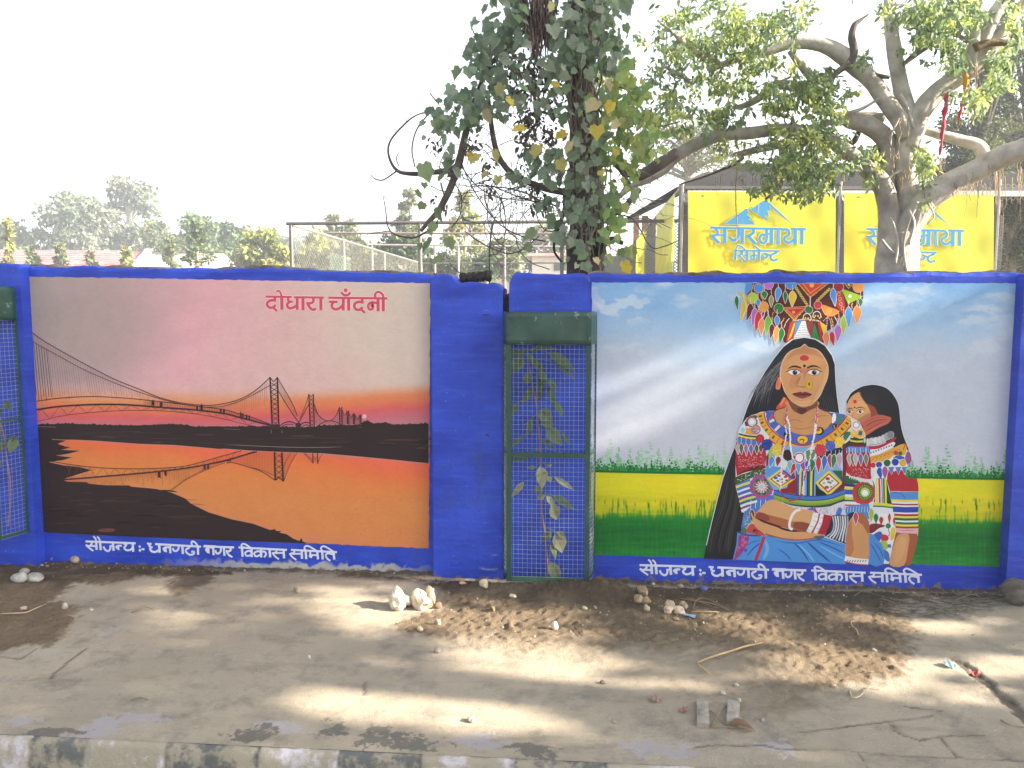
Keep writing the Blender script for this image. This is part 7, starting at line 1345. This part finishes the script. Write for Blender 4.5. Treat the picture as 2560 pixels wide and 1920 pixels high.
# hanging and clinging roots
b = MB()
def root(x, y, l, Y=YT-.12, r=.0035, c=(.34,.26,.18)):
    pts = []
    for k in range(6): pts.append(onY(*FC(x+rnd.uniform(-5, 5)*k**.5, y+l*k/5), Y))
    b.tube(pts, np.linspace(r, r*.5, 6), 4, c, 2)
for (x0, x1, y0, l, n_) in [(1680,1960,1110,60,34),(1690,1990,1090,140,16),(1760,2130,1030,260,10),(1060,1130,670,110,14),(1340,1400,900,130,10),(300,700,1050,80,26),(180,500,860,120,12),(1400,1470,1000,160,8),(1600,1680,930,170,5),(1780,1860,430,300,10),(2090,2133,980,220,8),(1330,1460,700,160,10),(1050,1100,930,120,6),(850,880,800,320,3),(1500,1620,1150,160,8),(420,440,960,360,3),(1960,2010,930,420,9)]:
    for k in range(n_): x = rnd.uniform(x0, x1); root(x, y0+rnd.uniform(-30, 30)-(x-1680)*.35*(1680 < x < 1960 and 60 < l), l*rnd.uniform(.3, 1.2), YT-rnd.uniform(.02, .2), rnd.uniform(.0015, .0042))
for L_ in ([(1500,1210),(1440,1350),(1420,1470),(1440,1620)], [(1530,1190),(1500,1330),(1440,1440),(1400,1560)], [(1340,1290),(1370,1360),(1385,1450),(1370,1560)], [(1290,1420),(1340,1480),(1400,1520)], [(1390,1010),(1330,1055),(1290,1060)], [(1450,1240),(1480,1330),(1450,1450)], [(1560,1190),(1600,1280),(1560,1330)], [(1400,560),(1440,640),(1480,760)], [(1395,700),(1350,790),(1340,860)]):
    b.tube([onY(*FC(x, y), YT-.2+.02*rnd.random()) for x, y in L_], .011*rnd.uniform(.6, 1.4), 6, GB2, 5, .2)
tag(b.build('root_fringe', BARK, ft, True), kind='stuff')
CL = [(420,170,260,120,900),(760,120,120,110,330),(250,300,170,90,480),(540,240,150,90,420),(110,110,120,140,430),(40,300,90,200,420),(600,380,200,60,330),(380,490,250,100,650),(800,530,230,130,800),(960,570,140,150,550),(250,720,240,120,640),(80,610,120,150,380),(700,580,120,110,300),(850,780,210,150,900),(760,950,240,150,1050),(900,1020,210,120,650),(820,1120,200,65,420),(600,1090,90,60,130),(1190,330,60,60,80),(1220,900,80,80,260),(1250,980,80,80,220),(620,150,60,60,90),(860,60,40,60,60),(1530,70,190,90,480),(1650,130,150,110,430),(1560,200,140,90,260),(1800,60,120,110,330),(1700,300,90,110,230),(1960,440,110,140,330),(1550,960,80,150,300),(2080,100,70,150,260),(1690,560,60,70,60),(1840,560,60,90,90),(1120,490,50,60,60),(980,470,80,60,150),(380,880,90,60,110),(-60,470,90,150,220),(-80,760,100,130,220),(-200,600,150,150,420),(-250,380,100,150,250),(-120,850,150,90,260),(-330,520,90,170,200),(340,30,130,60,200),(1320,40,90,50,120),(2010,330,70,90,140),(470,640,120,50,120),(980,700,90,90,260),(1040,860,60,110,160)]
cen = []; col = []
for cx, cy, rx, ry, n_ in CL:
    n_ = int(n_*(.78 if cx < 1480 else 1.4)); K = max(3, n_//16)
    tw = [(cx+rnd.gauss(0, .5)*rx, cy+rnd.gauss(0, .5)*ry, rnd.uniform(-.5, .5)) for k in range(K)]
    base_c = np.array([(.25,.32,.12),(.19,.26,.12),(.37,.42,.13),(.21,.28,.16)])
    for (tx, ty, td) in tw:
        m = n_//K; cc = base_c[rng.integers(0, 4)]*rnd.uniform(.8, 1.2)
        for k in range(m):
            x, y = tx+rnd.gauss(0, 21), ty+rnd.gauss(0, 17)+abs(rnd.gauss(0, 12)); cen.append(onY(*FC(x, y), YT+td+rnd.gauss(0, .12))); col.append(cc*rnd.uniform(.75, 1.3))
cen = np.array(cen); col = np.array(col); n_ = len(cen); print('fig leaves', n_)
leaf_cloud('crown', LEAF, ft, cen, rand_dirs(n_, 1.1), rng.normal(size=(n_, 3)), rng.uniform(.045, .08, n_), rng.uniform(.022, .036, n_), col, 'fold')
# crown above the frame, seen only as more foliage
n_ = 3600; a = rng.uniform(0, 6.28, n_); c = np.stack([p[0]+.6+np.clip(rng.normal(0, 1.6, n_), -2.6, 3.5), YT+rng.normal(0, 1.0, n_), rng.uniform(4.8, 7.0, n_)], 1)
leaf_cloud('crown', LEAF, ft, c, rand_dirs(n_, .8), rng.normal(size=(n_, 3)), rng.uniform(.07, .11, n_), rng.uniform(.03, .05, n_), vary([(.085,.13,.045),(.065,.105,.045)], n_), 'fold')
# ribbons tied to the branches
def ribbon(P_, w_, col, label):
    b = MB(); pts = [onY(*FC(x, y), YT-.2) for x, y in P_]; A, _ = cr3(np.array(pts), np.ones(len(pts)), 5); V = []
    for i, q in enumerate(A): s = (w_*(.6+.5*math.sin(i*.8)**2)*(1-.7*i/len(A)))/2.37/FPX*(YT-CAM[1]); V += [q+np.array((s, .01*math.sin(i), 0)), q+np.array((0, -.015, 0)), q+np.array((-s, .01*math.cos(i), 0))]
    F = [(i*3+j, (i+1)*3+j, (i+1)*3+j+1, i*3+j+1) for i in range(len(A)-1) for j in range(2)]; b.add([v-A[0] for v in V], F, col); o = b.build('ribbon', CLOTH, None, True); o.location = A[0]; o.modifiers.new('t', 'SOLIDIFY').thickness = .002; tag(o, label, 'ribbon', 'cloth ribbons tied to the fig tree'); return o
ribbon([(1678,560),(1668,640),(1655,740),(1645,830),(1634,920)], 17, (.55,.09,.12), 'long red ribbon hanging straight from the fig tree branch')
ribbon([(1775,425),(1788,480),(1780,550),(1772,620)], 20, (.75,.38,.03), 'orange yellow ribbon knotted on the fig tree branch')
ribbon([(1768,600),(1756,660),(1742,740)], 11, (.6,.1,.08), 'short red ribbon hanging below the orange one')
# ------------------------------------------------------------------ ivy covered tree just behind the wall
IC = crop(900, 0, 2.37); YI = 1.0
it = empty('ivy_tree', onY(1465, 690, YI)*np.array((1, 1, 0)), 'dark tree trunk smothered in large leaved ivy between the two murals', 'tree')
def il(b, L_, Y, c, n=9, res=5, rough=.12):
    pts = []; rr = []
    for q in L_: yy = Y+(q[3] if len(q) > 3 else 0); pts.append(onY(*IC(q[0], q[1]), yy)); rr.append(q[2]/2.37/FPX*(yy-CAM[1])/2)
    b.tube(pts, rr, n, c, res, rough)
DB = (.05, .04, .034); LB = (.11, .088, .078); b = MB(); p = onY(*IC(1335, 1640), YI)
b.tube([(p[0], YI, -.2), (p[0]+.01, YI, .8), p, onY(*IC(1345, 1300), YI), onY(*IC(1345, 1000), YI), onY(*IC(1325, 700), YI), onY(*IC(1295, 450), YI), onY(*IC(1310, 200), YI), onY(*IC(1330, 0), YI), onY(*IC(1345, -250), YI), onY(*IC(1350, -600), YI)], [.17,.155,.14,.118,.112,.105,.10,.105,.11,.09,.05], 14, DB, 5, .14)
il(b, [(1310,1150,46),(1220,1140,42),(1080,1110,42),(980,1070,36),(880,1010,36),(810,900,34),(775,720,30),(760,560,20)], YI-.1, LB)
il(b, [(360,1370,20),(400,1320,28),(470,1240,36),(540,1100,44),(590,950,46),(622,800,40),(680,600,32),(760,400,24),(900,250,30),(1040,120,30)], YI-.15, LB)
il(b, [(590,970,36),(540,1005,40),(430,1022,30),(320,1030,27),(220,1010,20),(170,920,14),(182,830,12),(270,730,11),(340,680,8),(430,660,8)], YI-.2, LB, 7); il(b, [(220,1012,10),(140,1065,9),(90,1060,7),(62,1035,5)], YI-.2, LB, 6); il(b, [(325,990,9),(308,880,10),(340,760,9),(430,650,8)], YI-.15, LB, 6); il(b, [(230,985,7),(215,940,7),(232,900,5)], YI-.2, LB, 5); il(b, [(270,735,7),(275,705,5)], YI-.2, LB, 5)
il(b, [(400,1370,12),(310,1408,12),(180,1370,9),(150,1230,7),(140,1165,5),(160,1180,4)], YI-.2, LB, 6); il(b, [(180,1370,7),(90,1378,5),(40,1390,3)], YI-.2, LB, 5); il(b, [(768,1680,9),(770,1450,9),(800,1280,6)], YI-.1, (.1,.08,.08), 6); il(b, [(530,1560,6),(560,1590,7),(640,1660,7)], YI-.3, (.1,.09,.07), 5)
il(b, [(1215,1140,30),(1210,1250,26),(1170,1370,20),(1150,1480,14),(1200,1560,12)], YI-.05, DB, 7); il(b, [(1660,1120,30),(1560,1230,36),(1450,1290,44),(1380,1330,40)], YI+.3, LB, 8); il(b, [(1880,900,60),(1760,980,70),(1650,1040,60),(1560,1010,40),(1500,960,30)], YI+.5, LB, 9); il(b, [(1600,1090,20),(1520,960,24),(1540,800,22),(1500,650,16)], YI, (.09,.075,.06), 6)
il(b, [(1400,1520,40),(1480,1420,36),(1560,1440,20)], YI-.1, DB, 7); il(b, [(415,552,7),(440,585,8),(470,620,8)], YI, LB, 5); il(b, [(655,150,6),(690,220,8),(740,260,9)], YI, LB, 5); il(b, [(1350,-60,120,.2),(1420,60,60,.15),(1400,300,50,.1)], YI, DB, 8)
b.build('trunk', BARK, it, True)
b = MB()
def vine(P_, r, c=(.15,.115,.09), Y=YI-.16): b.tube([onY(*IC(x, y), Y+rnd.uniform(-.05, .05)) for x, y in P_], r, 4, c, 4)
for k in range(120): # strands hugging the trunk
    x = 1345+rnd.gauss(0, 48); y0 = rnd.uniform(0, 1000); l = rnd.uniform(300, 900); vine([(x+rnd.gauss(0, 14)-(30 if y0+l*j/5 < 700 else 0)*.6, y0+l*j/5) for j in range(6)], rnd.uniform(.002, .007), rnd.choice([(.20,.16,.125),(.14,.11,.085),(.28,.22,.17),(.24,.2,.16)]), YI-.17)
for k in range(120): # dead hanging root beard
    x = 1062+rnd.gauss(0, 52); l = rnd.uniform(150, 420); vine([(x+rnd.gauss(0, 7)+(1085-x)*.07*j, -60+l*j/4) for j in range(5)], rnd.uniform(.0018, .005), rnd.choice([(.13,.085,.075),(.17,.12,.10),(.09,.065,.06),(.07,.055,.05)]), YI-.36)
for k in range(60): # looping bare vines
    cx, cy = rnd.uniform(560, 1240), rnd.uniform(940, 1420); rx, ry = rnd.uniform(60, 230), rnd.uniform(60, 240); a0 = rnd.uniform(0, 6.3); da = rnd.uniform(1.5, 4.2); vine([(cx+rx*math.cos(a0+da*j/6), cy+ry*math.sin(a0+da*j/6)) for j in range(7)], rnd.uniform(.0014, .004), rnd.choice([(.14,.115,.10),(.19,.155,.13),(.10,.08,.075)]), YI-rnd.uniform(0, .35))
for k in range(40):
    x, y = rnd.uniform(420, 1250), rnd.uniform(650, 1250); a0 = rnd.uniform(-.6, .6)+rnd.choice((0, 3.14, 1.57)); l = rnd.uniform(120, 380); vine([(x+l*j/4*math.cos(a0)+rnd.gauss(0, 10), y+l*j/4*math.sin(a0)+rnd.gauss(0, 10)+abs(j-2)*-8) for j in range(5)], rnd.uniform(.0012, .003), (.14,.115,.10), YI-rnd.uniform(0, .3))
for k in range(34): # vines running to the right over the banners
    x, y = rnd.uniform(1380, 1700), rnd.uniform(950, 1450); a0 = rnd.uniform(-.5, 1.2); l = rnd.uniform(150, 420); vine([(x+l*j/4*math.cos(a0), y+l*j/4*math.sin(a0)+(j-2)**2*rnd.uniform(-6, 14)) for j in range(5)], rnd.uniform(.0012, .0035), (.2,.16,.12), YI-rnd.uniform(-.3, .3))
for L_ in ([(590,970),(680,1090),(790,1160),(900,1180),(1040,1170)], [(600,960),(640,1060),(720,1200),(830,1330),(960,1400),(1100,1430)], [(845,1140),(830,1260),(860,1350),(940,1420)], [(550,1070),(600,1160),(590,1280),(540,1350)], [(620,1370),(720,1440),(860,1500),(960,1480),(1060,1400)], [(700,1100),(900,1120),(1060,1190),(1120,1330)], [(480,1080),(500,1200),(450,1330)], [(780,1100),(980,1180),(1180,1220)], [(1430,1160),(1500,1260),(1620,1300),(1720,1460),(1800,1460),(1896,1420)], [(1500,500),(1620,560),(1700,700),(1760,750),(1896,720)]): vine(L_, .0045, LB)
b.build('vines', BARK, it, True)
IV = [(1000,60,150,90,46),(950,180,180,100,60),(820,230,120,90,36),(700,380,80,100,30),(760,470,120,100,38),(590,620,140,70,36),(720,650,140,60,30),(480,720,70,60,14),(470,800,50,40,8),(880,270,150,90,36),(1180,120,140,120,46),(1240,250,150,110,46),(1400,60,160,90,46),(1450,180,120,120,44),(1480,330,90,120,36),(1350,350,140,90,36),(1150,400,100,80,22),(1000,620,110,70,22),(1180,660,80,40,10),(1310,620,100,80,20),(1450,620,110,100,26),(1600,700,140,120,44),(1500,820,90,90,18),(1700,850,140,90,34),(1480,960,70,100,14),(1100,1040,120,50,14),(950,1050,70,40,8),(1250,1050,70,60,9),(1340,1100,60,50,6),(1270,1230,60,60,8),(1230,1400,80,70,12),(1180,1430,60,60,6),(1360,1450,70,70,8),(1480,1450,80,90,12),(1600,1500,50,40,6),(880,0,100,50,20),(1540,20,60,60,16),(1250,-120,300,120,90),(1550,480,60,80,16),(660,300,40,40,8),(1150,900,90,70,10),(900,420,120,90,22),(1220,480,90,80,16),(1750,720,60,50,14),(1540,1330,70,60,7),(1640,960,60,90,9),(1340,800,70,120,16),(1350,950,80,90,16),(1330,1300,80,120,18),(1420,1180,90,120,18),(1330,1520,70,60,10),(1560,1080,100,90,16),(1660,560,100,80,16),(1290,1180,80,90,14),(600,760,90,80,18),(1480,1250,80,80,12),(1130,1250,90,90,12),(760,580,120,60,16),(1040,950,90,80,12),(560,1020,60,90,8)]
SG = [(370,1010,120,1),(378,1100,46,1),(330,1148,64,1),(380,1222,60,1),(465,1262,90,1),(400,1372,54,1),(452,1352,70,1),(432,1455,105,1),(515,1440,84,1),(485,1556,80,1),(358,1458,46,1),(495,1055,58,1),(1040,1395,90,1),(985,1462,62,1),(1630,1150,95,1),(650,705,95,1),(820,700,70,1),(1130,1010,60,1),(900,1055,56,1),(1240,905,70,1),(1290,1030,75,1),(1345,1095,90,1),(1260,1240,84,1),(1200,1335,70,1),(1490,960,95,1),(1510,830,80,1)]
YL = [(850,530,70),(860,610,70),(740,680,85),(980,785,90),(1225,815,80),(1250,865,80),(1060,890,90),(1180,972,80),(760,1045,60),(820,1065,56),(1410,632,95),(1500,628,70),(1410,775,80),(1540,750,60),(1450,510,70),(1430,1040,80),(700,940,80),(1520,910,70),(1560,1580,90),(790,915,70),(640,930,70),(1390,1545,50),(1140,40,70),(1160,500,50)]
cen = []; dr = []; up_ = []; Ls = []; cl = []; k_ = 1/2.37/FPX*(YI-CAM[1])
def addleaf(x, y, s, c, Y):
    if 985 < x < 1125 and y < 330 and rnd.random() < .6: return
    if 1255 < x < 1330 and 400 < y < 620 and rnd.random() < .8: return
    cen.append(onY(*IC(x, y-s*.4), Y)); dr.append((rnd.uniform(-.9, .9), rnd.uniform(-.7, .3), -1+rnd.uniform(-.2, .7))); up_.append((rnd.uniform(-.9, .9), -1, rnd.uniform(-.3, 1.5))); Ls.append(s*k_); cl.append(np.array(c)*rnd.uniform(.75, 1.25))
for cx, cy, rx, ry, n_ in IV:
    for k in range(int(n_*1.25)): addleaf(cx+rnd.gauss(0, .58)*rx, cy+rnd.gauss(0, .58)*ry, 22+66*rnd.random()**1.5, rnd.choice([(.20,.27,.18),(.16,.23,.15),(.24,.29,.20),(.17,.25,.12),(.29,.33,.25)]) if cx < 1430 or cy < 420 else rnd.choice([(.21,.32,.10),(.18,.28,.10),(.28,.36,.10),(.33,.36,.11)]), YI-.1-rnd.uniform(0, .35))
for x, y, s, q in SG: addleaf(x, y, s, (.19,.25,.12), YI-.32)
for x, y, s in YL: addleaf(x, y, s, rnd.choice([(.42,.36,.10),(.46,.38,.2),(.5,.38,.05),(.36,.34,.12)]), YI-.52)
n_ = len(cen); Ls = np.array(Ls); print('ivy leaves', n_)
leaf_cloud('foliage', LEAF, it, np.array(cen), np.array(dr, float), np.array(up_, float), Ls, Ls*rng.uniform(.5, .95, n_), np.array(cl), 'ivy', rng.uniform(-.6, 2.6, n_))
cen = []; dr = []; up_ = []; Ls = []; cl = []
for cx, cy, rx, ry, n_ in [(980,450,140,120,150),(1000,720,80,80,90),(985,850,60,140,80),(1200,560,110,70,70),(640,890,60,60,30),(760,1000,50,70,30),(450,880,50,60,22),(1130,800,60,120,50),(880,380,80,100,60),(1050,560,120,70,70),(1060,1250,50,60,24),(770,1150,30,60,14),(500,1230,30,50,10),(1360,900,70,300,90),(1040,1150,60,60,24),(1120,1180,40,30,10),(430,1190,24,30,6)]:
    for k in range(n_): addleaf(cx+rnd.gauss(0, .5)*rx, cy+rnd.gauss(0, .5)*ry, rnd.uniform(18, 46), rnd.choice([(.085,.06,.05),(.11,.075,.055),(.07,.055,.05),(.16,.11,.075)]), YI-.05-rnd.uniform(-.2, .25))
Ls = np.array(Ls); leaf_cloud('dead_leaves', LEAF, it, np.array(cen), np.array(dr, float), np.array(up_, float), Ls, Ls*.55, np.array(cl), 'fold')
# ------------------------------------------------------------------ hazy winter air
m = bpy.data.materials.new('haze'); m.use_nodes = True; nt = m.node_tree; nt.nodes.clear(); o_ = nt.nodes.new('ShaderNodeOutputMaterial'); v = nt.nodes.new('ShaderNodeVolumePrincipled'); v.inputs['Color'].default_value = (.88, .94, 1.0, 1); v.inputs['Density'].default_value = .0038; v.inputs['Anisotropy'].default_value = .3; nt.links.new(v.outputs[0], o_.inputs['Volume'])
b = MB(); b.box((-165, -35, -1.2), (165, 175, 21)); o = b.build('haze', m, None, col=False); tag(o, kind='stuff')
